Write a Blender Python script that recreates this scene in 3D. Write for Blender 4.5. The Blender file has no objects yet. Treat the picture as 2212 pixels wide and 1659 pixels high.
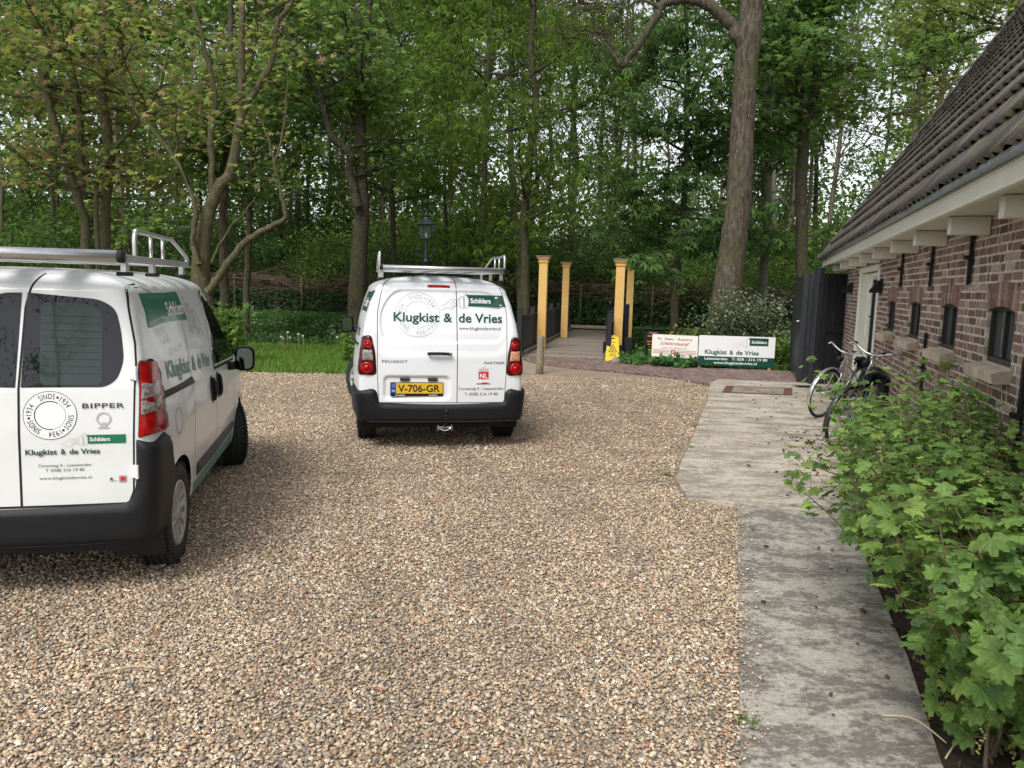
import bpy, math, random
import numpy as np
from mathutils import Vector, Matrix
from mathutils.geometry import delaunay_2d_cdt
sc = bpy.context.scene
PI = math.pi
rad = math.radians
# ------------------------------------------------------------------ camera
F_PX, CAM_H, PITCH, ROLL = 1661.0, 1.70, math.atan((829.5-618)/1661), math.atan(.027)
def cam_basis():
    fw = np.array([0, math.cos(PITCH), -math.sin(PITCH)]); r0 = np.array([1., 0, 0]); u0 = np.cross(r0, fw)
    return r0*math.cos(ROLL)+u0*math.sin(ROLL), -r0*math.sin(ROLL)+u0*math.cos(ROLL), fw
CR, CU, CF = cam_basis()
cd = bpy.data.cameras.new("camera"); cam = bpy.data.objects.new("camera", cd); sc.collection.objects.link(cam)
cd.lens = 36*F_PX/2212; cd.sensor_width = 36; cd.clip_start = .05; cd.clip_end = 2000
cam.matrix_world = Matrix(((CR[0], CU[0], -CF[0], 0), (CR[1], CU[1], -CF[1], 0), (CR[2], CU[2], -CF[2], CAM_H), (0, 0, 0, 1)))
sc.camera = cam
def at(x, y, Y):            # measuring aid: photo pixel (2212 wide) -> metres at a distance
    d = CF*F_PX+CR*(x-1106)-CU*(y-829.5); p = np.array([0, 0, CAM_H])+d*(Y/d[1]); return p
def gnd(x, y, z=0):
    d = CF*F_PX+CR*(x-1106)-CU*(y-829.5); return np.array([0, 0, CAM_H])+d*((z-CAM_H)/d[2])
# ------------------------------------------------------------------ light: bright overcast spring day
SUN_EL, SUN_AZ = rad(52), rad(205)          # azimuth clockwise from +Y
w = bpy.data.worlds.new("World"); sc.world = w; w.use_nodes = True
nt = w.node_tree; nt.nodes.clear()
o_ = nt.nodes.new('ShaderNodeOutputWorld'); bg = nt.nodes.new('ShaderNodeBackground'); sky = nt.nodes.new('ShaderNodeTexSky')
hs = nt.nodes.new('ShaderNodeHueSaturation')
sky.sky_type = 'NISHITA'; sky.sun_disc = False; sky.sun_elevation = SUN_EL; sky.sun_rotation = SUN_AZ
sky.air_density = 1.0; sky.dust_density = 1.0; sky.ozone_density = 1.0
hs.inputs['Saturation'].default_value = .22; hs.inputs['Value'].default_value = 1.0
bg.inputs['Strength'].default_value = .12
nt.links.new(sky.outputs[0], hs.inputs['Color']); nt.links.new(hs.outputs[0], bg.inputs[0]); nt.links.new(bg.outputs[0], o_.inputs[0])
sl = bpy.data.lights.new("sun", 'SUN'); sl.energy = 1.5; sl.angle = rad(25); sl.color = (1, .97, .92)
so = bpy.data.objects.new("sun", sl); sc.collection.objects.link(so)
sd = Vector((math.sin(SUN_AZ)*math.cos(SUN_EL), math.cos(SUN_AZ)*math.cos(SUN_EL), math.sin(SUN_EL)))
so.rotation_euler = sd.to_track_quat('Z', 'Y').to_euler()
sc.view_settings.view_transform = 'Standard'; sc.view_settings.look = 'None'; sc.view_settings.exposure = .93; sc.view_settings.gamma = 1
sc.render.engine = 'CYCLES'; sc.cycles.max_bounces = 8; sc.cycles.diffuse_bounces = 3; sc.cycles.glossy_bounces = 3
sc.cycles.transmission_bounces = 4; sc.cycles.transparent_max_bounces = 6; sc.cycles.use_denoising = True
# ------------------------------------------------------------------ materials
def new_mat(name):
    m = bpy.data.materials.new(name); m.use_nodes = True
    n = m.node_tree; return m, n, n.nodes['Principled BSDF']
def setp(b, **k):
    for a, v in k.items():
        a = a.replace('_', ' ')
        if a in b.inputs: b.inputs[a].default_value = v
def node(n, t, **k):
    x = n.nodes.new(t)
    for a, v in k.items():
        if hasattr(x, a) and a not in x.inputs: setattr(x, a, v)
    return x
def mat(name, col, rough=.5, metal=0., coat=0., noise=.0, nscale=8., bump=0., bscale=40., spec=.5, emit=0):
    m, n, b = new_mat(name)
    setp(b, Roughness=rough, Metallic=metal); b.inputs['Coat Weight'].default_value = coat; b.inputs['Coat Roughness'].default_value = .05
    b.inputs['Specular IOR Level'].default_value = spec
    b.inputs['Base Color'].default_value = (*col, 1)
    if noise or bump: tc = n.nodes.new('ShaderNodeTexCoord')
    if noise:
        t = n.nodes.new('ShaderNodeTexNoise'); t.inputs['Scale'].default_value = nscale; t.inputs['Detail'].default_value = 6
        r = n.nodes.new('ShaderNodeMapRange'); r.inputs[1].default_value = .3; r.inputs[2].default_value = .7; r.inputs[3].default_value = 1-noise; r.inputs[4].default_value = 1+noise
        h = n.nodes.new('ShaderNodeHueSaturation'); h.inputs['Color'].default_value = (*col, 1)
        n.links.new(tc.outputs['Object'], t.inputs['Vector']); n.links.new(t.outputs['Fac'], r.inputs[0]); n.links.new(r.outputs[0], h.inputs['Value']); n.links.new(h.outputs[0], b.inputs['Base Color'])
    if bump:
        t2 = n.nodes.new('ShaderNodeTexNoise'); t2.inputs['Scale'].default_value = bscale; t2.inputs['Detail'].default_value = 5
        bp = n.nodes.new('ShaderNodeBump'); bp.inputs['Strength'].default_value = bump; bp.inputs['Distance'].default_value = .01
        n.links.new(tc.outputs['Object'], t2.inputs['Vector']); n.links.new(t2.outputs['Fac'], bp.inputs['Height']); n.links.new(bp.outputs[0], b.inputs['Normal'])
    return m
def attr_mat(name, rough=.8, trans=0., bump=0., bscale=60., spec=.3, noise=0., nscale=10.):   # colour from the mesh
    m, n, b = new_mat(name); a = n.nodes.new('ShaderNodeAttribute'); a.attribute_name = 'Col'
    src = a.outputs['Color']
    tc = n.nodes.new('ShaderNodeTexCoord')
    if noise:
        t = n.nodes.new('ShaderNodeTexNoise'); t.inputs['Scale'].default_value = nscale; t.inputs['Detail'].default_value = 7; t.inputs['Roughness'].default_value = .65
        r = n.nodes.new('ShaderNodeMapRange'); r.inputs[1].default_value = .3; r.inputs[2].default_value = .7; r.inputs[3].default_value = 1-noise; r.inputs[4].default_value = 1+noise
        h = n.nodes.new('ShaderNodeHueSaturation')
        n.links.new(tc.outputs['Object'], t.inputs['Vector']); n.links.new(t.outputs['Fac'], r.inputs[0]); n.links.new(r.outputs[0], h.inputs['Value']); n.links.new(src, h.inputs['Color']); src = h.outputs[0]
    n.links.new(src, b.inputs['Base Color']); setp(b, Roughness=rough); b.inputs['Specular IOR Level'].default_value = spec
    if bump:
        t2 = n.nodes.new('ShaderNodeTexNoise'); t2.inputs['Scale'].default_value = bscale; t2.inputs['Detail'].default_value = 5
        bp = n.nodes.new('ShaderNodeBump'); bp.inputs['Strength'].default_value = bump; bp.inputs['Distance'].default_value = .01
        n.links.new(tc.outputs['Object'], t2.inputs['Vector']); n.links.new(t2.outputs['Fac'], bp.inputs['Height']); n.links.new(bp.outputs[0], b.inputs['Normal'])
    if trans:
        t = n.nodes.new('ShaderNodeBsdfTranslucent'); mx = n.nodes.new('ShaderNodeMixShader'); h = n.nodes.new('ShaderNodeHueSaturation')
        h.inputs['Hue'].default_value = .485; h.inputs['Saturation'].default_value = 1.0; h.inputs['Value'].default_value = 1.8
        n.links.new(src, h.inputs['Color']); n.links.new(h.outputs[0], t.inputs['Color']); mx.inputs[0].default_value = trans
        n.links.new(b.outputs[0], mx.inputs[1]); n.links.new(t.outputs[0], mx.inputs[2]); n.links.new(mx.outputs[0], n.nodes['Material Output'].inputs[0])
    return m
# ------------------------------------------------------------------ mesh tools
class MB:
    def __init__(s): s.v = []; s.f = {}; s.c = []; s.n = 0; s.hascol = False
    def add(s, V, F, col=None):
        V = np.asarray(V, float).reshape(-1, 3); F = [F] if isinstance(F, np.ndarray) else F
        if isinstance(F, list) and len(F) and not isinstance(F[0], np.ndarray):
            g = {}
            for f in F: g.setdefault(len(f), []).append(f)
            F = [np.array(x, int) for x in g.values()]
        for f in F:
            if len(f): s.f.setdefault(f.shape[1], []).append(f+s.n)
        s.v.append(V); s.n += len(V)
        if col is not None:
            s.hascol = True; col = np.asarray(col, float)
            if col.ndim == 1: col = np.tile(col[:3], (len(V), 1))
            s.c.append(col[:, :3])
        else: s.c.append(np.ones((len(V), 3))*.5)
        return s
    def box(s, c, d, R=None, col=None, bev=0.):
        x, y, z = [q/2 for q in d]
        if bev:
            b = min(bev, x*.9, y*.9, z*.9)
            V = []
            for sx in (-1, 1):
                for sy in (-1, 1):
                    for sz in (-1, 1):
                        V += [(sx*(x-b), sy*(y-b), sz*z), (sx*(x-b), sy*y, sz*(z-b)), (sx*x, sy*(y-b), sz*(z-b))]
            V = np.array(V)
            bm_f = BOXBEV
            F = bm_f
        else:
            V = np.array([(a, b_, e) for a in (-x, x) for b_ in (-y, y) for e in (-z, z)])
            F = np.array([(0, 1, 3, 2), (4, 6, 7, 5), (0, 4, 5, 1), (2, 3, 7, 6), (0, 2, 6, 4), (1, 5, 7, 3)])
        if R is not None: V = V @ np.asarray(R, float).reshape(3, 3).T
        return s.add(V+np.array(c), F, col)
    def build(s, name, m, parent=None, smooth=False):
        V = np.concatenate(s.v) if s.v else np.zeros((0, 3))
        me = bpy.data.meshes.new(name); me.vertices.add(len(V)); me.vertices.foreach_set('co', V.astype(np.float32).ravel())
        fs = [np.concatenate(a) for a in s.f.values()]
        nl = sum(f.size for f in fs); npol = sum(len(f) for f in fs)
        me.loops.add(nl); me.polygons.add(npol)
        me.loops.foreach_set('vertex_index', np.concatenate([f.ravel() for f in fs]).astype(np.int32))
        tot = np.concatenate([np.full(len(f), f.shape[1]) for f in fs]); st = np.concatenate([[0], np.cumsum(tot)[:-1]])
        me.polygons.foreach_set('loop_start', st.astype(np.int32)); me.polygons.foreach_set('loop_total', tot.astype(np.int32))
        me.polygons.foreach_set('use_smooth', np.full(npol, bool(smooth)))
        if s.hascol:
            a = me.color_attributes.new('Col', 'FLOAT_COLOR', 'POINT'); c = np.ones((len(V), 4), np.float32); c[:, :3] = np.concatenate(s.c); a.data.foreach_set('color', c.ravel())
        me.update(calc_edges=True); me.validate(verbose=False)
        if m is not None: me.materials.append(m)
        o = bpy.data.objects.new(name, me); sc.collection.objects.link(o)
        if parent is not None: o.parent = parent
        return o
def _bb():
    idx = lambda sx, sy, sz, k: ((sx*2+sy)*2+sz)*3+k
    F = []
    for s_ in (0, 1):
        F.append([idx(0, 0, s_, 0), idx(1, 0, s_, 0), idx(1, 1, s_, 0), idx(0, 1, s_, 0)][::1 if s_ else -1])
        F.append([idx(0, s_, 0, 1), idx(1, s_, 0, 1), idx(1, s_, 1, 1), idx(0, s_, 1, 1)][::-1 if s_ else 1])
        F.append([idx(s_, 0, 0, 2), idx(s_, 1, 0, 2), idx(s_, 1, 1, 2), idx(s_, 0, 1, 2)][::1 if s_ else -1])
    for a in (0, 1):
        for b in (0, 1):
            F.append([idx(0, a, b, 0), idx(1, a, b, 0), idx(1, a, b, 1), idx(0, a, b, 1)])
            F.append([idx(a, 0, b, 0), idx(a, 1, b, 0), idx(a, 1, b, 2), idx(a, 0, b, 2)])
            F.append([idx(a, b, 0, 1), idx(a, b, 1, 1), idx(a, b, 1, 2), idx(a, b, 0, 2)])
    T = [[idx(a, b, c, 0), idx(a, b, c, 1), idx(a, b, c, 2)] for a in (0, 1) for b in (0, 1) for c in (0, 1)]
    return [np.array(F), np.array(T)]
BOXBEV = _bb()
def frames(P):
    P = np.asarray(P, float); T = np.gradient(P, axis=0); T /= np.linalg.norm(T, axis=1)[:, None]+1e-12
    a = np.array([0, 0, 1.]) if abs(T[0][2]) < .9 else np.array([1., 0, 0])
    N = []; n = np.cross(T[0], a); n /= np.linalg.norm(n)
    for t in T:
        n = n-t*(n@t); n /= np.linalg.norm(n)+1e-12; N.append(n)
    N = np.array(N); return T, N, np.cross(T, N)
def tube(P, r, n=8, caps=True, closed=False):
    P = np.asarray(P, float); r = np.broadcast_to(np.asarray(r, float), (len(P),)); T, N, B = frames(P)
    a = np.arange(n)*2*PI/n
    V = (P[:, None]+r[:, None, None]*(np.cos(a)[None, :, None]*N[:, None]+np.sin(a)[None, :, None]*B[:, None])).reshape(-1, 3)
    F = []; m = len(P)
    i = np.arange(m-1)[:, None]*n; j = np.arange(n)[None]; k = (j+1) % n
    F = np.stack([i+j, i+k, i+n+k, i+n+j], -1).reshape(-1, 4)
    Fs = [F]
    if closed:
        i = np.full((1, 1), (m-1)*n); Fs.append(np.stack([i+j, i+k, k+0*i, j+0*i], -1).reshape(-1, 4))
    elif caps: Fs.append(np.array([list(range(n))[::-1], list(range((m-1)*n, m*n))]))
    return V, Fs
def lathe(prof, n=24, axis='z', c=(0, 0, 0), cap=True):
    prof = np.asarray(prof, float); a = np.arange(n)*2*PI/n; m = len(prof)
    V = np.stack([prof[:, None, 0]*np.cos(a), prof[:, None, 0]*np.sin(a), prof[:, None, 1]+0*a], -1).reshape(-1, 3)
    i = np.arange(m-1)[:, None]*n; j = np.arange(n)[None]; k = (j+1) % n
    F = [np.stack([i+j, i+k, i+n+k, i+n+j], -1).reshape(-1, 4)]
    if cap: F.append(np.array([list(range(n))[::-1], list(range((m-1)*n, m*n))]))
    if axis == 'x': V = V[:, [2, 0, 1]]
    if axis == 'y': V = V[:, [1, 2, 0]]
    return V+np.array(c), F
def spline(P, n):
    P = np.asarray(P, float); m = len(P); t = np.linspace(0, m-1, n); out = []
    for u in t:
        i = min(int(u), m-2); f = u-i; p0 = P[max(i-1, 0)]; p1 = P[i]; p2 = P[i+1]; p3 = P[min(i+2, m-1)]
        out.append(.5*((2*p1)+(-p0+p2)*f+(2*p0-5*p1+4*p2-p3)*f*f+(-p0+3*p1-3*p2+p3)*f**3))
    return np.array(out)
def rpoly(P, r, n=5):
    P = [np.array(p, float) for p in P]; m = len(P); r = [r]*m if not isinstance(r, (list, tuple)) else r; out = []
    for i in range(m):
        a, b, c = P[i-1], P[i], P[(i+1) % m]; u = a-b; v = c-b; lu, lv = np.linalg.norm(u), np.linalg.norm(v); u /= lu; v /= lv
        ri = r[i]
        if ri <= 0: out.append(b); continue
        d = min(ri, lu*.48, lv*.48)
        for k in range(n+1):
            t = k/n; out.append((1-t)**2*(b+u*d)+2*t*(1-t)*b+t*t*(b+v*d))
    return np.array(out)
def prism(P2, h0, h1, f):       # f(a,b,h) -> 3D
    n = len(P2); V = [f(a, b, h) for h in (h0, h1) for a, b in P2]
    F = [list(range(n))[::-1], list(range(n, 2*n))]+[[i, (i+1) % n, n+(i+1) % n, n+i] for i in range(n)]
    return np.array(V), F
def cdt(outline, step=.04, extra=None):
    P = [Vector((float(a), float(b))) for a, b in outline]; n = len(P); A = np.array(outline)
    lo, hi = A.min(0), A.max(0); pts = []
    if step:
        gx = np.arange(lo[0]+step/2, hi[0], step); gy = np.arange(lo[1]+step/2, hi[1], step)
        G = np.array([(a, b) for a in gx for b in gy])
        if len(G):
            ins = inside(G, A); d = edged(G, A); G = G[ins & (d > step*.35)]; pts = [Vector((a, b)) for a, b in G]
    r = delaunay_2d_cdt(P+pts, [(i, (i+1) % n) for i in range(n)], [], 1, 1e-7)
    return np.array([(p.x, p.y) for p in r[0]]), [list(f) for f in r[2]]
def inside(G, A):
    x, y = G[:, 0], G[:, 1]; c = np.zeros(len(G), bool); n = len(A)
    for i in range(n):
        x1, y1 = A[i]; x2, y2 = A[(i+1) % n]
        if y1 == y2: continue
        k = ((y1 > y) != (y2 > y)) & (x < (x2-x1)*(y-y1)/(y2-y1)+x1); c ^= k
    return c
def edged(G, A):
    d = np.full(len(G), 1e9); n = len(A)
    for i in range(n):
        a, b = A[i], A[(i+1) % n]; ab = b-a; L = ab@ab
        if L < 1e-14: continue
        t = np.clip(((G-a)@ab)/L, 0, 1); d = np.minimum(d, np.linalg.norm(G-(a+t[:, None]*ab), axis=1))
    return d
def tagit(o, label=None, cat=None, group=None, kind=None):
    if label: o['label'] = label
    if cat: o['category'] = cat
    if group: o['group'] = group
    if kind: o['kind'] = kind
    return o
def empty(name, loc=(0, 0, 0), rz=0., label=None, cat=None, group=None):
    o = bpy.data.objects.new(name, None); sc.collection.objects.link(o); o.location = loc; o.rotation_euler = (0, 0, rz); o.empty_display_size = .2
    return tagit(o, label, cat, group)
def copy_tree(o, parent=None):
    c = o.copy(); sc.collection.objects.link(c); c.parent = parent
    for ch in [q for q in bpy.data.objects if q.parent == o]: copy_tree(ch, c)
    return c
# text -------------------------------------------------------------
_tc = {}
def text2d(s, bold=0., sp=1., shear=0.):
    k = (s, bold, sp, shear)
    if k in _tc: return _tc[k]
    cu = bpy.data.curves.new('txt', 'FONT'); cu.body = s; cu.size = 1; cu.offset = bold; cu.space_character = sp; cu.shear = shear; cu.resolution_u = 3; cu.fill_mode = 'FRONT'
    ob = bpy.data.objects.new('txt', cu); sc.collection.objects.link(ob)
    dg = bpy.context.evaluated_depsgraph_get(); me = bpy.data.meshes.new_from_object(ob.evaluated_get(dg))
    V = np.array([v.co[:2] for v in me.vertices]) if len(me.vertices) else np.zeros((0, 2)); F = [list(p.vertices) for p in me.polygons]
    bpy.data.objects.remove(ob); bpy.data.curves.remove(cu); bpy.data.meshes.remove(me); _tc[k] = (V, F); return V, F
def txt(mb, s, x0, x1, z0, cap, f, bold=0., sp=1., shear=0., col=None):   # f(a,b)->3D ; cap = height of capitals
    V, F = text2d(s, bold, sp, shear)
    if not len(V): return
    H, _ = text2d('H', bold); ch = H[:, 1].max()-H[:, 1].min(); lo = V[:, 0].min(); wd = V[:, 0].max()-lo
    a = x0+(V[:, 0]-lo)/wd*(x1-x0); b = z0+(V[:, 1]-H[:, 1].min())*cap/ch
    mb.add(np.array([f(p, q) for p, q in zip(a, b)]), F, col)
def ring_text(mb, cx, cz, r0, r1, f, col=None, bold=.01):
    rm = (r0+r1)/2; hh = (r1-r0)
    for k in range(3):
        for s_, a0, a1 in (('SINDS', 22, -22), ('1934', -38, -72)):
            V, F = text2d(s_, bold, 1.15); lo, hi = V[:, 0].min(), V[:, 0].max()
            t = (V[:, 0]-lo)/(hi-lo); A = np.radians(90+a0+(a1-a0)*t-k*120+8); R = r0+hh*(.2+.62*V[:, 1]/.72)
            mb.add(np.array([f(cx+r*math.cos(q), cz+r*math.sin(q)) for r, q in zip(R, A)]), F, col)
        q = math.radians(90-30-k*120+8); disc(mb, cx+rm*math.cos(q), cz+rm*math.sin(q), hh*.13, f, col)
        q = math.radians(90-84-k*120+8)
def disc(mb, cx, cz, r, f, col=None, n=20, sx=1.):
    V = [f(cx+sx*r*math.cos(a), cz+r*math.sin(a)) for a in np.arange(n)*2*PI/n]; mb.add(np.array(V), [list(range(n))], col)
def line2(mb, P, w, f, col=None, closed=False):
    P = np.asarray(P, float)
    if closed: P = np.vstack([P, P[:1]])
    T = np.gradient(P, axis=0)
    if closed: T[0] = T[-1] = (P[1]-P[-2])
    T /= np.linalg.norm(T, axis=1)[:, None]+1e-12; N = np.stack([-T[:, 1], T[:, 0]], 1)*w/2
    V = np.array([f(*q) for p, q_ in zip(P, N) for q in (p+q_, p-q_)]); m = len(P)
    mb.add(V, np.array([(2*i, 2*i+1, 2*i+3, 2*i+2) for i in range(m-1)]), col)
def circ(cx, cz, r, n=64, a0=0, a1=360, sx=1.):
    a = np.radians(np.linspace(a0, a1, n)); return np.stack([cx+sx*r*np.cos(a), cz+r*np.sin(a)], 1)
HAND = [ [(-.62,-.16),(-.45,-.1),(-.3,.0),(-.18,.13),(-.05,.18),(.1,.19),(.22,.13),(.27,.02)],
 [(-.62,-.42),(-.45,-.3),(-.3,-.24),(-.2,-.27)], [(-.2,-.27),(-.13,-.34),(-.03,-.33),(.0,-.26),(-.05,-.2),(-.16,-.19)],
 [(-.05,-.2),(.04,-.25),(.1,-.2),(.06,-.12),(-.02,-.08)], [(.06,-.12),(.15,-.17),(.2,-.1),(.14,.0),(.04,.04)], [(.14,.0),(.22,-.05),(.27,.02),(.23,.12)],
 [(-.1,-.06),(-.02,.06),(.1,.1)], [(.24,-.07),(.36,-.17),(.44,-.2)], [(.2,.13),(.3,.18),(.36,.27)],
 [(.36,.27),(.44,-.2),(.62,-.24),(.6,.34),(.36,.27)], [(.62,-.24),(.82,-.2),(.86,.1),(.8,.42),(.72,.52),(.6,.34)], [(.58,.32),(.6,-.22)], [(.64,.34),(.65,-.2)] ]
def hand(mb, cx, cz, s, w, f, col=None, flip=1):
    for L in HAND: line2(mb, spline([(cx+flip*a*s, cz+b*s) for a, b in L], max(2, len(L)*3-2)), w, f, col)
# ------------------------------------------------------------------ shared materials
M = {}
M['paint'] = mat('white_paint', (.82, .835, .85), .28, coat=.4, noise=.015, nscale=3)
M['paintold'] = mat('white_paint_dusty', (.77, .775, .77), .3, coat=.4, noise=.04, nscale=4)
M['blackp'] = mat('black_plastic', (.011, .0115, .013), .5, bump=.15, bscale=400, spec=.28)
M['wglass'] = mat('window_glass', (.085, .092, .09), .04, spec=.8)
M['dark'] = mat('dark_gap', (.012, .012, .013), .8)
M['rubber'] = mat('rubber', (.018, .018, .019), .75, bump=.2, bscale=120)
M['alu'] = mat('aluminium', (.62, .62, .63), .32, metal=.9, noise=.08, nscale=20)
M['chrome'] = mat('chrome', (.6, .6, .62), .18, metal=1.)
M['silver'] = mat('wheel_silver', (.42, .43, .44), .35, metal=.5, coat=.2)
M['steel'] = mat('dark_steel', (.05, .05, .055), .5, metal=.4)
M['glass'] = mat('tinted_glass', (.010, .011, .013), .02, spec=.42)
M['glass2'] = mat('clear_pane_glass', (.03, .045, .04), .04, spec=.35)
M['mirror'] = mat('mirror_glass', (.45, .48, .5), .03, metal=1.)
M['red'] = mat('red_lens', (.34, .003, .003), .16, noise=.35, nscale=30, spec=.35)
M['redd'] = mat('dark_red_lens', (.06, .003, .005), .15, spec=.4)
M['clear'] = mat('clear_lens', (.30, .28, .27), .2, metal=.3, noise=.6, nscale=70)
M['amber'] = mat('amber_lens', (.6, .3, .16), .15, coat=1., noise=.5, nscale=60)
M['white'] = mat('white_print', (.82, .82, .82), .4)
M['green'] = mat('green_vinyl', (.004, .16, .085), .3, coat=.3)
M['dgreen'] = mat('dark_green_print', (.006, .065, .042), .35)
M['grey'] = mat('grey_print', (.52, .53, .54), .4)
M['black'] = mat('black_print', (.015, .015, .016), .4)
M['fgreen'] = mat('faded_green_print', (.09, .25, .18), .4)
M['yplate'] = mat('yellow_plate', (.78, .47, .02), .35, coat=.2)
M['blue'] = mat('blue_print', (.01, .05, .42), .4)
M['redp'] = mat('red_print', (.62, .02, .02), .4)
def sm(a, b, x): t = np.clip((np.asarray(x, float)-a)/(b-a), 0, 1); return t*t*(3-2*t)
class Shell:
    def __init__(s, L, zs, W, R, Fr, z0, h, crown, tr, rearbow, sig, tf=.10, fbow=.25, emb=None, nk=16):
        s.rows = []; s.Z = []
        def ring(z):
            w_, r_, f_ = W(z), R(z), Fr(z)
            xs = np.linspace(0, w_-tr, 80); P = [np.stack([xs, r_+rearbow*(xs/(w_-tr))**2], 1)]
            ye = r_+rearbow; yf = f_-fbow; ys = np.linspace(ye, yf, 230)[1:]
            x = w_-tr*np.clip(1-(ys-ye)/1.0, 0, 1)**2-tf*np.clip((ys-(L-1.25))/1.25, 0, 1)**2
            P.append(np.stack([x, ys], 1)); xe = x[-1]
            xs = np.linspace(xe, 0, 70)[1:]; P.append(np.stack([xs, f_-fbow*(xs/xe)**2], 1)); P = np.concatenate(P)
            full = np.concatenate([P, (P*[-1, 1])[-2:0:-1]])
            d = np.linalg.norm(np.diff(np.vstack([full, full[:1]]), axis=0), axis=1); c = np.concatenate([[0], np.cumsum(d)]); T = c[-1]
            n = 1024; u = np.linspace(0, T, n, endpoint=False); fx = np.interp(u, c, np.append(full[:, 0], full[0, 0])); fy = np.interp(u, c, np.append(full[:, 1], full[0, 1]))
            k = np.fft.fftfreq(n, T/n); g = np.exp(-2*(PI*k*sig)**2)
            fx = np.fft.ifft(np.fft.fft(fx)*g).real; fy = np.fft.ifft(np.fft.fft(fy)*g).real
            return np.stack([fx, fy], 1)
        rz0 = None
        for z in zs: s.rows.append(ring(z)); s.Z.append(z)
        base = s.rows[-1]; ymid = np.clip(base[:, 1], base[:, 1].min()+.75, base[:, 1].max()-.75); C = np.stack([0*ymid, ymid], 1)
        for i in range(1, nk+1):
            k = (i/nk)**2.0*.985; s.rows.append(base+(C-base)*k); s.Z.append(zs[-1]+h*math.sqrt(1-(1-k)**crown))
        s.P = np.array(s.rows); s.Z = np.array(s.Z); s.N = s.P.shape[1]; s.Hh = s.N//2
        s.emb = emb
        s.cen = np.array([0, L/2, .9])
    def row(s, z):
        z = min(max(z, s.Z[0]), s.Z[-1]); i = min(int(np.searchsorted(s.Z, z, 'right'))-1, len(s.Z)-2); i = max(i, 0); t = (z-s.Z[i])/(s.Z[i+1]-s.Z[i]); return s.P[i]*(1-t)+s.P[i+1]*t
    def raw(s, mode, a, z):
        r = s.row(z)[:s.Hh+1]; sg = 1
        if mode == 'rear':
            sg = -1 if a < 0 else 1; k = int(np.argmax(r[:140, 0] > abs(a))) or 139; k = max(k, 1); x0, x1 = r[k-1, 0], r[k, 0]; t = min(max((abs(a)-x0)/(x1-x0+1e-9), 0), 1); p = r[k-1]*(1-t)+r[k]*t
        elif mode in ('R', 'L'):
            sg = 1 if mode == 'R' else -1; y = r[:, 1]; p = np.array([np.interp(a, y, r[:, 0]), a])
        elif mode == 'front':
            sg = -1 if a < 0 else 1; q = r[::-1]; k = int(np.argmax(q[:140, 0] > abs(a))) or 139; x0, x1 = q[k-1, 0], q[k, 0]; t = min(max((abs(a)-x0)/(x1-x0+1e-9), 0), 1); p = q[k-1]*(1-t)+q[k]*t
        else:
            sg = -1 if a < 0 else 1; d = np.concatenate([[0], np.cumsum(np.linalg.norm(np.diff(r, axis=0), axis=1))]); p = np.array([np.interp(abs(a), d, r[:, 0]), np.interp(abs(a), d, r[:, 1])])
        P = np.array([sg*p[0], p[1], z])
        if s.emb is not None and (mode == 'rear' or (mode == 'wrap' and abs(a) < .72)): P[1] += s.emb(P[0], z)
        return P
    def pt(s, mode, a, z, off=0.):
        p = s.raw(mode, a, z)
        if off == 0: return p
        e = .012; da = s.raw(mode, a+e, z)-s.raw(mode, a-e, z); dz = s.raw(mode, a, z+e)-s.raw(mode, a, z-e); n = np.cross(da, dz)
        l = np.linalg.norm(n)
        if l < 1e-9: n = p-s.cen; l = np.linalg.norm(n)
        n /= l
        c = p-s.cen
        if mode == 'rear': c = np.array([0, -1, .0])
        elif mode == 'front': c = np.array([0, 1, .3])
        elif mode == 'R': c = np.array([1, 0, 0.])
        elif mode == 'L': c = np.array([-1, 0, 0.])
        if n@c < 0: n = -n
        return p+n*off
    def mapper(s, mode, off): return lambda a, b: s.pt(mode, a, b, off)
    def patch(s, name, outline, mode, off, m, parent, step=.05, bulge=0., fall=.03, mb=None):
        V, F = cdt(outline, step); A = np.array(outline)
        d = edged(V, A) if bulge else None
        P = np.array([s.pt(mode, a, b, off+(bulge*math.sqrt(max(0, 1-(1-min(dd/fall, 1))**2)) if bulge else 0)) for (a, b), dd in zip(V, d if bulge else V[:, 0])])
        own = mb is None; mb = mb or MB(); mb.add(P, F)
        return mb.build(name, m, parent, smooth=True) if own else None
    def gap(s, mb, P, mode, wd=.006, off=.0015, col=None, n=60):
        P = np.asarray(P, float); d = np.concatenate([[0], np.cumsum(np.linalg.norm(np.diff(P, axis=0), axis=1))]); u = np.linspace(0, d[-1], n)
        line2(mb, np.stack([np.interp(u, d, P[:, 0]), np.interp(u, d, P[:, 1])], 1), wd, s.mapper(mode, off), col)
    def body(s, name, m, parent, arches, ar, az):
        MR, N = s.P.shape[:2]; V = np.zeros((MR, N, 3)); V[:, :, :2] = s.P; V[:, :, 2] = s.Z[:, None]
        if s.emb is not None:
            for i in range(MR):
                z = s.Z[i]; k = np.where((s.P[i, :, 1] < .42))[0]
                for j in k: V[i, j, 1] += s.emb(V[i, j, 0], z)
        V = V.reshape(-1, 3)
        i = np.arange(MR-1)[:, None]*N; j = np.arange(N)[None]; k = (j+1) % N
        F = np.stack([i+j, i+k, i+N+k, i+N+j], -1).reshape(-1, 4)
        kill = np.zeros(len(F), bool); C = V[F].mean(1)
        for ya in arches:
            dy, dz = V[:, 1]-ya, V[:, 2]-az; r = np.hypot(dy, dz); near = (abs(V[:, 0]) > .5) & (r > ar-.016) & (r < ar+.016)
            V[near, 1] = ya+dy[near]/r[near]*ar; V[near, 2] = az+dz[near]/r[near]*ar
            C = V[F].mean(1); kill |= (np.hypot(C[:, 1]-ya, C[:, 2]-az) < ar-.001) & (abs(C[:, 0]) > .5)
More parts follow.
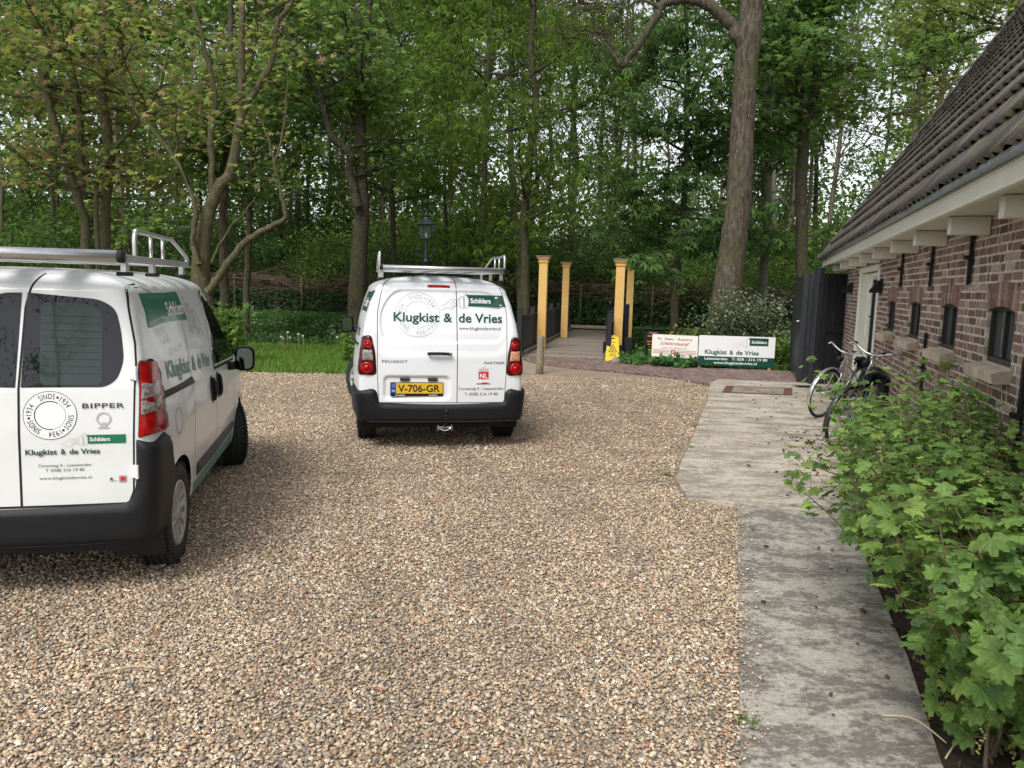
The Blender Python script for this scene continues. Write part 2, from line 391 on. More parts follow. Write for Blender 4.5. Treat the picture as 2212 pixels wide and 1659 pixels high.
        top = np.arange((MR-1)*N, MR*N)
        mb = MB(); mb.add(V, [F[~kill]]); mb.f.setdefault(4, [])
        half = N//2; mb.f[4].append(np.array([(top[q], top[q+1], top[(N-q-1) % N], top[(N-q) % N]) for q in range(0, half)]))
        return mb.build(name, m, parent, smooth=True)
def wheel(parent, x, y, r, wdt, steer=0., side=1, rimmat='silver', spokes=9, hub=True):
    t = empty('wheel', (x, y, r), 0); t.parent = parent; t.rotation_euler = (0, 0, steer)
    h = wdt/2; rr = r*.645
    prof = [(rr*.93, -h*.75), (rr, -h*.9), (rr+.012, -h*.96), (r*.82, -h*1.03), (r*.93, -h*.97), (r*.975, -h*.82), (r*.992, -h*.6)]
    for g in (-.5, -.17, .17, .5):
        prof += [(r, g*h*1.2-.012), (r-.008, g*h*1.2-.007), (r-.008, g*h*1.2+.007), (r, g*h*1.2+.012)]
    prof += [(r*.992, h*.6), (r*.975, h*.82), (r*.93, h*.97), (r*.82, h*1.03), (rr+.012, h*.96), (rr, h*.9), (rr*.93, h*.75)]
    V, F = lathe(prof, 72, 'x', cap=False); mb = MB(); mb.add(V, F)
    for a in np.arange(64)*2*PI/64:      # tread blocks on the shoulders
        for sx in (-1, 1):
            c, s_ = math.cos(a), math.sin(a); R = np.array([[1, 0, 0], [0, c, -s_], [0, s_, c]]); mb.box(R@np.array([sx*h*.8, 0, r*.985]), (h*.3, r*.05, .012), R)
    mb.build('tyre', M['rubber'], t, True)
    mb = MB(); o = side*h
    V, F = lathe([(.001, side*h*.55), (rr*.3, side*h*.55), (rr*.8, side*h*.35), (rr*.9, side*h*.6), (rr*.99, side*h*.86), (rr*1.0, side*h*.9), (rr*.97, side*h*.7), (rr*.93, -side*h*.6)], 48, 'x', cap=False)
    mb.add(V, F)
    mb.build('rim', M['steel'], t, True)
    if hub:
        mb = MB()
        V, F = lathe([(.001, side*h*.98), (rr*.2, side*h*.96), (rr*.3, side*h*.86), (rr*.33, side*h*.7)], 32, 'x', cap=False); mb.add(V, F)
        V, F = lathe([(rr*.80, side*h*.7), (rr*.84, side*h*.86), (rr*.93, side*h*.97), (rr*.985, side*h*.98), (rr*1.0, side*h*.9)], 48, 'x', cap=False); mb.add(V, F)
        for k in range(spokes):
            a = k*2*PI/spokes; P = []
            for (ra, wa, xa) in ((rr*.22, rr*.11, .90), (rr*.55, rr*.135, .82), (rr*.88, rr*.22, .90)):
                for s_ in (-1, 1):
                    P.append((side*h*xa, ra*math.cos(a)+s_*wa*-math.sin(a), ra*math.sin(a)+s_*wa*math.cos(a)))
            P2 = [(p[0]-side*.02, p[1], p[2]) for p in P]
            mb.add(P+P2, [[0, 2, 3, 1], [2, 4, 5, 3], [0, 6, 8, 2], [2, 8, 10, 4], [1, 3, 9, 7], [3, 5, 11, 9]])
        mb.build('hubcap', M[rimmat], t, True)
    return t
def arch_liner(parent, ys, w, ar, az, wd=.26):
    for y in ys:
        for sx in (-1, 1):
            mb = MB(); a = np.radians(np.linspace(-25, 205, 32)); P = [(sx*(w-q), y+ar*math.cos(b), az+ar*math.sin(b)) for q in (0., wd) for b in a]
            n = len(a); mb.add(P, [[i, i+1, n+i+1, n+i] for i in range(n-1)]+[[n+i for i in range(n)]]); mb.build('wheel_arch_liner', M['dark'], parent)
def roof_rack(parent, hw, y0, y1, zr, roof, feet, loopy, nbar=4, roller=.032):
    rk = empty('roof_rack'); rk.parent = parent
    for sx in (-1, 1):
        mb = MB(); mb.box((sx*hw, (y0+y1)/2, zr), (.028, y1-y0, .038), bev=.004); mb.build('side_rail', M['alu'], rk)
        x = sx*(hw+.004); a, b, c, top = loopy
        P = [(x, a, zr), (x, a, zr+top*.75), (x, a+.03, zr+top*.97), (x, a+.08, zr+top), (x, b-.05, zr+top), (x, b+.03, zr+top*.96), (x, c-.02, zr+top*.35), (x, c, zr+.02)]
        mb = MB(); mb.add(*tube(spline(P, 40), .0125, 10))
        for q in (.33, .66): mb.add(*tube([(x, a+(b-a)*q+.05, zr), (x, a+(b-a)*q+.05, zr+top)], .010, 8))
        mb.build('guard_loop', M['alu'], rk, True)
        for fy in feet:
            zf = roof(sx*(hw-.03), fy); mb = MB(); mb.box((sx*(hw-.02), fy, (zr+zf)/2), (.03, .045, zr-zf), bev=.003); mb.build('rack_foot', M['alu'], rk)
            mb = MB(); mb.box((sx*(hw-.02), fy, zf+.008), (.06, .09, .02), bev=.004); mb.build('foot_pad', M['dark'], rk)
    mb = MB(); mb.add(*tube([(-hw+.02, y0-.02, zr+.008), (hw-.02, y0-.02, zr+.008)], roller, 20)); mb.build('roller', M['alu'], rk, True)
    mb = MB()
    for sx in (-1, 1): mb.add(*tube([(sx*(hw-.022), y0-.02, zr+.008), (sx*(hw+.006), y0-.02, zr+.008)], roller*1.05, 16))
    mb.build('roller_cap', M['dark'], rk, True)
    for i in range(nbar):
        mb = MB(); mb.box((0, y0+.1+(y1-y0-.15)*i/(nbar-1), zr-.004), (2*hw-.03, .06, .026), bev=.003); mb.build('cross_bar', M['alu'], rk)
    mb = MB()
    for x in (-.28, -.1, .1, .28): mb.box((x*hw/.55, (y0+y1)/2, zr+.018), (.12, y1-y0-.06, .010))
    mb.build('rack_deck', M['alu'], rk)
    return rk
def mirror(parent, P, sz, sx, yaw=0.):
    x, y, z = P; w_, h_ = sz; t = empty('wing_mirror'); t.parent = parent
    out = rpoly([(-w_/2, -h_/2), (w_/2, -h_/2), (w_/2, h_/2), (-w_/2, h_/2)], [.05, .06, .06, .05])
    mb = MB(); rings = []
    for dy, k in ((-.004, .93), (0., 1.), (.03, .99), (.07, .88), (.10, .62), (.112, .3)): rings.append([(x+a*k, y+dy, z+b*k) for a, b in out])
    n = len(out); V = np.array(rings).reshape(-1, 3); F = [[i*n+j, i*n+(j+1) % n, (i+1)*n+(j+1) % n, (i+1)*n+j] for i in range(5) for j in range(n)]+[list(range(5*n, 6*n))]
    mb.add(V, F); mb.add(*tube([(x-sx*w_*.45, y+.04, z-h_*.3), (x-sx*(w_*.5+.09), y+.05, z-h_*.36)], .035, 10)); mb.build('mirror_housing', M['blackp'], t, True)
    mb = MB(); mb.add([(x+a*.80, y-.006, z+b*.84) for a, b in out], [list(range(n))]); mb.build('mirror_glass', M['mirror'], t)
def number_plate(parent, cx, cz, w_, h_, yf, text, extra=None):
    t = empty('number_plate'); t.parent = parent; yy = yf(cx, cz)-.02
    f = lambda a, b, d=0: np.array([a, yy-d, b])
    mb = MB(); mb.box((cx, yy+.012, cz-.012), (w_+.014, .016, h_+.034), bev=.004); mb.build('plate_holder', M['blackp'], t)
    mb = MB(); mb.add(*prism(rpoly([(cx-w_/2, cz-h_/2), (cx+w_/2, cz-h_/2), (cx+w_/2, cz+h_/2), (cx-w_/2, cz+h_/2)], .008), 0, .005, lambda a, b, h: f(a, b, h))); mb.build('plate', M['yplate'], t)
    mb = MB(); mb.add([f(cx-w_/2, cz-h_/2, .0065), f(cx-w_/2+.048, cz-h_/2, .0065), f(cx-w_/2+.048, cz+h_/2, .0065), f(cx-w_/2, cz+h_/2, .0065)], [[0, 1, 2, 3]]); mb.build('country_band', M['blue'], t)
    mb = MB(); txt(mb, text, cx-w_/2+.068, cx+w_/2-.03, cz-.037, .072, lambda a, b: f(a, b, .0075), .018); mb.build('registration', M['black'], t)
    mb = MB(); txt(mb, 'NL', cx-w_/2+.008, cx-w_/2+.040, cz-.035, .02, lambda a, b: f(a, b, .008), .02)
    for k in range(12): disc(mb, cx-w_/2+.024+.013*math.cos(k*PI/6), cz+.025+.013*math.sin(k*PI/6), .0022, lambda a, b: f(a, b, .008), n=6)
    if extra: 
        for s_, a0, a1 in extra: txt(mb, s_, cx+a0, cx+a1, cz-h_/2-.0235, .013, lambda a, b: f(a, b, -.002)+np.array([0, -.0005, 0]), .02)
    mb.build('plate_lettering', M['white'], t)
def dress_side(S, parent, side, win, doorfront, B, L):
    pass
# ================================================================== van 1 : the taller van in the middle (doors without glass)
def make_van_mid():
    AZ = -11; root = empty('parked_van', (-.70, 7.73, 0), -rad(AZ), 'white van with windowless rear doors and a yellow number plate, in the middle', 'van', 'white painters vans')
    L = 4.38
    W = lambda z: float(np.interp(z, [.2, .4, .62, .85, 1.1, 1.3, 1.5, 1.62], [.85, .885, .905, .902, .875, .84, .785, .735]))
    R = lambda z: float(np.interp(z, [.2, .5, 1.05, 1.2, 1.62], [.05, .03, .04, .055, .14]))
    Fr = lambda z: float(np.interp(z, [.2, .45, .7, .85, .95, 1.0, 1.06, 1.12, 1.62], [4.30, 4.38, 4.36, 4.26, 4.05, 3.85, 3.55, 3.40, 2.62]))
    pan = rpoly([(-.60, 1.12), (.615, 1.12), (.655, 1.40), (.50, 1.635), (-.49, 1.635), (-.64, 1.40)], [.1, .1, .2, .12, .12, .2])
    rec = rpoly([(-.585, .54), (.072, .54), (.072, .765), (-.585, .765)], .05)
    big = rpoly([(-.66, 1.0), (.67, 1.0), (.70, 1.40), (.56, 1.70), (-.55, 1.70), (-.70, 1.40)], [.16, .16, .2, .14, .14, .2])
    gx = np.linspace(-.8, .8, 321); gz = np.linspace(.3, 1.8, 301); G = np.array([(a, b) for a in gx for b in gz])
    def fld(A, wd):
        d = edged(G, A); s_ = np.where(inside(G, A), d, -d); return sm(-wd, wd, s_).reshape(len(gx), len(gz))
    H = .016*fld(pan, .012)+.022*fld(rec, .014)+.014*fld(big, .05)
    def emb(x, z):
        i = (x+.8)/.005; j = (z-.3)/.005
        if not (0 <= i < 320 and 0 <= j < 300): return 0.
        a, b = int(i), int(j); u, v = i-a, j-b
        return float(H[a, b]*(1-u)*(1-v)+H[a+1, b]*u*(1-v)+H[a, b+1]*(1-u)*v+H[a+1, b+1]*u*v)
    S = Shell(L, np.concatenate([np.arange(.30, .5, .025), np.arange(.5, 1.621, .0125)]), W, R, Fr, 1.62, .175, 2.6, .07, .045, .045, emb=emb, nk=26)
    S.body('body', M['paint'], root, (.78, 3.51), .36, .315)
    arch_liner(root, (.78, 3.51), .86, .362, .315)
    mb = MB(); mb.box((0, L/2-.05, .235), (1.40, L-.6, .05)); mb.build('underbody', M['dark'], root)
    mb = MB()
    S.gap(mb, [(.150, .50), (.148, 1.0), (.142, 1.5), (.135, 1.76)], 'rear', .008)
    S.gap(mb, [(-.64, .50), (-.655, .8), (-.655, 1.2), (-.655, 1.4), (-.62, 1.6), (-.585, 1.70), (-.50, 1.755), (-.3, 1.775), (.3, 1.775), (.5, 1.755), (.585, 1.70), (.62, 1.6), (.665, 1.4), (.665, 1.1), (.66, .8), (.645, .5), (-.64, .5)], 'rear', .006, n=200)
    for sd in 'LR':
        S.gap(mb, [(1.22, .42), (1.2, 1.0), (1.28, 1.55), (1.36, 1.66)], sd); S.gap(mb, [(2.02, .40), (2.0, 1.0), (1.98, 1.62)], sd); S.gap(mb, [(3.05, .42), (3.12, .9), (3.05, 1.05)], sd)
        S.gap(mb, [(1.22, .42), (3.05, .42)], sd)
    mb.build('panel_gaps', M['dark'], root)
    # rear bumper
    bump = rpoly([(-1.42, .295), (1.42, .295), (1.42, .55), (1.30, .63), (.66, .64), (.64, .50), (-.64, .50), (-.66, .64), (-1.30, .63), (-1.42, .55)], [.04, .04, .05, .05, .06, .03, .03, .06, .05, .05])
    S.patch('rear_bumper', bump, 'wrap', .002, M['blackp'], root, .03, .038, .04)
    mb = MB(); S.gap(mb, [(-.60, .335), (-.55, .355), (.55, .355), (.60, .335)], 'rear', .008, .043); mb.build('bumper_crease', M['dark'], root)
    for sx in (-1, 1):
        t = empty('tail_light'); t.parent = root
        o = rpoly([(sx*.660, .775), (sx*.865, .775), (sx*.87, .90), (sx*.83, 1.165), (sx*.715, 1.18), (sx*.675, 1.0)], [.05, .03, .03, .03, .04, .04])
        if sx < 0: o = o[::-1]
        S.patch('lamp_housing', o, 'wrap', .002, M['redd'], t, .02, .014, .02)
        for cx, cz, r in ((.745, 1.085, .043), (.757, .850, .062)):
            mb = MB(); n = 24
            P = [S.pt('wrap', sx*(cx+r*k*math.cos(a)), cz+r*k*math.sin(a), o_) for k, o_ in ((1., .014), (.92, .026), (.55, .030), (.5, .026), (.45, .033), (.02, .036)) for a in np.arange(n)*2*PI/n]
            mb.add(P, [[i*n+j, i*n+(j+1) % n, (i+1)*n+(j+1) % n, (i+1)*n+j] for i in range(5) for j in range(n)]); mb.build('red_lens', M['red'], t, True)
        o = rpoly([(sx*.695, .925), (sx*.80, .925), (sx*.797, 1.03), (sx*.705, 1.03)], .015)
        if sx < 0: o = o[::-1]
        S.patch('clear_lens', o, 'wrap', .016, M['clear'] if sx < 0 else M['amber'], t, .02, .006, .01)
    mb = MB(); S.patch('high_brake_light', rpoly([(-.156, 1.662), (.078, 1.662), (.078, 1.689), (-.156, 1.689)], .012), 'rear', .002, M['red'], root, .02, .012, .01)
    yf = lambda x, z: S.raw('rear', x, z)[1]
    number_plate(root, -.258, .648, .52, .108, yf, 'V-706-GR', [('HAAIMA', -.22, -.12), ('PEUGEOT', .12, .21)])
    for cx in (-.38, -.10):
        mb = MB(); mb.box((cx, yf(cx, .74)-.01, .738), (.10, .03, .035), bev=.01); mb.build('plate_lamp', M['steel'], root)
    t = empty('rear_door_handle'); t.parent = root
    mb = MB(); P = [S.pt('rear', a, .995+b, o_) for a, b, o_ in ((-.155, .0, .025), (-.12, .0, .04), (-.03, .0, .045), (.05, -.002, .04), (.085, -.003, .025))]; mb.add(*tube(spline(P, 16), [.012]+[.016]*14+[.012], 10)); mb.build('grip', M['blackp'], t, True)
    mb = MB(); S.patch('handle_cup', circ(-.035, 1.0, .045, 24, 0, 345, 1.3), 'rear', .003, M['paint'], t, .02); 
    mb = MB(); p = S.pt('rear', .07, .99, .06); mb.add(*lathe([(.001, 0), (.009, .001), (.009, .01)], 12, 'y', p)); mb.build('lock', M['chrome'], t)
    # tow hitch
    t = empty('tow_hitch'); t.parent = root; mb = MB()
    mb.add(*tube(spline([(.02, .1, .27), (.02, -.03, .265), (.025, -.085, .30), (.03, -.09, .40)], 14), .016, 10)); mb.add(*lathe([(.001, .025), (.015, .02), (.025, .0), (.015, -.02), (.001, -.025)], 16, 'z', (.03, -.09, .425))); mb.build('tow_ball', M['blackp'], t, True)
    mb = MB(); mb.box((.02, -.05, .262), (.15, .05, .018), bev=.004); mb.add(*tube([(-.05, -.05, .23), (-.05, -.05, .285)], .011, 8)); mb.add(*tube([(.09, -.05, .23), (.09, -.05, .285)], .011, 8)); mb.add(*tube(spline([(-.04, -.08, .255), (.02, -.09, .235), (.08, -.08, .255)], 9), .008, 8)); mb.build('tow_bracket', M['chrome'], t)
    # lettering on the doors
    f = S.mapper('rear', .0035); f2 = S.mapper('rear', .0055); g0 = S.mapper('rear', .0025)
    mb = MB(); line2(mb, circ(-.253, 1.388, .222, 90), .005, g0); line2(mb, circ(-.253, 1.388, .135, 90), .005, g0); ring_text(mb, -.253, 1.388, .142, .218, g0); mb.build('round_emblem', M['grey'], root)
    mb = MB(); txt(mb, 'Klugkist', -.496, -.035, 1.316, .092, f, .022, 1.0); txt(mb, '&', .008, .098, 1.316, .092, f, .022); txt(mb, 'de Vries', .163, .618, 1.316, .092, f, .022); mb.build('company_name', M['dgreen'], root)
    mb = MB()
    V, F = cdt([(.262, 1.598), (.625, 1.598), (.655, 1.482), (.262, 1.482), (.27, 1.52), (.268, 1.56), (.235, 1.60)], .05); mb.add([f(a, b) for a, b in V], F); mb.build('banner', M['dgreen'], root, True)
    mb = MB(); txt(mb, 'Schilders', .285, .498, 1.513, .05, f2, .022, .92); mb.build('banner_lettering', M['white'], root)
    mb = MB(); hand(mb, .10, 1.51, .19, .0022, f); mb.build('brush_drawing', M['black'], root)
    mb = MB(); txt(mb, 'www.klugkistdevries.nl', .167, .604, 1.243, .032, f, .002, 1.05); txt(mb, 'Ceresweg 4 - Leeuwarden', .165, .633, .632, .028, f, .0, 1.05); txt(mb, 'T (058) 216 19 80', .228, .575, .575, .028, f, .0, 1.05); mb.build('contact_lettering', M['black'], root)
    mb = MB(); txt(mb, 'PEUGEOT', -.608, -.355, .905, .024, f, .006, 1.15); txt(mb, 'PARTNER', .423, .64, .898, .024, f, .006, 1.1, .2); mb.build('badge', M['steel'], root)
    mb = MB(); mb.add([f(a, b) for a, b in ((.350, .692), (.492, .692), (.492, .872), (.350, .872))], [[0, 1, 2, 3]]); mb.build('sticker', M['white'], root)
    mb = MB(); mb.add([f2(a, b) for a, b in ((.368, .742), (.474, .742), (.474, .818), (.368, .818))], [[0, 1, 2, 3]]); mb.add([f2(a, b) for a, b in ((.350, .692), (.492, .692), (.492, .700), (.350, .700))], [[0, 1, 2, 3]])
    txt(mb, 'LID', .410, .432, .856, .009, f2, .01); txt(mb, 'KONINKLIJKE', .37, .472, .841, .009, f2, .01); mb.add([f2(a, b) for a, b in ((.40, .699), (.47, .699), (.46, .709), (.41, .709))], [[0, 1, 2, 3]]); txt(mb, 'ONDERHOUD', .37, .472, .822, .012, f2, .01); mb.build('sticker_print', M['redp'], root)
    f3 = S.mapper('rear', .0075); mb = MB(); txt(mb, 'NL', .382, .462, .751, .05, f3, .03); mb.build('sticker_lettering', M['white'], root)
    # sides
    for sd, sx in (('R', 1), ('L', -1)):
        o = rpoly([(2.08, 1.06), (2.95, 1.06), (2.80, 1.22), (2.42, 1.56), (2.1, 1.58)], [.04, .05, .05, .08, .05])
        S.patch('cab_window', o, sd, .002, M['glass'], root, .06)
        S.patch('side_moulding', rpoly([(1.25, .46), (3.0, .46), (3.0, .56), (1.25, .56)], .02), sd, .002, M['blackp'], root, .05, .018, .02)
        mb = MB(); P = [S.pt(sd, a, .98, o_) for a, o_ in ((2.1, .01), (2.13, .035), (2.25, .04), (2.3, .01))]; mb.add(*tube(spline(P, 12), .014, 8)); mb.build('side_handle', M['blackp'], root, True)
        mb = MB(); P = [S.pt(sd, a, 1.07, .012) for a in np.linspace(.35, 1.2, 8)]; mb.add(*tube(P, .012, 8)); mb.build('door_rail', M['blackp'], root, True)
        fs = S.mapper(sd, .004); fs2 = S.mapper(sd, .006); q = (lambda a: a) if sd == 'R' else (lambda a: 2.2-a)
        mb = MB(); V, F = cdt([(.25, 1.62), (.85, 1.60), (.85, 1.40), (.30, 1.40)], .05); mb.add([fs(a, b) for a, b in V], F); mb.build('banner', M['dgreen'], root, True)
        mb = MB(); fl = (lambda a, b: fs2(a, b)) if sd == 'R' else (lambda a, b: fs2(1.1-a, b)); txt(mb, 'Schilders', .42, .78, 1.45, .09, fl, .02); mb.build('banner_lettering', M['white'], root)
        mb = MB(); fl = (lambda a, b: fs(a, b)) if sd == 'R' else (lambda a, b: fs(2.2-a, b)); txt(mb, 'Klugkist & de Vries', .45, 1.8, 1.15, .12, fl, .02); mb.build('company_name', M['dgreen'], root)
    S.patch('windscreen', rpoly([(-.62, 1.14), (.62, 1.14), (.53, 1.58), (-.53, 1.58)], .08), 'front', .003, M['glass'], root, .06)
    S.patch('front_bumper', rpoly([(-.8, .28), (.8, .28), (.8, .5), (-.8, .5)], .06), 'front', .002, M['blackp'], root, .05, .04, .05)
    S.patch('grille', rpoly([(-.4, .58), (.4, .58), (.45, .68), (-.45, .68)], .03), 'front', .003, M['dark'], root, .05)
    for sx in (-1, 1): S.patch('headlight', rpoly([(sx*.55, .66), (sx*.76, .66), (sx*.76, .86), (sx*.6, .8)][::sx], .03), 'front', .003, M['clear'], root, .05, .02, .02)
    mirror(root, (-1.005, 2.72, 1.14), (.16, .22), -1); mirror(root, (1.005, 2.72, 1.14), (.16, .22), 1)
    wheel(root, -.755, .78, .315, .195, 0, -1); wheel(root, .755, .78, .315, .195, 0, 1); wheel(root, -.80, 3.51, .315, .195, rad(33), -1); wheel(root, .74, 3.51, .315, .195, rad(30), 1)
    roof_rack(root, .63, .10, 1.75, 1.845, lambda x, y: 1.735, (.22, .9, 1.6), (.16, 1.0, 1.5, .155), roller=.024)
    return root
# ================================================================== van 2 : the near van at the left with glazed rear doors
def make_van_near():
    AZ = -12; r = np.array([math.cos(rad(AZ)), -math.sin(rad(AZ))]); O = np.array([-2.70, 3.72])+r*.035
    root = empty('parked_van', (O[0], O[1], 0), -rad(AZ), 'near white van with dark rear windows, cut off by the left edge', 'van', 'white painters vans')
    L = 3.86; PT = M['paintold']
    W = lambda z: float(np.interp(z, [.2, .35, .6, .85, 1.05, 1.3, 1.5, 1.60], [.80, .835, .858, .858, .842, .812, .775, .745]))
    R = lambda z: float(np.interp(z, [.2, .5, .9, 1.12, 1.60], [.045, .03, .03, .045, .125]))
    Fr = lambda z: float(np.interp(z, [.2, .45, .7, .85, .95, 1.0, 1.06, 1.60], [3.80, 3.86, 3.84, 3.75, 3.55, 3.30, 3.05, 2.25]))
    S = Shell(L, np.arange(.30, 1.6001, .02), W, R, Fr, 1.60, .135, 3.2, .045, .03, .04, nk=26)
    S.body('body', PT, root, (.585, 3.10), .345, .30)
    arch_liner(root, (.585, 3.10), .825, .347, .30)
    mb = MB(); mb.box((0, L/2, .22), (1.30, L-.5, .05)); mb.build('underbody', M['dark'], root)
    mb = MB()
    S.gap(mb, [(.197, .52), (.205, 1.12), (.232, 1.53), (.262, 1.66), (.27, 1.70)], 'rear', .011)
    for sx in (-1, 1):
        S.gap(mb, [(sx*.70, .52), (sx*.722, .58), (sx*.726, .7), (sx*.742, 1.25), (sx*.735, 1.35), (sx*.70, 1.54), (sx*.692, 1.60), (sx*.675, 1.66), (sx*.66, 1.695)], 'rear', .009, n=100)
    S.gap(mb, [(-.70, .515), (.70, .515)], 'rear', .012)
    for sd in 'LR':
        S.gap(mb, [(.40, 1.645), (.46, 1.62), (1.0, 1.5), (1.02, 1.0), (.98, .72), (.97, .36)], sd, .005, n=120)
        S.gap(mb, [(1.80, .36), (1.80, 1.0), (1.72, 1.6)], sd); S.gap(mb, [(2.66, .42), (2.72, .8), (2.66, 1.0)], sd); S.gap(mb, [(.97, .36), (1.8, .36), (2.62, .40)], sd)
        line2(mb, circ(.58, .86, .075, 36), .004, S.mapper(sd, .0015))
    mb.build('panel_gaps', M['dark'], root)
    # bumper and lower cladding
    bump = rpoly([(-1.22, .26), (1.05, .295), (1.09, .42), (1.12, .62), (1.08, .80), (1.02, .853), (.742, .853), (.735, .60), (.70, .515), (-.70, .515), (-.735, .60), (-.742, .853), (-1.02, .853), (-1.08, .80), (-1.12, .62), (-1.09, .42), (-1.05, .295)][1:], [.02, .03, .05, .05, .03, .01, .05, .05, .05, .05, .01, .03, .05, .05, .03, .02])
    S.patch('rear_bumper', bump, 'wrap', .002, M['blackp'], root, .03, .030, .04)
    mb = MB(); line2(mb, rpoly([(.33, .36), (.42, .36), (.42, .43), (.33, .43)], .015), .003, S.mapper('rear', .0335), closed=True); S.gap(mb, [(-.72, .475), (.72, .475), (.80, .49)], 'rear', .004, .0335); mb.build('bumper_crease', M['dark'], root)
    for sx in (-1, 1):
        t = empty('tail_light'); t.parent = root
        fx = lambda L_: [(sx*a, b) for a, b in L_][::sx]
        S.patch('lamp_housing', rpoly(fx([(.752, .862), (1.07, .862), (1.035, 1.02), (1.01, 1.15), (.97, 1.235), (.90, 1.262), (.752, 1.262)]), [.01, .02, .03, .04, .05, .04, .02][::sx]), 'wrap', .002, M['redd'], t, .03, .018, .02)
        S.patch('red_lens', rpoly(fx([(.757, .868), (.995, .868), (.965, 1.02), (.955, 1.14), (.93, 1.22), (.88, 1.248), (.757, 1.25)]), [.01, .02, .03, .04, .05, .04, .02][::sx]), 'wrap', .021, M['red'], t, .03, .003, .01)
        for za, zb in ((.985, 1.058), (1.062, 1.145)):
            S.patch('clear_lens', rpoly(fx([(.765, za), (.90, za), (.925, (za+zb)/2), (.92, zb), (.765, zb)]), [.008, .03, .03, .02, .008][::sx]), 'wrap', .026, M['clear'], t, .02, .003, .01)
            mb = MB()
            for q in (.012, .022, .032): line2(mb, circ(sx*.855, (za+zb)/2, q, 20), .002, S.mapper('wrap', .031))
            mb.build('reflector_ring', M['amber'] if za > 1.05 else M['steel'], t)
    # glazed doors
    yg = [(.215, 1.128), (.60, 1.128), (.655, 1.165), (.688, 1.26), (.672, 1.42), (.645, 1.53), (.57, 1.575), (.24, 1.602)]
    t = empty('rear_door_window'); t.parent = root
    S.patch('window_border', rpoly(yg, [.005, .07, .04, .06, .06, .05, .05, .005]), 'rear', .0025, M['glass'], t, .04)
    S.patch('window_pane', rpoly([(.30, 1.14), (.585, 1.14), (.585, 1.545), (.30, 1.56)], [.03, .03, .08, .05]), 'rear', .004, M['glass2'], t, .04)
    mb = MB()
    for k in range(9): S.gap(mb, [(.31, 1.20+k*.036), (.578, 1.195+k*.036)], 'rear', .0015, .0055, n=12)
    mb.build('heater_wires', M['dark'], t)
    t = empty('rear_door_window'); t.parent = root
    y2 = [(.19, 1.128), (-.60, 1.128), (-.655, 1.165), (-.688, 1.26), (-.672, 1.42), (-.645, 1.53), (-.57, 1.575), (.215, 1.602)][::-1]
    S.patch('window_border', rpoly(y2, [.005, .05, .05, .06, .06, .04, .07, .005]), 'rear', .0025, M['glass'], t, .04)
    S.patch('window_pane', rpoly([(-.585, 1.14), (.10, 1.14), (.10, 1.56), (-.585, 1.545)], [.03, .03, .05, .08]), 'rear', .004, M['glass2'], t, .04)
    for zh in (1.20, .685):
        for sx in (-1, 1):
            mb = MB(); p = S.pt('rear', sx*.728, zh, .0); mb.box(p+np.array([0, -.008, 0]), (.028, .02, .07), bev=.005); mb.add(*tube([p+np.array([sx*.018, -.018, -.036]), p+np.array([sx*.018, -.018, .036])], .008, 8)); mb.build('door_hinge', M['white'], root)
    # lettering
    f = S.mapper('rear', .003); f2 = S.mapper('rear', .005); f3 = S.mapper('rear', .007); cx, cz = .345, .987
    mb = MB(); disc(mb, cx, cz, .122, S.mapper('rear', .002), n=60); mb.build('emblem_ground', M['white'], root)
    mb = MB(); line2(mb, circ(cx, cz, .122, 90), .0022, f); line2(mb, circ(cx, cz, .071, 60, 60, 280), .004, f); line2(mb, circ(cx, cz, .0715, 40, 280, 420), .0012, f); ring_text(mb, cx, cz, .074, .120, f, bold=.0); mb.build('round_emblem', M['black'], root)
    mb = MB(); txt(mb, 'BIPPER', .494, .690, 1.021, .026, f2, .012, 1.1); mb.build('badge', M['steel'], root)
    mb = MB(); line2(mb, circ(.592, .965, .031, 40), .008, f); V = [(.562, .915), (.622, .915), (.606, .93), (.601, .948), (.583, .948), (.578, .93)]; mb.add([f(a, b) for a, b in V], [[0, 1, 2, 3, 4, 5]]); mb.build('award_badge', M['alu'], root)
    mb = MB(); V, F = cdt([(.515, .838), (.693, .838), (.693, .884), (.505, .884), (.516, .872)], .04); mb.add([f(a, b) for a, b in V], F); mb.build('banner', M['green'], root)
    mb = MB(); txt(mb, 'Schilders', .524, .620, .851, .021, f2, .02, .92); mb.build('banner_lettering', M['white'], root)
    mb = MB(); hand(mb, .440, .852, .085, .0016, f); mb.build('brush_drawing', M['grey'], root)
    mb = MB(); txt(mb, 'Klugkist', .227, .372, .786, .028, f2, .022); txt(mb, '&', .388, .412, .786, .028, f2, .022); txt(mb, 'de Vries', .428, .570, .786, .028, f2, .022); mb.build('company_name', M['dgreen'], root)
    mb = MB(); txt(mb, 'Ceresweg 4 - Leeuwarden', .283, .525, .722, .0145, f, .0, 1.05); txt(mb, 'T (058) 216 19 80', .315, .493, .697, .0145, f, .0, 1.05); txt(mb, 'www.klugkistdevries.nl', .285, .525, .656, .0145, f, .0, 1.05); mb.build('contact_lettering', M['dgreen'], root)
    mb = MB(); mb.add([f(a, b) for a, b in ((.655, .630), (.690, .630), (.690, .665), (.655, .665))], [[0, 1, 2, 3]]); mb.build('sticker', M['alu'], root)
    mb = MB(); mb.add([f2(a, b) for a, b in ((.662, .638), (.683, .638), (.683, .658), (.662, .658))], [[0, 1, 2, 3]]); mb.build('sticker_print', M['redp'], root)
    mb = MB(); disc(mb, .618, .650, .007, f2); txt(mb, 'reclame', .607, .645, .636, .007, f2); mb.build('supplier_print', M['green'], root)
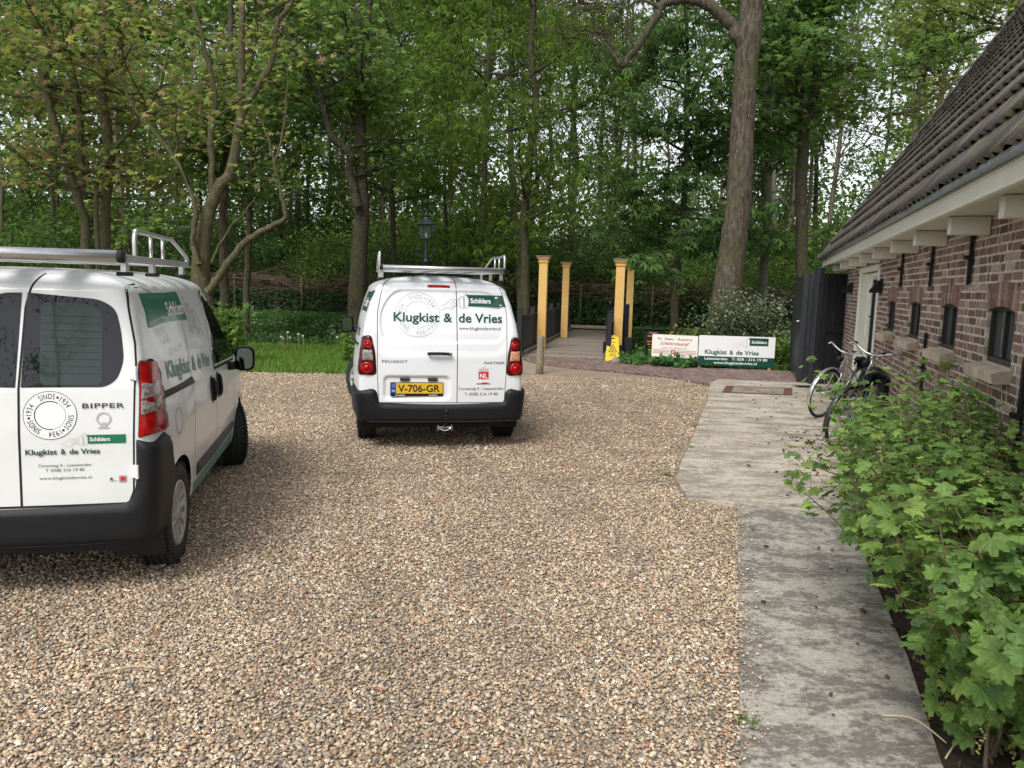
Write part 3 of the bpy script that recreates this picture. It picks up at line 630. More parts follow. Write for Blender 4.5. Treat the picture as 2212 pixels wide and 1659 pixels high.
    # right and left sides
    for sd, sx in (('R', 1), ('L', -1)):
        fs = S.mapper(sd, .003); fs2 = S.mapper(sd, .005); q = (lambda a, b: fs(a, b)) if sx > 0 else (lambda a, b: fs(2.3-a, b)); q2 = (lambda a, b: fs2(a, b)) if sx > 0 else (lambda a, b: fs2(1.5-a, b))
        mb = MB(); V, F = cdt([(.30, 1.64), (1.08, 1.605), (1.18, 1.425), (.30, 1.42)], .04); mb.add([fs(a, b) for a, b in V], F); mb.build('banner', M['green'], root, True)
        mb = MB(); txt(mb, 'Schilders', .70, 1.10, 1.465, .085, q2, .022, .92); mb.build('banner_lettering', M['white'], root)
        mb = MB(); hand(mb, 1.42, 1.42, .30, .004, q, flip=-1); mb.build('brush_drawing', M['black'], root)
        mb = MB(); qk = lambda a, b: q(a, b-.042*(a-.5)); txt(mb, 'Klugkist', .46, 1.00, 1.122, .10, qk, .026); txt(mb, '&', 1.07, 1.19, 1.122, .10, qk, .026); txt(mb, 'de Vries', 1.25, 1.68, 1.122, .10, qk, .026); mb.build('company_name', M['fgreen'], root)
        mb = MB(); txt(mb, 'Ceresweg 4', 2.05, 2.35, .85, .025, q, 0); txt(mb, 'T (058)', 2.1, 2.3, .80, .025, q, 0); mb.build('contact_lettering', M['grey'], root)
        S.patch('cab_window', rpoly([(1.84, 1.06), (2.72, 1.04), (2.62, 1.12), (2.26, 1.49), (2.1, 1.555), (1.82, 1.575)], [.04, .03, .05, .06, .06, .06]), sd, .002, M['glass'], root, .05)
        mb = MB(); line2(mb, rpoly([(1.81, 1.035), (2.76, 1.015), (2.65, 1.13), (2.28, 1.52), (2.1, 1.585), (1.79, 1.60)], [.04, .03, .05, .06, .06, .06]), .022, S.mapper(sd, .003), closed=True); mb.build('window_seal', M['dark'], root)
        S.patch('sliding_door_rail', rpoly([(.16, 1.022), (1.02, 1.022), (1.02, 1.072), (.16, 1.072)], .006), sd, .002, M['blackp'], root, .03, .022, .008)
        for yy, w_ in ((1.66, .085), (1.92, .085)):
            S.patch('door_handle_recess', circ(yy, .90, .10, 24, 0, 345, .75), sd, .002, M['dark'], root, .03, .006, .02)
            mb = MB(); mb.add(*tube(spline([S.pt(sd, yy, .98, .008), S.pt(sd, yy, .95, .02), S.pt(sd, yy, .86, .02), S.pt(sd, yy, .82, .008)], 12), .013, 8)); mb.build('side_handle', M['blackp'], root, True)
        S.patch('side_moulding', rpoly([(1.06, .405), (2.66, .42), (2.66, .50), (1.06, .495)], .015), sd, .002, M['steel'], root, .04, .018, .015)
        S.patch('sill_stripe', [(1.0, .305), (2.66, .305), (2.66, .395), (1.0, .38)], sd, .003, M['fgreen'], root, .06)
        S.patch('front_wing_trim', rpoly([(2.74, .60), (2.9, .66), (3.1, .69), (3.3, .66), (3.46, .58), (3.42, .55), (3.3, .62), (3.1, .65), (2.9, .62), (2.77, .56)], .01), sd, .002, PT, root, .03, .012, .02)
    S.patch('windscreen', rpoly([(-.62, 1.08), (.62, 1.08), (.53, 1.57), (-.53, 1.57)], .08), 'front', .003, M['glass'], root, .06)
    S.patch('front_bumper', rpoly([(-.75, .26), (.75, .26), (.75, .5), (-.75, .5)], .06), 'front', .002, M['blackp'], root, .05, .04, .05)
    for sx in (-1, 1): S.patch('headlight', rpoly([(sx*.5, .66), (sx*.72, .66), (sx*.72, .86), (sx*.56, .8)][::sx], .03), 'front', .003, M['clear'], root, .05, .02, .02)
    mirror(root, (.985, 2.42, 1.05), (.155, .20), 1); mirror(root, (-.985, 2.42, 1.05), (.155, .20), -1)
    for sx in (-1, 1): wheel(root, sx*.745, .585, .302, .185, 0, sx, spokes=12); wheel(root, sx*.745, 3.10, .302, .185, rad(24), sx, spokes=12)
    roof_rack(root, .735, -.02, 1.50, 1.785, lambda x, y: 1.70, (.06, .62, 1.42), (.17, 1.02, 1.47, .145), nbar=5, roller=.030)
    return root
# ================================================================== ground
def ditch(x, y):           # depth of the moat the footbridge crosses
    d = (x-1.25)*math.sin(rad(9.5))+(y-18.5)*math.cos(rad(9.5))
    return -1.5*sm(1.2, 3.2, d)*(1-sm(6.8, 10.5, d))+.10*sm(7.5, 11, d)*sm(-2, -4, x)
def build_ground():
    xs = np.unique(np.concatenate([np.linspace(-400, -24, 10), np.linspace(-24, 24, 81), np.linspace(24, 400, 10)]))
    ys = np.unique(np.concatenate([np.linspace(-300, 10, 10), np.linspace(10, 40, 76), np.linspace(40, 500, 12)]))
    X, Y = np.meshgrid(xs, ys); Zv = ditch(X, Y); rng = np.random.default_rng(1)
    Zv = Zv+np.where((Y > 19) & (Y < 60) & (abs(X) < 24), rng.normal(0, .03, X.shape), 0)-.012
    V = np.stack([X, Y, Zv], -1).reshape(-1, 3); nx = len(xs); i = np.arange(len(ys)-1)[:, None]*nx; j = np.arange(nx-1)[None]
    mb = MB(); mb.add(V, np.stack([i+j, i+j+1, i+nx+j+1, i+nx+j], -1).reshape(-1, 4))
    m, n, b = new_mat('ground_grass_soil'); tc = n.nodes.new('ShaderNodeTexCoord'); t = n.nodes.new('ShaderNodeTexNoise'); t.inputs['Scale'].default_value = 1.3; t.inputs['Detail'].default_value = 10
    cr = n.nodes.new('ShaderNodeValToRGB'); e = cr.color_ramp.elements; e[0].position = .35; e[0].color = (.022, .042, .010, 1); e[1].position = .7; e[1].color = (.05, .085, .018, 1)
    n.links.new(tc.outputs['Object'], t.inputs[0]); n.links.new(t.outputs['Fac'], cr.inputs[0]); n.links.new(cr.outputs[0], b.inputs['Base Color']); b.inputs['Roughness'].default_value = 1; b.inputs['Specular IOR Level'].default_value = .1
    tagit(mb.build('ground', m, None, True), kind='structure')
def sheet(name, poly, z, m, step=0, label=None):
    V, F = cdt(poly, step); mb = MB(); mb.add(np.c_[V, np.full(len(V), z)], F); return tagit(mb.build(name, m), kind='structure')
def polyslab(name, poly, z0, z1, m, kind='structure'):
    mb = MB(); A = np.array(poly); area = ((A[:, 0]*np.roll(A[:, 1], -1)-np.roll(A[:, 0], -1)*A[:, 1]).sum())
    if area < 0: A = A[::-1]
    mb.add(*prism(A, z0, z1, lambda a, b, h: (a, b, h))); return tagit(mb.build(name, m), kind=kind)
PAL = np.array([1.18, 1.115, 1.05])*np.array([(.46, .37, .25), (.36, .27, .18), (.27, .19, .125), (.58, .50, .38), (.20, .165, .13), (.15, .15, .15), (.33, .31, .28), (.70, .65, .56), (.38, .21, .11), (.10, .10, .11), (.50, .42, .32), (.30, .24, .18), (.42, .36, .28), (.36, .15, .08)])
PAL = PAL*.88+np.array([.40, .33, .255])*.12
PALW = np.array([14, 14, 10, 10, 9, 5, 8, 5, 5, 3, 12, 10, 10, 1.2]); PALW = PALW/PALW.sum()
GRAVEL = [(-16, -8), (-.2, -8), (-.70, -3), (.45, 1.0), (.9, 2.58), (1.84, 5.9), (2.2, 8.5), (3.2, 11), (4.2, 13.5), (3.60, 13.6), (3.42, 14.09), (3.01, 14.98), (2.23, 15.56), (1.24, 16.16), (.54, 16.9), (.22, 17.98), (.15, 18.5), (-.35, 17.5), (-.8, 15.6), (-1.5, 14.6), (-2.4, 14.15), (-5.2, 14.0), (-9, 14.05), (-16, 14.3)]
STRIP = [(-.73, -3), (.42, 1.0), (.86, 2.58), (1.81, 5.93), (2.62, 5.80), (1.89, 3.42), (1.60, 2.61), (1.12, 1.0), (-.05, -3)]
def gravel_mat():
    m, n, b = new_mat('river_gravel'); tc = n.nodes.new('ShaderNodeTexCoord')
    v = n.nodes.new('ShaderNodeTexVoronoi'); v.inputs['Scale'].default_value = 72; v.inputs['Randomness'].default_value = 1
    dn = n.nodes.new('ShaderNodeTexNoise'); dn.inputs['Scale'].default_value = 30
    mx = n.nodes.new('ShaderNodeMixRGB'); mx.inputs[0].default_value = .01; n.links.new(tc.outputs['Object'], mx.inputs[1]); n.links.new(dn.outputs['Color'], mx.inputs[2]); n.links.new(mx.outputs[0], v.inputs[0])
    sp = n.nodes.new('ShaderNodeSeparateColor'); n.links.new(v.outputs['Color'], sp.inputs[0])
    cr = n.nodes.new('ShaderNodeValToRGB'); cr.color_ramp.interpolation = 'CONSTANT'; e = cr.color_ramp.elements; c = 0
    rng = np.random.default_rng(3); idx = rng.permutation(len(PAL))
    while len(e) < len(PAL): e.new(.5)
    for k, i in enumerate(idx): e[k].position = c; e[k].color = (*(PAL[i]*.86), 1); c += PALW[i]
    n.links.new(sp.outputs[0], cr.inputs[0])
    # broad tone drifts, and each stone darker towards its edge
    t = n.nodes.new('ShaderNodeTexNoise'); t.inputs['Scale'].default_value = 1.1; t.inputs['Detail'].default_value = 5; n.links.new(tc.outputs['Object'], t.inputs[0])
    r = n.nodes.new('ShaderNodeMapRange'); r.inputs[1].default_value = .35; r.inputs[2].default_value = .65; r.inputs[3].default_value = .86; r.inputs[4].default_value = 1.12; n.links.new(t.outputs['Fac'], r.inputs[0])
    r2 = n.nodes.new('ShaderNodeMapRange'); r2.inputs[1].default_value = .35; r2.inputs[2].default_value = .75; r2.inputs[3].default_value = 1; r2.inputs[4].default_value = .45; n.links.new(v.outputs['Distance'], r2.inputs[0])
    mu = n.nodes.new('ShaderNodeMath'); mu.operation = 'MULTIPLY'; n.links.new(r.outputs[0], mu.inputs[0]); n.links.new(r2.outputs[0], mu.inputs[1])
    h = n.nodes.new('ShaderNodeHueSaturation'); n.links.new(cr.outputs[0], h.inputs['Color']); n.links.new(mu.outputs[0], h.inputs['Value']); n.links.new(h.outputs[0], b.inputs['Base Color'])
    bp = n.nodes.new('ShaderNodeBump'); bp.invert = True; bp.inputs['Strength'].default_value = .9; bp.inputs['Distance'].default_value = .008; n.links.new(v.outputs['Distance'], bp.inputs['Height']); n.links.new(bp.outputs[0], b.inputs['Normal'])
    b.inputs['Roughness'].default_value = .75; return m
def pebbles():
    rng = np.random.default_rng(7); A = np.array(GRAVEL, float); S = np.array(STRIP, float)
    bands = [(1.9, 4.2, 7600, .0064), (4.2, 6.5, 5200, .0070), (6.5, 9.5, 2200, .0080), (9.5, 14.6, 800, .0092)]
    Cs = []; Rs = []
    for y0, y1, dn, rr in bands:
        x0, x1 = -.70*y1-.3, .30*y1+.7; n = int((x1-x0)*(y1-y0)*dn); c = np.stack([rng.uniform(x0, x1, n), rng.uniform(y0, y1, n)], 1)
        c = c[(c[:, 0] > -.70*c[:, 1]-.3) & inside(c, A) & ~inside(c, S)]; c = c[~(inside(c, np.array([(1.43, 6.0), (1.47, 6.8), (3.9, 14.6), (9, 14.6), (9, 6), (1.8, 5.95)])))]
        Cs.append(c); Rs.append(rr*np.exp(rng.normal(0, .30, len(c))).clip(.5, 2.1))
    m_ = 420; t_ = rng.random(m_); e0 = np.array([.86, 2.58])*(1-t_[:, None])+np.array([1.81, 5.93])*t_[:, None]; e0[:, 0] += .01+.10*rng.random(m_)**2.5; t_ = rng.random(300); e1 = np.array([1.50, 6.2])*(1-t_[:, None])+np.array([3.5, 13.5])*t_[:, None]; e1[:, 0] += .06+.5*rng.random(300)**3
    ns = m_+300; Cs += [e0, e1]; Rs += [rng.uniform(.004, .008, m_), rng.uniform(.005, .010, 300)]
    C = np.concatenate(Cs); r = np.concatenate(Rs); n = len(C); lift = np.zeros(n); lift[-ns:] = .022
    t = (1+5**.5)/2; I = np.array([(-1, t, 0), (1, t, 0), (-1, -t, 0), (1, -t, 0), (0, -1, t), (0, 1, t), (0, -1, -t), (0, 1, -t), (t, 0, -1), (t, 0, 1), (-t, 0, -1), (-t, 0, 1)]); I /= np.linalg.norm(I[0])
    F = np.array([(0, 11, 5), (0, 5, 1), (0, 1, 7), (0, 7, 10), (0, 10, 11), (1, 5, 9), (5, 11, 4), (11, 10, 2), (10, 7, 6), (7, 1, 8), (3, 9, 4), (3, 4, 2), (3, 2, 6), (3, 6, 8), (3, 8, 9), (4, 9, 5), (2, 4, 11), (6, 2, 10), (8, 6, 7), (9, 8, 1)])
    sc_ = np.stack([r*rng.uniform(.9, 1.45, n), r*rng.uniform(.7, 1.0, n), r*rng.uniform(.4, .75, n)], 1)
    V = I[None]*sc_[:, None]*(1+rng.normal(0, .09, (n, 12, 1))); a = rng.uniform(0, 2*PI, n); c, s_ = np.cos(a)[:, None], np.sin(a)[:, None]
    tl = rng.normal(0, .3, n)[:, None]; z = V[:, :, 2]+V[:, :, 0]*tl
    P = np.stack([V[:, :, 0]*c-V[:, :, 1]*s_+C[:, None, 0], V[:, :, 0]*s_+V[:, :, 1]*c+C[:, None, 1], z+(.006+lift+sc_[:, 2]*rng.uniform(.2, 1.1, n))[:, None]], -1).reshape(-1, 3)
    FF = (F[None]+np.arange(n)[:, None, None]*12).reshape(-1, 3)
    col = PAL[rng.choice(len(PAL), n, p=PALW)]*rng.uniform(.8, 1.2, (n, 1))
    drift = 1+.10*np.sin(C[:, 0:1]*1.9+C[:, 1:2]*.7)*np.sin(C[:, 1:2]*1.3-C[:, 0:1]*.8)+.07*np.sin(C[:, 0:1]*5.1-C[:, 1:2]*2.7+1)*np.sin(C[:, 1:2]*3.9+C[:, 0:1]*2.2)+.05*np.sin(C[:, 0:1]*11+C[:, 1:2]*3)
    mb = MB(); mb.add(P, FF, np.repeat(col*drift, 12, 0)); o = mb.build('gravel', attr_mat('pebble', .7, bump=.0, spec=.35), None, True); tagit(o, 'loose rounded pebbles of the yard, beige brown and grey', 'gravel', kind='stuff')
    print('pebbles', n)
def concrete_mat(name, c0, c1, streak=(1, 1, 1), scale=1.6):
    m, n, b = new_mat(name); tc = n.nodes.new('ShaderNodeTexCoord'); mp = n.nodes.new('ShaderNodeMapping'); mp.inputs['Scale'].default_value = streak; n.links.new(tc.outputs['Object'], mp.inputs[0])
    t = n.nodes.new('ShaderNodeTexNoise'); t.inputs['Scale'].default_value = scale; t.inputs['Detail'].default_value = 12; t.inputs['Roughness'].default_value = .74; t.inputs['Distortion'].default_value = .25; n.links.new(mp.outputs[0], t.inputs[0])
    cr = n.nodes.new('ShaderNodeValToRGB'); e = cr.color_ramp.elements; e[0].position = .465; e[0].color = (*c0, 1); e[1].position = .54; e[1].color = (*c1, 1)
    tf = n.nodes.new('ShaderNodeTexNoise'); tf.inputs['Scale'].default_value = 24; tf.inputs['Detail'].default_value = 8; tf.inputs['Roughness'].default_value = .75; n.links.new(mp.outputs[0], tf.inputs[0]); ad = n.nodes.new('ShaderNodeMixRGB'); ad.inputs[0].default_value = .42; n.links.new(t.outputs['Fac'], ad.inputs[1]); n.links.new(tf.outputs['Fac'], ad.inputs[2]); n.links.new(ad.outputs[0], cr.inputs[0])
    t2 = n.nodes.new('ShaderNodeTexNoise'); t2.inputs['Scale'].default_value = 55; t2.inputs['Detail'].default_value = 8; t2.inputs['Roughness'].default_value = .8; n.links.new(tc.outputs['Object'], t2.inputs[0])
    r = n.nodes.new('ShaderNodeMapRange'); r.inputs[1].default_value = .3; r.inputs[2].default_value = .7; r.inputs[3].default_value = .62; r.inputs[4].default_value = 1.35; n.links.new(t2.outputs['Fac'], r.inputs[0])
    v = n.nodes.new('ShaderNodeTexVoronoi'); v.inputs['Scale'].default_value = 38; n.links.new(tc.outputs['Object'], v.inputs[0]); vr = n.nodes.new('ShaderNodeMapRange'); vr.inputs[1].default_value = .06; vr.inputs[2].default_value = .13; vr.inputs[3].default_value = 1.5; vr.inputs[4].default_value = 1; n.links.new(v.outputs['Distance'], vr.inputs[0])
    mu = n.nodes.new('ShaderNodeMath'); mu.operation = 'MULTIPLY'; n.links.new(r.outputs[0], mu.inputs[0]); n.links.new(vr.outputs[0], mu.inputs[1])
    h = n.nodes.new('ShaderNodeHueSaturation'); n.links.new(cr.outputs[0], h.inputs['Color']); n.links.new(mu.outputs[0], h.inputs['Value']); n.links.new(h.outputs[0], b.inputs['Base Color'])
    bp = n.nodes.new('ShaderNodeBump'); bp.inputs['Strength'].default_value = .5; bp.inputs['Distance'].default_value = .006; n.links.new(t2.outputs['Fac'], bp.inputs['Height']); n.links.new(bp.outputs[0], b.inputs['Normal']); b.inputs['Roughness'].default_value = .85
    return m
def yard():
    build_ground()
    gm = gravel_mat(); sheet('gravel_yard', GRAVEL, .001, gm, 0)
    pebbles()
    # concrete strip and slabs
    m1 = concrete_mat('concrete_strip', (.17, .152, .13), (.42, .385, .33), (1, 1.35, 1), 3.2)
    m2 = concrete_mat('concrete_slab', (.27, .235, .185), (.52, .46, .375), (.7, 1.6, 1), 2.3)
    polyslab('pavement', STRIP, -.1, .022, m1)
    L = [(1.81, 5.95), (1.46, 6.13), (1.482, 6.66), (1.63, 7.2), (1.75, 7.6), (1.914, 8.12), (2.235, 9.17), (2.46, 9.92), (3.04, 11.79), (3.60, 13.9), (3.95, 14.7)]
    R = [(2.75, 5.7), (2.78, 5.85), (3.0, 6.4), (3.25, 6.9), (3.45, 7.3), (3.75, 7.8), (4.38, 8.9), (4.58, 9.5), (5.28, 11.65), (5.85, 13.45), (6.16, 14.42)]
    rng = np.random.default_rng(5)
    for i in range(1, len(L)-1):
        (ax, ay), (bx, by) = L[i], L[i+1]; (cx, cy), (dx, dy) = R[i+1], R[i]
        e = .012; n = 30; lo = [(ax+(dx-ax)*t, ay+(dy-ay)*t+e+rng.uniform(0, .022)) for t in np.linspace(0, 1, n)]; hi = [(bx+(cx-bx)*t, by+(cy-by)*t-rng.uniform(0, .022)) for t in np.linspace(1, 0, n)]
        polyslab('pavement', lo+hi, -.1, .03+rng.uniform(-.003, .003), m2)
    polyslab('pavement', [(1.82, 5.945), (1.46, 6.12), (2.77, 5.83), (2.70, 5.74)], -.1, .028, m2)
    sheet('soil_strip', [(-.3, -3), (1.0, 1.0), (1.50, 2.6), (1.80, 3.42), (2.5, 5.8), (2.8, 6.3), (6.0, 14.45), (6.3, 14.5), (.65, -3)], .006, mat('garden_soil', (.045, .032, .022), 1, noise=.5, nscale=25, bump=1, bscale=50))
    # manhole frame and grate
    t = empty('drain_cover', (0, 0, 0), 0, 'rusty rectangular drain frame filled with two concrete lids in the concrete slab', 'drain cover')
    P = [np.array(p) for p in ((3.50, 12.70), (4.62, 12.58), (4.96, 13.50), (3.82, 13.62))]
    q = lambda a, b: (P[0]*(1-a)+P[1]*a)*(1-b)+(P[3]*(1-a)+P[2]*a)*b
    def quad(nm, a0, a1, b0, b1, z, m_): mb = MB(); mb.add(*prism([q(a0, b0), q(a1, b0), q(a1, b1), q(a0, b1)], .0, z, lambda a, b, h: (a, b, h))); mb.build(nm, m_, t)
    rust = mat('rusty_iron', (.12, .055, .035), .85, noise=.4, nscale=20)
    quad('frame', 0, .12, 0, 1, .044, rust); quad('frame', .88, 1, 0, 1, .044, rust); quad('frame', .12, .88, 0, .06, .042, rust); quad('frame', .12, .88, .94, 1, .042, rust)
    lid = concrete_mat('lid_concrete', (.18, .16, .11), (.30, .27, .20), (1, 1, 1), 4)
    quad('lid', .125, .497, .065, .935, .04, lid); quad('lid', .503, .875, .065, .935, .04, lid)
    t = empty('floor_grate', (0, 0, 0), 0, 'small black iron grate in the slab before the black gate', 'grate'); mb = MB()
    for k in range(9): a = k/8; x0, y0 = 5.10+(5.25-5.10)*a, 13.68+.34*a; mb.box((5.36+.10*a-.04, 13.69+.036*k, .036), (.44, .012, .012))
    mb.build('bars', M['steel'], t); mb = MB(); mb.box((5.37, 13.83, .031), (.47, .33, .006)); mb.build('frame', M['dark'], t)
    # brick path
    poly = np.array([(.22, 17.98), (.54, 16.9), (1.24, 16.16), (2.23, 15.56), (3.01, 14.98), (3.42, 14.09), (3.58, 13.75), (3.97, 14.75), (5.3, 14.5), (5.9, 14.6), (6.6, 16.5), (5.46, 16.83), (3.7, 17.04), (2.78, 17.5), (2.14, 18.2), (.25, 18.8)])
    sheet('path_bed', poly, .006, mat('path_joint', (.07, .055, .04), 1))
    rng = np.random.default_rng(11); mb = MB(); a = rad(6); c, s_ = math.cos(a), math.sin(a); n = 0
    for i in range(-20, 130):
        for j in range(-10, 40):
            x, y = i*.066, j*.205+(.10 if i % 2 else 0); X, Y = x*c-y*s_+.5, x*s_+y*c+13.2
            if not inside(np.array([(X, Y)]), poly)[0]: continue
            R = np.array([[c, -s_, 0], [s_, c, 0], [0, 0, 1]]); b = rng.uniform(.65, 1.25); col = np.array((.20, .140, .120))*b*(1+rng.normal(0, .05, 3))
            mb.box((X, Y, .012+rng.uniform(-.003, .003)), (.060, .199, .03), R, np.clip(col, .02, 1), .004); n += 1
    tagit(mb.build('path', attr_mat('path_brick', .85, noise=.2, nscale=30, bump=.3)), kind='structure')
    sheet('gravel_path', [(-2, 31.2), (2.0, 30.6), (6, 30.4), (14, 29.6), (14, 32.2), (6, 33), (2, 33.4), (-2, 34)], .11, gm)
    # edging of tufts along the concrete
# ================================================================== farmhouse
W0 = np.array([6.205, 14.503]); WAZ = 17.8
def wall_pt(s, o, z=0):
    a = rad(WAZ); return np.array([W0[0]-math.sin(a)*s-math.cos(a)*o, W0[1]-math.cos(a)*s+math.sin(a)*o, z])
def farmhouse():
    root = empty('brick_farmhouse', (W0[0], W0[1], 0), rad(180-WAZ), 'low old brick farmhouse with a steep dark pantile roof and cream eaves', 'house')
    rng = np.random.default_rng(21); S0, S1, ZT = -1.2, 13.6, 2.27
    win = [(5.19, 5.76), (6.68, 7.28), (8.20, 8.79), (9.66, 10.27), (11.15, 11.75), (12.6, 13.2)]
    ops = [(a, b, 1.285, 1.655) for a, b in win]+[(2.10, 4.26, -.1, 2.13)]
    mortar = mat('mortar', (.54, .475, .39), .95, noise=.3, nscale=15, bump=.6, bscale=90)
    mb = MB(); g = .007
    def blk(a, b, z0, z1): mb.box((-.13, (a+b)/2, (z0+z1)/2), (.26, b-a, z1-z0))
    cuts = sorted(set([S0, S1]+[v for o in ops for v in (o[0]-g, o[1]+g)]))
    for a, b in zip(cuts[:-1], cuts[1:]):
        o = [q for q in ops if q[0]-g <= a+1e-6 and b <= q[1]+g+1e-6]
        if not o: blk(a, b, -.1, ZT)
        else:
            if o[0][2] > 0: blk(a, b, -.1, o[0][2]-g)
            blk(a, b, o[0][3]+g, ZT)
    wl = mb.build('wall', mortar, root)
    mb = MB(); C = .0625; base = [(.13, .085, .073), (.18, .115, .097), (.25, .162, .135), (.31, .23, .19), (.15, .10, .088), (.21, .138, .118), (.36, .285, .24), (.25, .15, .12)]
    for k in range(int(ZT/C)):
        z = k*C; s = S0-rng.uniform(0, .1); t = k % 2
        while s < S1:
            Lb = (.092 if t else .192)*rng.uniform(.92, 1.08); t = 1-t if rng.random() < .93 else t; a, b = s+.012, s+Lb; s += Lb+.012
            a, b = max(a, S0), min(b, S1)
            for oa, ob, za, zb in ops:
                if z+C > za+.008 and z < zb-.008:
                    if a >= oa and b <= ob: a = b = 0
                    elif a < oa < b: b = oa
                    elif a < ob < b: a = ob
            if b-a < .02: continue
            d = rng.uniform(.0015, .005); col = np.array(base[rng.integers(len(base))])*rng.uniform(.8, 1.2)
            mb.box(((d-.11)/2, (a+b)/2, z+C/2+rng.normal(0, .001)), (.11+d, b-a, C-.0145), None, col, .003)
    bm_ = attr_mat('old_brick', .9, noise=.28, nscale=28, bump=.8, bscale=70)
    mb.build('bricks', bm_, wl)
    # wall behind, gable and far side
    mb = MB(); mb.box((-9.6, (S0+S1)/2, 1.2), (.25, S1-S0, 2.4)); mb.add([(0-.1, S0, 0), (-9.6, S0, 0), (-9.6, S0, 2.4), (-4.67, S0, 9.6), (-.1, S0, 2.4)], [[0, 1, 2, 3, 4]]); mb.add([(0-.1, S1, 0), (-9.6, S1, 0), (-9.6, S1, 2.4), (-4.67, S1, 9.6), (-.1, S1, 2.4)], [[4, 3, 2, 1, 0]]); mb.build('rear_wall', mortar, root)
    # windows
    frm = mat('black_window_frame', (.015, .015, .014), .4); sillm = attr_mat('sill_brick', .9, noise=.2, nscale=20, bump=.5)
    for a, b in win:
        t = empty('window', (0, 0, 0)); t.parent = root; mb = MB()
        for s_ in (a+.015, b-.015): mb.box((-.045, s_, 1.47), (.05, .03, .37))
        mb.box((-.045, (a+b)/2, 1.30), (.05, b-a-.06, .03)); mb.box((-.045, (a+b)/2, 1.64), (.05, b-a-.06, .03)); mb.box((-.042, (a+b)/2, 1.47), (.03, .022, .31)); mb.build('frame', frm, t)
        mb = MB(); mb.add([(-.052, a, 1.28), (-.052, b, 1.28), (-.052, b, 1.66), (-.052, a, 1.66)], [[0, 1, 2, 3]]); mb.build('pane', M['wglass'], t)
        mb = MB(); n = 9; s0, s1 = a-.05, b+.05
        for i in range(n):
            y = s0+(s1-s0)*(i+.5)/n; c = np.array((.52, .43, .33))*rng.uniform(.85, 1.12); w_ = (s1-s0)/n-.004
            V = np.array([(-.09, y-w_/2, 1.185), (.105, y-w_/2, 1.18), (.113, y-w_/2, 1.248), (-.09, y-w_/2, 1.290)]); V2 = V+np.array([0, w_, 0]); mb.add(np.r_[V, V2], [[0, 1, 2, 3], [7, 6, 5, 4], [0, 4, 5, 1], [1, 5, 6, 2], [2, 6, 7, 3], [3, 7, 4, 0]], c)
        mb.add(*[np.array([(-.09, s0, 1.19), (.102, s0, 1.185), (.109, s0, 1.243), (-.09, s0, 1.285), (-.09, s1, 1.19), (.102, s1, 1.185), (.109, s1, 1.243), (-.09, s1, 1.285)]), [[0, 1, 2, 3], [7, 6, 5, 4], [0, 4, 5, 1], [1, 5, 6, 2], [2, 6, 7, 3], [3, 7, 4, 0]]], (.36, .30, .23)); mb.build('sill', sillm, t)
        mb = MB(); n = 11; cs = (a+b)/2
        for i in range(n):
            u_ = (i+.5)/n*2-1; ang = -u_*.24; y = cs+u_*(b-a+.10)/2; z = 1.735-.045*u_*u_; c_, s_ = math.cos(ang), math.sin(ang); R = np.array([[1, 0, 0], [0, c_, -s_], [0, s_, c_]])
            mb.box((-.055, y, z), (.122, (b-a+.1)/n-.022, .165), R, np.array(base[rng.choice([1, 2, 5, 7, 3])])*rng.uniform(.8, 1.2), .003)
        mb.build('arch', bm_, t)
        mb = MB(); yy = np.linspace(a, b, 10); V = [(-.03, q, 1.665) for q in yy]+[(-.03, q, 1.62+.04*(1-((q-cs)/(b-a)*2)**2)) for q in yy]; mb.add(V, [[i, i+1, 11+i, 10+i] for i in range(9)]); mb.build('arch_infill', frm, t)
    # iron wall ties
    for s_, z0, z1 in ((4.75+.0, 1.83, 2.15), (6.10, 1.80, 2.25), (7.72, 1.80, 2.25), (9.12, 1.80, 2.25), (10.5, 1.80, 2.25), (7.75, .78, 1.38), (10.62, .75, 1.38), (13.2, .75, 1.38)):
        if s_ < 5: continue
        mb = MB(); V = rpoly([(s_-.022, z0), (s_+.022, z0+.01), (s_+.022, z1-.03), (s_, z1), (s_-.022, z1-.03)], .004); mb.add(*prism(V, .012, .032, lambda p, q, h: (h, p, q))); mb.box((.04, s_, z0+(z1-z0)*.45), (.05, .07, .03)); mb.build('wall_tie', M['blackp'], root)
    # eaves
    cream = mat('cream_paint', (.74, .73, .64), .5, noise=.06, nscale=6)
    for i, s_ in enumerate((-.1, 1.35, 2.8, 4.15, 5.5, 6.88, 8.15, 9.48, 10.75, 12.1, 13.4)):
        mb = MB(); mb.box((.13, s_, 2.205), (.25, .10, .125), bev=.004); mb.build('rafter_end', cream, root)
    mb = MB(); mb.box((.155, 6.05, 2.282), (.32, 15.2, .02)); mb.build('soffit', cream, root)
    mb = MB(); mb.box((.3365, 6.05, 2.313), (.03, 15.2, .132), bev=.003); mb.box((.360, 6.05, 2.262), (.018, 15.2, .024), bev=.005); mb.box((.358, 6.05, 2.368), (.018, 15.2, .02), bev=.004); mb.build('fascia', cream, root)
    mb = MB(); P = [(.378+.030*math.cos(t), .030*math.sin(t)) for t in np.linspace(PI, 2*PI, 12)]; P += [(.378+.027*math.cos(t), .027*math.sin(t)) for t in np.linspace(2*PI, PI, 12)]
    mb.add(*prism(P, -1.5, 13.65, lambda p, q, h: (p+.008, h, 2.402+q))); mb.add(*tube([(.417, -1.5, 2.403), (.417, 13.65, 2.403)], .006, 8)); mb.build('gutter', mat('zinc', (.27, .31, .34), .45, metal=.3, noise=.1, nscale=10), root, True)
    # roof of pantiles
    pt_ = rad(56); dx, dz = -math.cos(pt_), math.sin(pt_); nx_, nz_ = math.sin(pt_), math.cos(pt_); CO = .365; NR = 25; per = .18; ns = int(15.15/per)*8
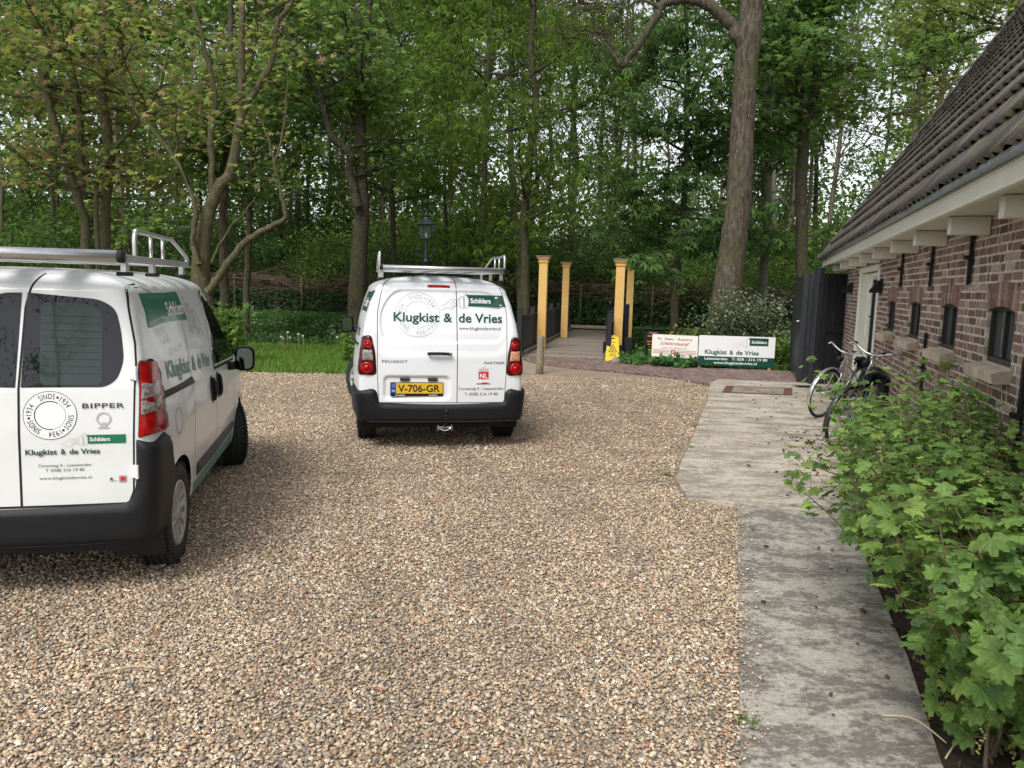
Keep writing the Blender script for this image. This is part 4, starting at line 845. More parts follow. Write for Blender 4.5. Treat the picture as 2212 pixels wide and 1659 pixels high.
    ss = -1.5+np.arange(ns+1)*15.15/ns; mb = MB(); ph = (ss+1.5)/per; base_w = .5+.5*np.sin(2*PI*ph); wv = .030*base_w**1.4
    for r in range(NR):
        jit = rng.normal(0, .004, len(ss)//8+2)[(np.arange(len(ss))//8)]; jd = rng.normal(0, .006, len(ss)//8+2)[(np.arange(len(ss))//8)]
        rows = []
        for d, lift in ((r*CO-.004, .024), (r*CO-.008, .042), (r*CO+.17, .026), (r*CO+CO+.03, .004)):
            dd = d+(jd if d < r*CO else 0); h = wv+lift+jit*(1 if d < r*CO+.1 else .3)
            rows.append(np.stack([.405+dx*dd+nx_*h, ss, 2.385+dz*dd+nz_*h], -1))
        V = np.concatenate(rows); m_ = len(ss); i = np.arange(3)[:, None]*m_; j = np.arange(m_-1)[None]; tn = rng.uniform(.68, 1.3, m_//8+2)[(np.arange(m_)+2)//8]; tc_ = np.tile(np.stack([tn, tn*(1+jit*4), tn], 1), (4, 1)); mb.add(V, np.stack([i+j, i+j+1, i+m_+j+1, i+m_+j], -1).reshape(-1, 4), tc_)
    m, n, b = new_mat('old_pantiles'); tc = n.nodes.new('ShaderNodeTexCoord')
    def nz(scale, det=8): t = n.nodes.new('ShaderNodeTexNoise'); t.inputs['Scale'].default_value = scale; t.inputs['Detail'].default_value = det; n.links.new(tc.outputs['Object'], t.inputs[0]); return t
    cr = n.nodes.new('ShaderNodeValToRGB'); e = cr.color_ramp.elements; e[0].position = .3; e[0].color = (.050, .042, .038, 1); e[1].position = .7; e[1].color = (.125, .104, .094, 1); n.links.new(nz(2.5).outputs['Fac'], cr.inputs[0])
    mo = n.nodes.new('ShaderNodeMapRange'); mo.inputs[1].default_value = .52; mo.inputs[2].default_value = .66; n.links.new(nz(5, 12).outputs['Fac'], mo.inputs[0]); mx = n.nodes.new('ShaderNodeMixRGB'); mx.inputs[2].default_value = (.11, .11, .045, 1); n.links.new(cr.outputs[0], mx.inputs[1]); mm = n.nodes.new('ShaderNodeMath'); mm.operation = 'MULTIPLY'; mm.inputs[1].default_value = .75; n.links.new(mo.outputs[0], mm.inputs[0]); n.links.new(mm.outputs[0], mx.inputs[0])
    bp = n.nodes.new('ShaderNodeBump'); bp.inputs['Strength'].default_value = .5; bp.inputs['Distance'].default_value = .01; n.links.new(nz(60).outputs['Fac'], bp.inputs['Height']); n.links.new(bp.outputs[0], b.inputs['Normal'])
    at_ = n.nodes.new('ShaderNodeAttribute'); at_.attribute_name = 'Col'; ml_ = n.nodes.new('ShaderNodeMixRGB'); ml_.blend_type = 'MULTIPLY'; ml_.inputs[0].default_value = 1; n.links.new(mx.outputs[0], ml_.inputs[1]); n.links.new(at_.outputs['Color'], ml_.inputs[2]); n.links.new(ml_.outputs[0], b.inputs['Base Color']); b.inputs['Roughness'].default_value = .6
    roof = mb.build('roof', m, root, True)
    mb = MB(); T = NR*CO; a0 = np.array([.370, 0, 2.362]); top = np.array([.36+dx*T, 0, 2.40+dz*T]); back = np.array([top[0]*2-.36, 0, 2.4])
    for P_, Q_ in ((a0, top), (top, back)):
        mb.add([(P_[0], -1.48, P_[2]), (P_[0], 13.6, P_[2]), (Q_[0], 13.6, Q_[2]), (Q_[0], -1.48, Q_[2])], [[0, 1, 2, 3]])
    mb.build('roof_light_block', M['dark'], roof)  # plain sheets below the tiles and as back slope, added to block light
    lich = mat('verge_tile', (.09, .08, .07), .8, noise=.4, nscale=8); mb = MB()
    for r in range(int(T/.40)):
        d = r*.40; c = np.array([.40+dx*(d+.2)+nx_*.045, -1.47, 2.40+dz*(d+.2)+nz_*.045]); R = np.array([[dx, 0, nx_], [0, 1, 0], [dz, 0, nz_]])@np.array([[math.cos(.05), 0, math.sin(.05)], [0, 1, 0], [-math.sin(.05), 0, math.cos(.05)]]); mb.box(c, (.42, .16, .06), R, None, .01)
    mb.build('verge', lich, roof)
    # door
    t = empty('door', (0, 0, 0)); t.parent = root; mb = MB()
    for s_ in (2.17, 4.21): mb.box((-.035, s_, 1.03), (.10, .10, 2.06), bev=.008); mb.box((.018, s_+(.02 if s_ > 3 else -.02), 1.03), (.015, .04, 2.06), bev=.004)
    mb.box((-.03, 3.18, 2.09), (.12, 2.16, .08), bev=.008); mb.build('door_frame', cream, t)
    mb = MB(); mb.box((-.045, 2.73, 1.02), (.05, .96, 2.02), bev=.005); mb.box((-.015, 2.73, 1.5), (.02, .66, .8), bev=.006); mb.box((-.015, 2.73, .55), (.02, .66, .7), bev=.006); mb.build('door_leaf', cream, t)
    mb = MB()
    for s_ in (3.27, 4.07): mb.box((-.045, s_, 1.02), (.05, .08, 2.02), bev=.005)
    mb.box((-.045, 3.67, .2), (.05, .7, .35), bev=.005); mb.box((-.045, 3.67, 1.98), (.05, .7, .10), bev=.005); mb.build('glazed_leaf', cream, t)
    mb = MB(); mb.add([(-.034, 3.3, .3), (-.034, 4.05, .3), (-.034, 4.05, 1.95), (-.034, 3.3, 1.95)], [[0, 1, 2, 3]]); mb.build('door_pane', M['wglass'], t)
    mb = MB(); [mb.box((-.026, s_, 1.15), (.02, .018, 1.65)) for s_ in (3.55, 3.8)]; [mb.box((-.026, 3.67, z), (.02, .72, .018)) for z in (.85, 1.4)]; mb.build('glazing_bar', M['blackp'], t)
    for s_ in (1.02, 4.56):
        mb = MB(); V = [(.012, 1.74), (.15, 1.74), (.15, 1.765), (.06, 1.90), (.012, 1.90)]; mb.add(*prism(V, s_-.075, s_+.075, lambda p, q, h: (p, h, q))); mb.box((.014, s_, 1.83), (.012, .17, .20)); mb.build('wall_lamp', M['blackp'], root)
# ================================================================== gate, bridge, signs
def black_gate():
    wood = mat('black_stained_wood', (.018, .020, .025), .55, noise=.3, nscale=12, bump=.5, bscale=40)
    def panel(name, A, B, z0, z1, label, cat, boards, postA=True, postB=True, thick=.05):
        A, B = np.array(A), np.array(B); v = B-A; Ln = np.linalg.norm(v); a = math.atan2(v[1], v[0]); t = empty(name, (A[0], A[1], 0), a, label, cat)
        rng = np.random.default_rng(4); mb = MB(); n = boards
        for i in range(n): mb.box((Ln*(i+.5)/n, 0, (z0+z1)/2-.03), (Ln/n-.006, .022+rng.uniform(0, .006), z1-z0-.1), bev=.003)
        mb.build('boards', wood, t)
        for z in (z0+.06, (z0+z1)/2, z1-.07): mb = MB(); mb.box((Ln/2, -.028, z), (Ln-.12, .03, .12), bev=.005); mb.build('rail', wood, t)
        for x in (.05, Ln-.05): mb = MB(); mb.box((x, -.030, (z0+z1)/2), (.11, .034, z1-z0-.02), bev=.005); mb.build('stile', wood, t)
        return t, Ln
    t, Ln = panel('fence_panel', (5.70, 14.38), (6.32, 14.52), .03, 2.10, 'black boarded fence panel between the gate post and the brick house corner', 'fence', 5)
    for x in (-.07,): mb = MB(); mb.box((x, -.01, 1.09), (.13, .12, 2.18), bev=.008); mb.build('post', wood, t)
    t, Ln = panel('garden_gate', (5.52, 14.72), (6.12, 16.95), .10, 2.06, 'open black boarded gate leaf with a chrome lever, swung away beside the sign', 'gate', 14)
    mb = MB(); mb.box((-.04, 0, 1.04), (.09, .10, 2.08), bev=.006); mb.build('post', wood, t)
    for sy in (-1, 1):
        mb = MB(); mb.box((.07, sy*.05, 1.12), (.035, .012, .22), bev=.003); mb.add(*tube(spline([(.07, sy*.05, 1.18), (.07, sy*.10, 1.18), (.09, sy*.115, 1.18), (.18, sy*.115, 1.18)], 12), .010, 8)); mb.build('lever', M['chrome'], t, True)
    mb = MB(); mb.box((5.53-5.52, 14.62-14.72, 1.05), (.11, .10, 2.1), bev=.006); mb.build('strike_post', wood, t)
BAZ = 9.5
def bpt(x, d, z=0): a = rad(BAZ); return np.array([1.25+math.cos(a)*x+math.sin(a)*d, 18.5-math.sin(a)*x+math.cos(a)*d, z])
def bridge():
    rng = np.random.default_rng(9); wood = mat('black_rail_wood', (.010, .012, .017), .5, noise=.2, nscale=10, bump=.2)
    t = empty('footbridge', (1.25, 18.5, 0), -rad(BAZ), 'weathered grey timber footbridge crossing the ditch behind the vans', 'bridge'); mb = MB()
    for k in range(82):
        c = np.array((.23, .19, .155))*rng.uniform(.75, 1.15); mb.box((rng.normal(0, .006), k*.15+.07, .035+rng.uniform(-.003, .003)), (2.06, .138, .04), None, c, .004)
    mb.build('deck', attr_mat('weathered_planks', .85, noise=.3, nscale=14, bump=.5), t)
    for x in (-.95, 0, .95): mb = MB(); mb.box((x, 6.2, -.09), (.16, 12.3, .2)); mb.build('girder', mat('timber_girder', (.09, .075, .06), .9), t)
    for x in (-1.0, 1.0): mb = MB(); mb.box((x, 6.1, .10), (.14, 12.2, .10), bev=.01); mb.build('kerb_beam', mat('weathered_kerb', (.16, .135, .11), .9, noise=.3), t)
    for sx, d0, lb in ((-1, -.35, 'long black picket railing along the left side of the footbridge'), (1, -.3, 'black picket railing on the right side of the footbridge behind the yellow posts')):
        r = empty('bridge_railing', tuple(bpt(sx*1.06, d0)), -rad(BAZ), lb, 'railing', 'railings of the footbridge'); Lr = 12.4
        for k in range(7): mb = MB(); z = 1.16; mb.box((0, k*Lr/6, z/2), (.11, .11, z), bev=.008); mb.box((0, k*Lr/6, z+.012), (.13, .13, .024), bev=.006); mb.build('post', wood, r)
        mb = MB(); mb.box((-.0, Lr/2, .93), (.06, Lr, .10), bev=.006); mb.build('top_rail', wood, r); mb = MB(); mb.box((0, Lr/2, .18), (.05, Lr, .08), bev=.006); mb.build('bottom_rail', wood, r)
        mb = MB()
        for k in range(int(Lr/.10)): mb.box((-sx*.028-.0, k*.10+.06, .55), (.02, .045, .94), bev=.003)
        tagit(mb.build('pickets', wood, r), kind='stuff')
    # blocky black end posts by the right yellow post
    t = empty('bridge_end_post', (0, 0, 0), 0, 'cluster of thick black end posts at the right front corner of the footbridge', 'post')
    for p, h, w_ in (((at(1314, 760, 19.6)[0], 19.6), 1.03, .15), ((at(1326, 760, 19.85)[0], 19.85), 1.10, .15), ((at(1350, 760, 20.0)[0], 20.0), 1.32, .12), ((at(1357, 760, 19.0)[0], 19.0), .52, .16)):
        mb = MB(); mb.box((p[0], p[1], h/2), (w_, w_, h), bev=.01); mb.build('post', wood, t)
    mb = MB(); mb.box((at(1320, 760, 19.5)[0], 19.5, .2), (.42, .1, .35), bev=.01); mb.build('crosspiece', wood, t)
    yel = mat('ochre_paint', (.68, .42, .13), .45, noise=.05, nscale=5); cap = mat('lead_cap', (.14, .15, .17), .6)
    for x, Y, zb, zt, px, lb in ((1169.5, 20.6, .02, 2.53, 0, 'ochre square gate post left front of the bridge, half hidden by the railing'), (1218, 25.6, .02, 2.55, 0, 'ochre square post further back on the left bridge railing'), (1334, 19.4, .30, 2.46, 0, 'ochre square gate post nearest right, beside the yellow warning board'), (1356, 25.0, .06, 2.56, 0, 'ochre square post right behind the nearest right ochre post')):
        p = at(x, 740, Y); t = empty('gate_post', (p[0], Y, 0), -rad(BAZ), lb, 'post', 'ochre posts of the footbridge')
        wd = .22; mb = MB(); mb.box((0, 0, (zb+zt-.16)/2), (wd, wd, zt-.16-zb), bev=.006); mb.build('shaft', yel, t)
        mb = MB(); 
        for k, (z, w_) in enumerate(((zt-.175, wd+.05), (zt-.145, wd+.02), (zt-.115, wd+.05), (zt-.085, wd+.09), (zt-.055, wd+.13))): mb.box((0, 0, z), (w_, w_, .03), bev=.005)
        mb.build('capital', yel, t); mb = MB(); mb.box((0, 0, zt-.028), (wd+.17, wd+.17, .024), bev=.004); mb.build('cap', cap, t)
        if zb > .1: mb = MB(); mb.box((0, 0, zb/2), (wd+.02, wd+.02, zb), bev=.006); mb.build('plinth', wood, t)
def signs():
    wd = mat('pale_timber', (.38, .25, .15), .8, noise=.2, nscale=12)
    # white painter's board
    A = np.array([3.12, 17.25]); B = np.array([4.06, 16.88]); C = np.array([4.075, 16.86]); D = np.array([5.70, 16.72])
    def board(name, A, B, z0, z1, label, legs):
        v = B-A; Ln = np.linalg.norm(v); a = math.atan2(v[1], v[0]); t = empty(name, (A[0], A[1], 0), a, label, 'sign'); mb = MB()
        mb.add(*prism(rpoly([(0, z0), (Ln, z0), (Ln, z1), (0, z1)], .02), -.006, .006, lambda p, q, h: (p, h, q))); mb.build('panel', M['white'] if name == 'advertising_board' else mat('cream_board', (.80, .78, .70), .4), t)
        for x in legs: mb = MB(); mb.box((x, .028, (z1-.1)/2), (.06, .04, z1-.1), bev=.004); mb.build('leg', wd, t)
        return t, Ln
    t, Ln = board('painter_sign', A, B, .22, .72, 'cream sign with black and red lettering and three red stripes, left of the larger board', (.04, Ln_ := .93))
    f = lambda p, q: (p*Ln, -.010, .22+q*.5); red, blk = M['redp'], M['black']
    mb = MB(); txt(mb, 'Fa. Gebr.  Rijpstra', .13, .87, .775, .085, f, .008, 1.1); txt(mb, 'Jelsum Tel. 058-2571475', .22, .77, .385, .052, f, -.004); mb.build('black_lettering', blk, t)
    mb = MB(); txt(mb, 'Schildersbedrijf', .17, .83, .55, .135, f, -.006, .88, .55)
    for z in (.17, .235, .30): mb.add([f(.03, z), f(.40, z), f(.40, z+.018), f(.03, z+.018)], [[0, 1, 2, 3]]); mb.add([f(.55, z), f(.97, z), f(.97, z+.018), f(.55, z+.018)], [[0, 1, 2, 3]])
    V = [f(.475+.058*math.cos(a), .25+.095*math.sin(a)) for a in np.arange(24)*PI/12]; mb.add(V, [list(range(24))]); mb.build('red_lettering', red, t)
    mb = MB(); f2 = lambda p, q: (p*Ln, -.013, .22+q*.5); txt(mb, 'R', .45, .50, .195, .11, f2, .01, 1, .3); mb.build('monogram', M['white'], t)
    t, Ln = board('advertising_board', C, D, .085, .745, 'wide white board with a dark green lower band, by the open black gate', (.03, 1.54)); H = .66
    f = lambda p, q: (p*Ln, -.009, .085+q*H); f2 = lambda p, q: (p*Ln, -.012, .085+q*H)
    mb = MB(); mb.add([f(0, 0), f(1, 0), f(1, .315), f(0, .315)], [[0, 1, 2, 3]]); mb.build('green_band', M['dgreen'], t)
    mb = MB(); V, F = cdt([(.665, .70), (.91, .70), (.91, .955), (.645, .955), (.66, .92), (.668, .85)], 0); mb.add([f(a, b) for a, b in V], F); mb.build('banner', M['dgreen'], t)
    mb = MB(); txt(mb, 'Klugkist', .085, .375, .385, .15, f, .022); txt(mb, '&', .41, .46, .385, .15, f, .022); txt(mb, 'de Vries', .495, .795, .385, .15, f, .022); mb.build('company_name', M['dgreen'], t)
    mb = MB(); txt(mb, 'Schilders', .69, .89, .775, .095, f2, .02, .92); mb.build('banner_lettering', M['white'], t); mb = MB(); txt(mb, 'Leeuwarden   T: 058 - 216 19 80', .085, .91, .195, .088, f2, .022, 1.05); mb.build('phone_lettering', M['white'], t); mb = MB(); txt(mb, 'www.klugkistdevries.nl', .205, .775, .065, .085, f2, .022, 1.05); mb.build('web_lettering', M['white'], t)
    mb = MB(); ff = lambda a, b: f(a, b); S_ = .16
    for L in HAND: line2(mb, spline([(.525+a*S_, .74+b*S_*Ln/H) for a, b in L], max(2, len(L)*3-2)), .003, ff)
    mb.build('brush_drawing', M['grey'], t)
    # black information box
    t = empty('notice_box', (float(at(1411, 740, 17.75)[0]), 17.75, 0), rad(-8), 'small black post mounted notice box with orange lettering behind the cream sign', 'notice box')
    mb = MB(); mb.box((0, 0, .60), (.42, .10, .38), bev=.01); mb.build('box', M['blackp'], t); mb = MB(); mb.box((0, -.01, .805), (.47, .15, .03), bev=.01); mb.build('lid', M['blackp'], t)
    mb = MB(); mb.box((-.14, .02, .22), (.06, .05, .45)); mb.box((.14, .02, .22), (.06, .05, .45)); mb.build('leg', M['blackp'], t)
    f = lambda p, q: (-.21+p*.42, -.053, .41+q*.38); mb = MB(); txt(mb, 'Doeresma', .25, .70, .78, .10, f, .015); txt(mb, 'Zaalverhuur', .17, .72, .58, .10, f, .015); txt(mb, 'Deken', .15, .42, .25, .10, f, .015)
    mb.add([f(.18, .12), f(.26, .17), f(.26, .07)], [[0, 1, 2]]); mb.add([f(.26, .11), f(.42, .11), f(.42, .13), f(.26, .13)], [[0, 1, 2, 3]]); mb.build('orange_lettering', mat('orange_print', (.75, .30, .08), .5), t)
    # wet floor board
    t = empty('wet_floor_sign', (2.34, 18.02, 0), rad(-6), 'yellow folding slippery floor warning board at the bridge end', 'warning sign'); ym = mat('yellow_plastic', (.80, .58, .02), .35); Q = []
    for sy, nm in ((-1, 'front_panel'), (1, 'back_panel')):
        mb = MB(); out = rpoly([(-.17, 0), (-.10, 0), (-.08, .04), (.08, .04), (.10, 0), (.17, 0), (.125, .60), (-.125, .60)], [.01, .02, .02, .02, .02, .01, .04, .04]); th = rad(10)
        hole = rpoly([(-.045, .545), (.045, .545), (.045, .57), (-.045, .57)], .01)
        mp = lambda p, q, h: (p, sy*(.115-q*math.sin(th)*1.05+h), q*math.cos(th)+.0)
        mb.add(*prism(out, -.008, .008, mp)); mb.build(nm, ym, t)
        if sy < 0:
            f = lambda p, q: (p, -(.115-q*math.sin(th)*1.05+.011), q*math.cos(th)); mb = MB()
            mb.add([f(a, b) for a, b in hole], [list(range(len(hole)))])
            tri = [(-.095, .24), (.095, .24), (0, .42)]; line2(mb, rpoly(tri, .02), .014, f, closed=True)
            line2(mb, [(-.04, .345), (-.012, .33), (.01, .30), (.04, .30)], .013, f); line2(mb, [(.01, .30), (-.02, .275), (-.045, .285)], .012, f); line2(mb, [(-.012, .33), (.025, .345)], .009, f); disc(mb, -.022, .362, .011, f); line2(mb, [(-.055, .265), (.055, .265)], .006, f)
            txt(mb, 'OPGEPAST', -.07, .07, .455, .022, f, .02); txt(mb, 'ACHTUNG', -.07, .07, .175, .026, f, .02); txt(mb, 'ATTENTION', -.085, .085, .135, .026, f, .02); mb.build('warning_print', M['black'], t)
    mb = MB(); mb.add(*tube([(-.1, 0, .595), (.1, 0, .595)], .02, 10)); mb.build('hinge', ym, t, True)
    # wooden bollard
    t = empty('wooden_post', (.535, 15.05, 0), 0, 'round weathered wooden stake in the gravel, right of the white van', 'post')
    mb = MB(); V, F = tube([(0, 0, -.1), (.002, 0, .2), (.006, 0, .5), (.012, 0, .72), (.012, 0, .745)], [.076, .072, .07, .068, .060], 20); mb.add(V, F); mb.build('shaft', mat('weathered_stake', (.24, .20, .14), .9, noise=.3, nscale=14, bump=1, bscale=30), t, True)
    mb = MB(); mb.add(*lathe([(.001, 0), (.04, 0), (.055, .004), (.062, .0)], 16, 'z', (.012, 0, .742))); mb.build('cut_top', mat('cut_wood', (.20, .17, .13), .9, noise=.3), t)
    t = MB(); rngs = np.random.default_rng(2); V, F = lathe([(.001, .12), (.10, .10), (.17, .05), (.19, 0), (.15, -.05)], 12, 'z', (2.45, 17.80, 0)); V = V*1.0+rngs.normal(0, .012, V.shape); t.add(V, F); o = t.build('boulder', mat('grey_stone', (.22, .20, .17), .9, noise=.3, bump=.5), None, False); tagit(o, 'low grey stone in front of the yellow warning board', 'stone')
def lantern():
    p = at(920, 560, 19.3); t = empty('street_lamp', (p[0], 19.3, 0), 0, 'old fashioned black lantern on an ornate cast post, rising behind the middle van', 'street lamp'); bk = mat('cast_iron', (.018, .022, .026), .4, metal=.2)
    zb = 2.72
    prof = [(.16, 0), (.16, .3), (.12, .36), (.13, .42), (.09, .5), (.07, .9), (.10, .95), (.06, 1.05), (.05, 1.55), (.08, 1.6), (.055, 1.68), (.055, 1.84), (.085, 1.88), (.06, 1.93), (.075, 1.98), (.10, 2.03), (.06, 2.07), (.045, 2.15), (.05, 2.2), (.095, 2.24), (.05, 2.28), (.04, 2.33), (.055, 2.38), (.035, 2.45), (.03, 2.6), (.035, 2.7), (.03, zb)]
    mb = MB(); mb.add(*lathe(prof, 20)); mb.build('post', bk, t, True)
    for sx in (-1, 1):
        mb = MB(); P = [(0, 0, 2.38), (sx*.06, 0, 2.37), (sx*.14, 0, 2.40), (sx*.21, 0, 2.47), (sx*.235, 0, 2.53), (sx*.21, 0, 2.56), (sx*.18, 0, 2.54), (sx*.19, 0, 2.515)]; mb.add(*tube(spline(P, 28), .013, 8)); mb.add(*tube(spline([(sx*.08, 0, 2.37), (sx*.14, 0, 2.34), (sx*.16, 0, 2.29), (sx*.13, 0, 2.26), (sx*.10, 0, 2.29)], 16), .010, 8)); mb.build('scroll_bracket', bk, t, True)
    hx = lambda r, z, n=6: [(r*math.cos(a+.26), r*math.sin(a+.26), z) for a in np.arange(n)*2*PI/n]
    z0, z1 = 2.80, 3.14; r0, r1 = .145, .215
    mb = MB(); B_, T_ = hx(r0, z0), hx(r1, z1)
    for i in range(6): mb.add(*tube([B_[i], T_[i]], .009, 6)); mb.add(*tube([B_[i], B_[(i+1) % 6]], .014, 6)); mb.add(*tube([T_[i], T_[(i+1) % 6]], .014, 6)); mb.add(*tube([B_[i], (B_[i][0]*.35, B_[i][1]*.35, z0-.1)], .008, 6))
    mb.build('lantern_frame', bk, t)
    mb = MB(); B_, T_ = hx(r0*.99, z0), hx(r1*.99, z1); mb.add(B_+T_, [[i, (i+1) % 6, 6+(i+1) % 6, 6+i] for i in range(6)])
    gm, gn, gb = new_mat('lantern_glass'); gb.inputs['Base Color'].default_value = (.42, .48, .44, 1); gb.inputs['Roughness'].default_value = .03; gb.inputs['Transmission Weight'].default_value = .9; gb.inputs['IOR'].default_value = 1.02
    mb.build('lantern_pane', gm, t)
    mb = MB(); mb.add(*lathe([(.001, 0), (.03, 0), (.03, .05), (.038, .08), (.03, .14), (.001, .16)], 12, 'z', (0, 0, z0))); mb.build('bulb', mat('bulb', (.6, .58, .5), .2), t, True)
    mb = MB(); A_, B2, C2 = hx(.255, z1), hx(.25, z1+.02), hx(.12, z1+.115); mb.add(A_+B2+C2, [[i, (i+1) % 6, 6+(i+1) % 6, 6+i] for i in range(6)]+[[6+i, 6+(i+1) % 6, 12+(i+1) % 6, 12+i] for i in range(6)]+[[12+i for i in range(6)]]+[[5-i for i in range(6)]])
    mb.add(*lathe([(.11, 0), (.07, .04), (.05, .08), (.07, .10), (.075, .12), (.04, .15), (.03, .18), (.018, .20), (.022, .22), (.008, .26), (.001, .30)], 16, 'z', (0, 0, z1+.11))); mb.build('lantern_roof', bk, t)
# ================================================================== bicycles
def bicycle(rear, front, lean, label, colr, opts):
    rear, front = np.array(rear), np.array(front); v = front-rear; a = math.atan2(v[1], v[0]); wb = np.linalg.norm(v)
    t = empty('bicycle', (rear[0], rear[1], .03), 0, label, 'bicycle', 'bicycles leaning against the farmhouse'); t.rotation_mode = 'XYZ'
    t.matrix_world = Matrix.Translation((rear[0], rear[1], .03)) @ Matrix.Rotation(a, 4, 'Z') @ Matrix.Rotation(lean, 4, 'X')
    fm = mat(opts['n']+'_frame_paint', colr, .25, metal=opts.get('metal', .3), coat=.6); R = .345
    st = opts.get('steer', .35)
    def whl(parent, cx, sub):
        w_ = empty(sub); w_.parent = parent; w_.location = cx
        mb = MB(); P = [(math.cos(b)*(R-.018), 0, math.sin(b)*(R-.018)) for b in np.arange(49)*2*PI/48]; mb.add(*tube(P, .018, 8, caps=False)); mb.build('tyre', M['rubber'], w_, True)
        mb = MB(); P = [(math.cos(b)*(R-.042), 0, math.sin(b)*(R-.042)) for b in np.arange(49)*2*PI/48]; mb.add(*tube(P, .010, 6, caps=False)); mb.build('rim', M['alu'], w_, True)
        mb = MB()
        for k in range(32): b = k*2*PI/32; c = b+(.5 if k % 2 else -.5); mb.add(*tube([(.025*math.cos(c), .025*(1 if k % 4 < 2 else -1), .025*math.sin(c)), ((R-.045)*math.cos(b), 0, (R-.045)*math.sin(b))], .0013, 4))
        mb.build('spokes', M['chrome'], w_); mb = MB(); mb.add(*lathe([(.012, -.05), (.03, -.035), (.018, -.025), (.018, .025), (.03, .035), (.012, .05)], 16, 'y')); mb.build('hub', M['alu'], w_, True); return w_
    def fender(parent, c, a0, a1, m_, wd=.028, rr=.375, name='mudguard'):
        mb = MB(); A_ = np.radians(np.linspace(a0, a1, 24)); V = []
        for b in A_:
            for q in (-1, -.5, 0, .5, 1): r_ = rr-.012*q*q; V.append((c[0]+r_*math.cos(b), c[1]+q*wd, c[2]+r_*math.sin(b)))
        mb.add(V, [[i*5+j, i*5+j+1, i*5+j+6, i*5+j+5] for i in range(23) for j in range(4)]); return mb.build(name, m_, parent, True)
    whl(t, (0, 0, R), 'wheel'); bb = np.array([.46, 0, .28]); sd = np.array([-.02+.30, 0, .62]); st_top = sd+(sd-bb)*.18; hd0 = np.array([wb-.19, 0, .66]); hd1 = np.array([wb-.235, 0, .82])
    mb = MB()
    for P, r in (([bb, sd], .016), ([bb, hd0], .017), ([hd0, hd1], .020)): mb.add(*tube(P, r, 10))
    if opts['gents']: mb.add(*tube([sd+(bb-sd)*.06, hd1+(hd0-hd1)*.2], .015, 10))
    else: mb.add(*tube(spline([hd1+(hd0-hd1)*.3, bb*.5+hd0*.5+np.array([0, 0, .1]), bb+(sd-bb)*.25], 10), .018, 10))
    for sy in (-1, 1): mb.add(*tube([(0, sy*.06, R), bb+np.array([-.03, sy*.03, 0])], .009, 8)); mb.add(*tube([(0, sy*.06, R), sd+np.array([0, sy*.02, -.02])], .008, 8))
    mb.build('frame', fm, t, True)
    mb = MB(); mb.add(*tube([sd, sd+(sd-bb)*.42], .013, 10)); mb.build('seat_post', M['alu'], t, True); sp = sd+(sd-bb)*.42
    mb = MB(); G = []
    for u in np.linspace(-1, 1, 15):
        x = .13*u; hw = .105*(1-sm(-.6, .7, u))*(1-max(0, -u-.8)*2.)+.022*sm(-.5, .9, u)+.004
        for q in np.linspace(-1, 1, 11): G.append((sp[0]+x, q*hw, sp[2]+.035+.02*(1-q*q)+.015*(-u)*.6-.05*abs(q)**3-.012*sm(.4, 1, u)))
    mb.add(G, [[i*11+j, i*11+j+1, i*11+j+12, i*11+j+11] for i in range(14) for j in range(10)])
    G2 = [(g_[0], g_[1]*.9, g_[2]-.045) for g_ in G]; mb.add(G2, [[i*11+j+11, i*11+j+12, i*11+j+1, i*11+j] for i in range(14) for j in range(10)])
    mb.add(*lathe([(.001, -.05), (.05, -.035), (.06, 0), (.045, .03), (.001, .04)], 14, 'z', (sp[0]-.09, .045, sp[2]+.01))); mb.add(*lathe([(.001, -.05), (.05, -.035), (.06, 0), (.045, .03), (.001, .04)], 14, 'z', (sp[0]-.09, -.045, sp[2]+.01))); mb.build('saddle', M['blackp'], t, True)
    # crank, chain case, rack, lights, stand
    mb = MB(); mb.add(*lathe([(.001, .05), (.09, .05), (.095, .053), (.09, .056), (.001, .056)], 24, 'y', bb)); mb.add(*tube([bb+[0, -.06, 0], bb+[-.10, -.065, -.13]], .010, 8)); mb.add(*tube([bb+[0, .065, 0], bb+[.10, .07, .13]], .010, 8)); mb.build('crank', M['steel'], t, True)
    for q in ((-.10, -.115, -.13), (.10, .12, .13)): mb = MB(); mb.box(bb+np.array(q), (.09, .09, .022), bev=.005); mb.build('pedal', M['blackp'], t)
    mb = MB(); mb.add(*tube(spline([bb+[.08, .055, 0], bb+[-.1, .055, .09], (.0, .055, R+.07), (-.07, .055, R), (0, .055, R-.06), bb+[-.1, .055, -.09], bb+[.08, .055, 0]], 40), .012, 6)); mb.build('chain_guard', M['blackp'], t, True)
    fender(t, (0, 0, R), 20, 200, opts['fend'])
    mb = MB()
    for sy in (-1, 1): mb.add(*tube([(.16, sy*.06, .76), (-.26, sy*.06, .75)], .006, 6)); mb.add(*tube([(0, sy*.07, R), (-.12, sy*.06, .75)], .005, 6)); mb.add(*tube([(0, sy*.07, R), (.08, sy*.06, .755)], .005, 6))
    for x in (.12, 0, -.12, -.26): mb.add(*tube([(x, -.06, .755), (x, .06, .755)], .005, 6))
    mb.build('luggage_rack', opts.get('rackm', M['alu']), t, True)
    mb = MB(); mb.box((-.275, 0, .70), (.03, .10, .06), bev=.01); mb.build('rear_light', M['red'], t)
    # steering assembly
    s = empty('steering_assembly'); s.parent = t; ax = (hd1-hd0)/np.linalg.norm(hd1-hd0)
    s.matrix_local = Matrix.Translation(hd0) @ Matrix.Rotation(st, 4, Vector(ax)) @ Matrix.Translation(-Vector(hd0))
    hub = np.array([wb, 0, R]); w2 = whl(s, tuple(hub), 'front_wheel'); 
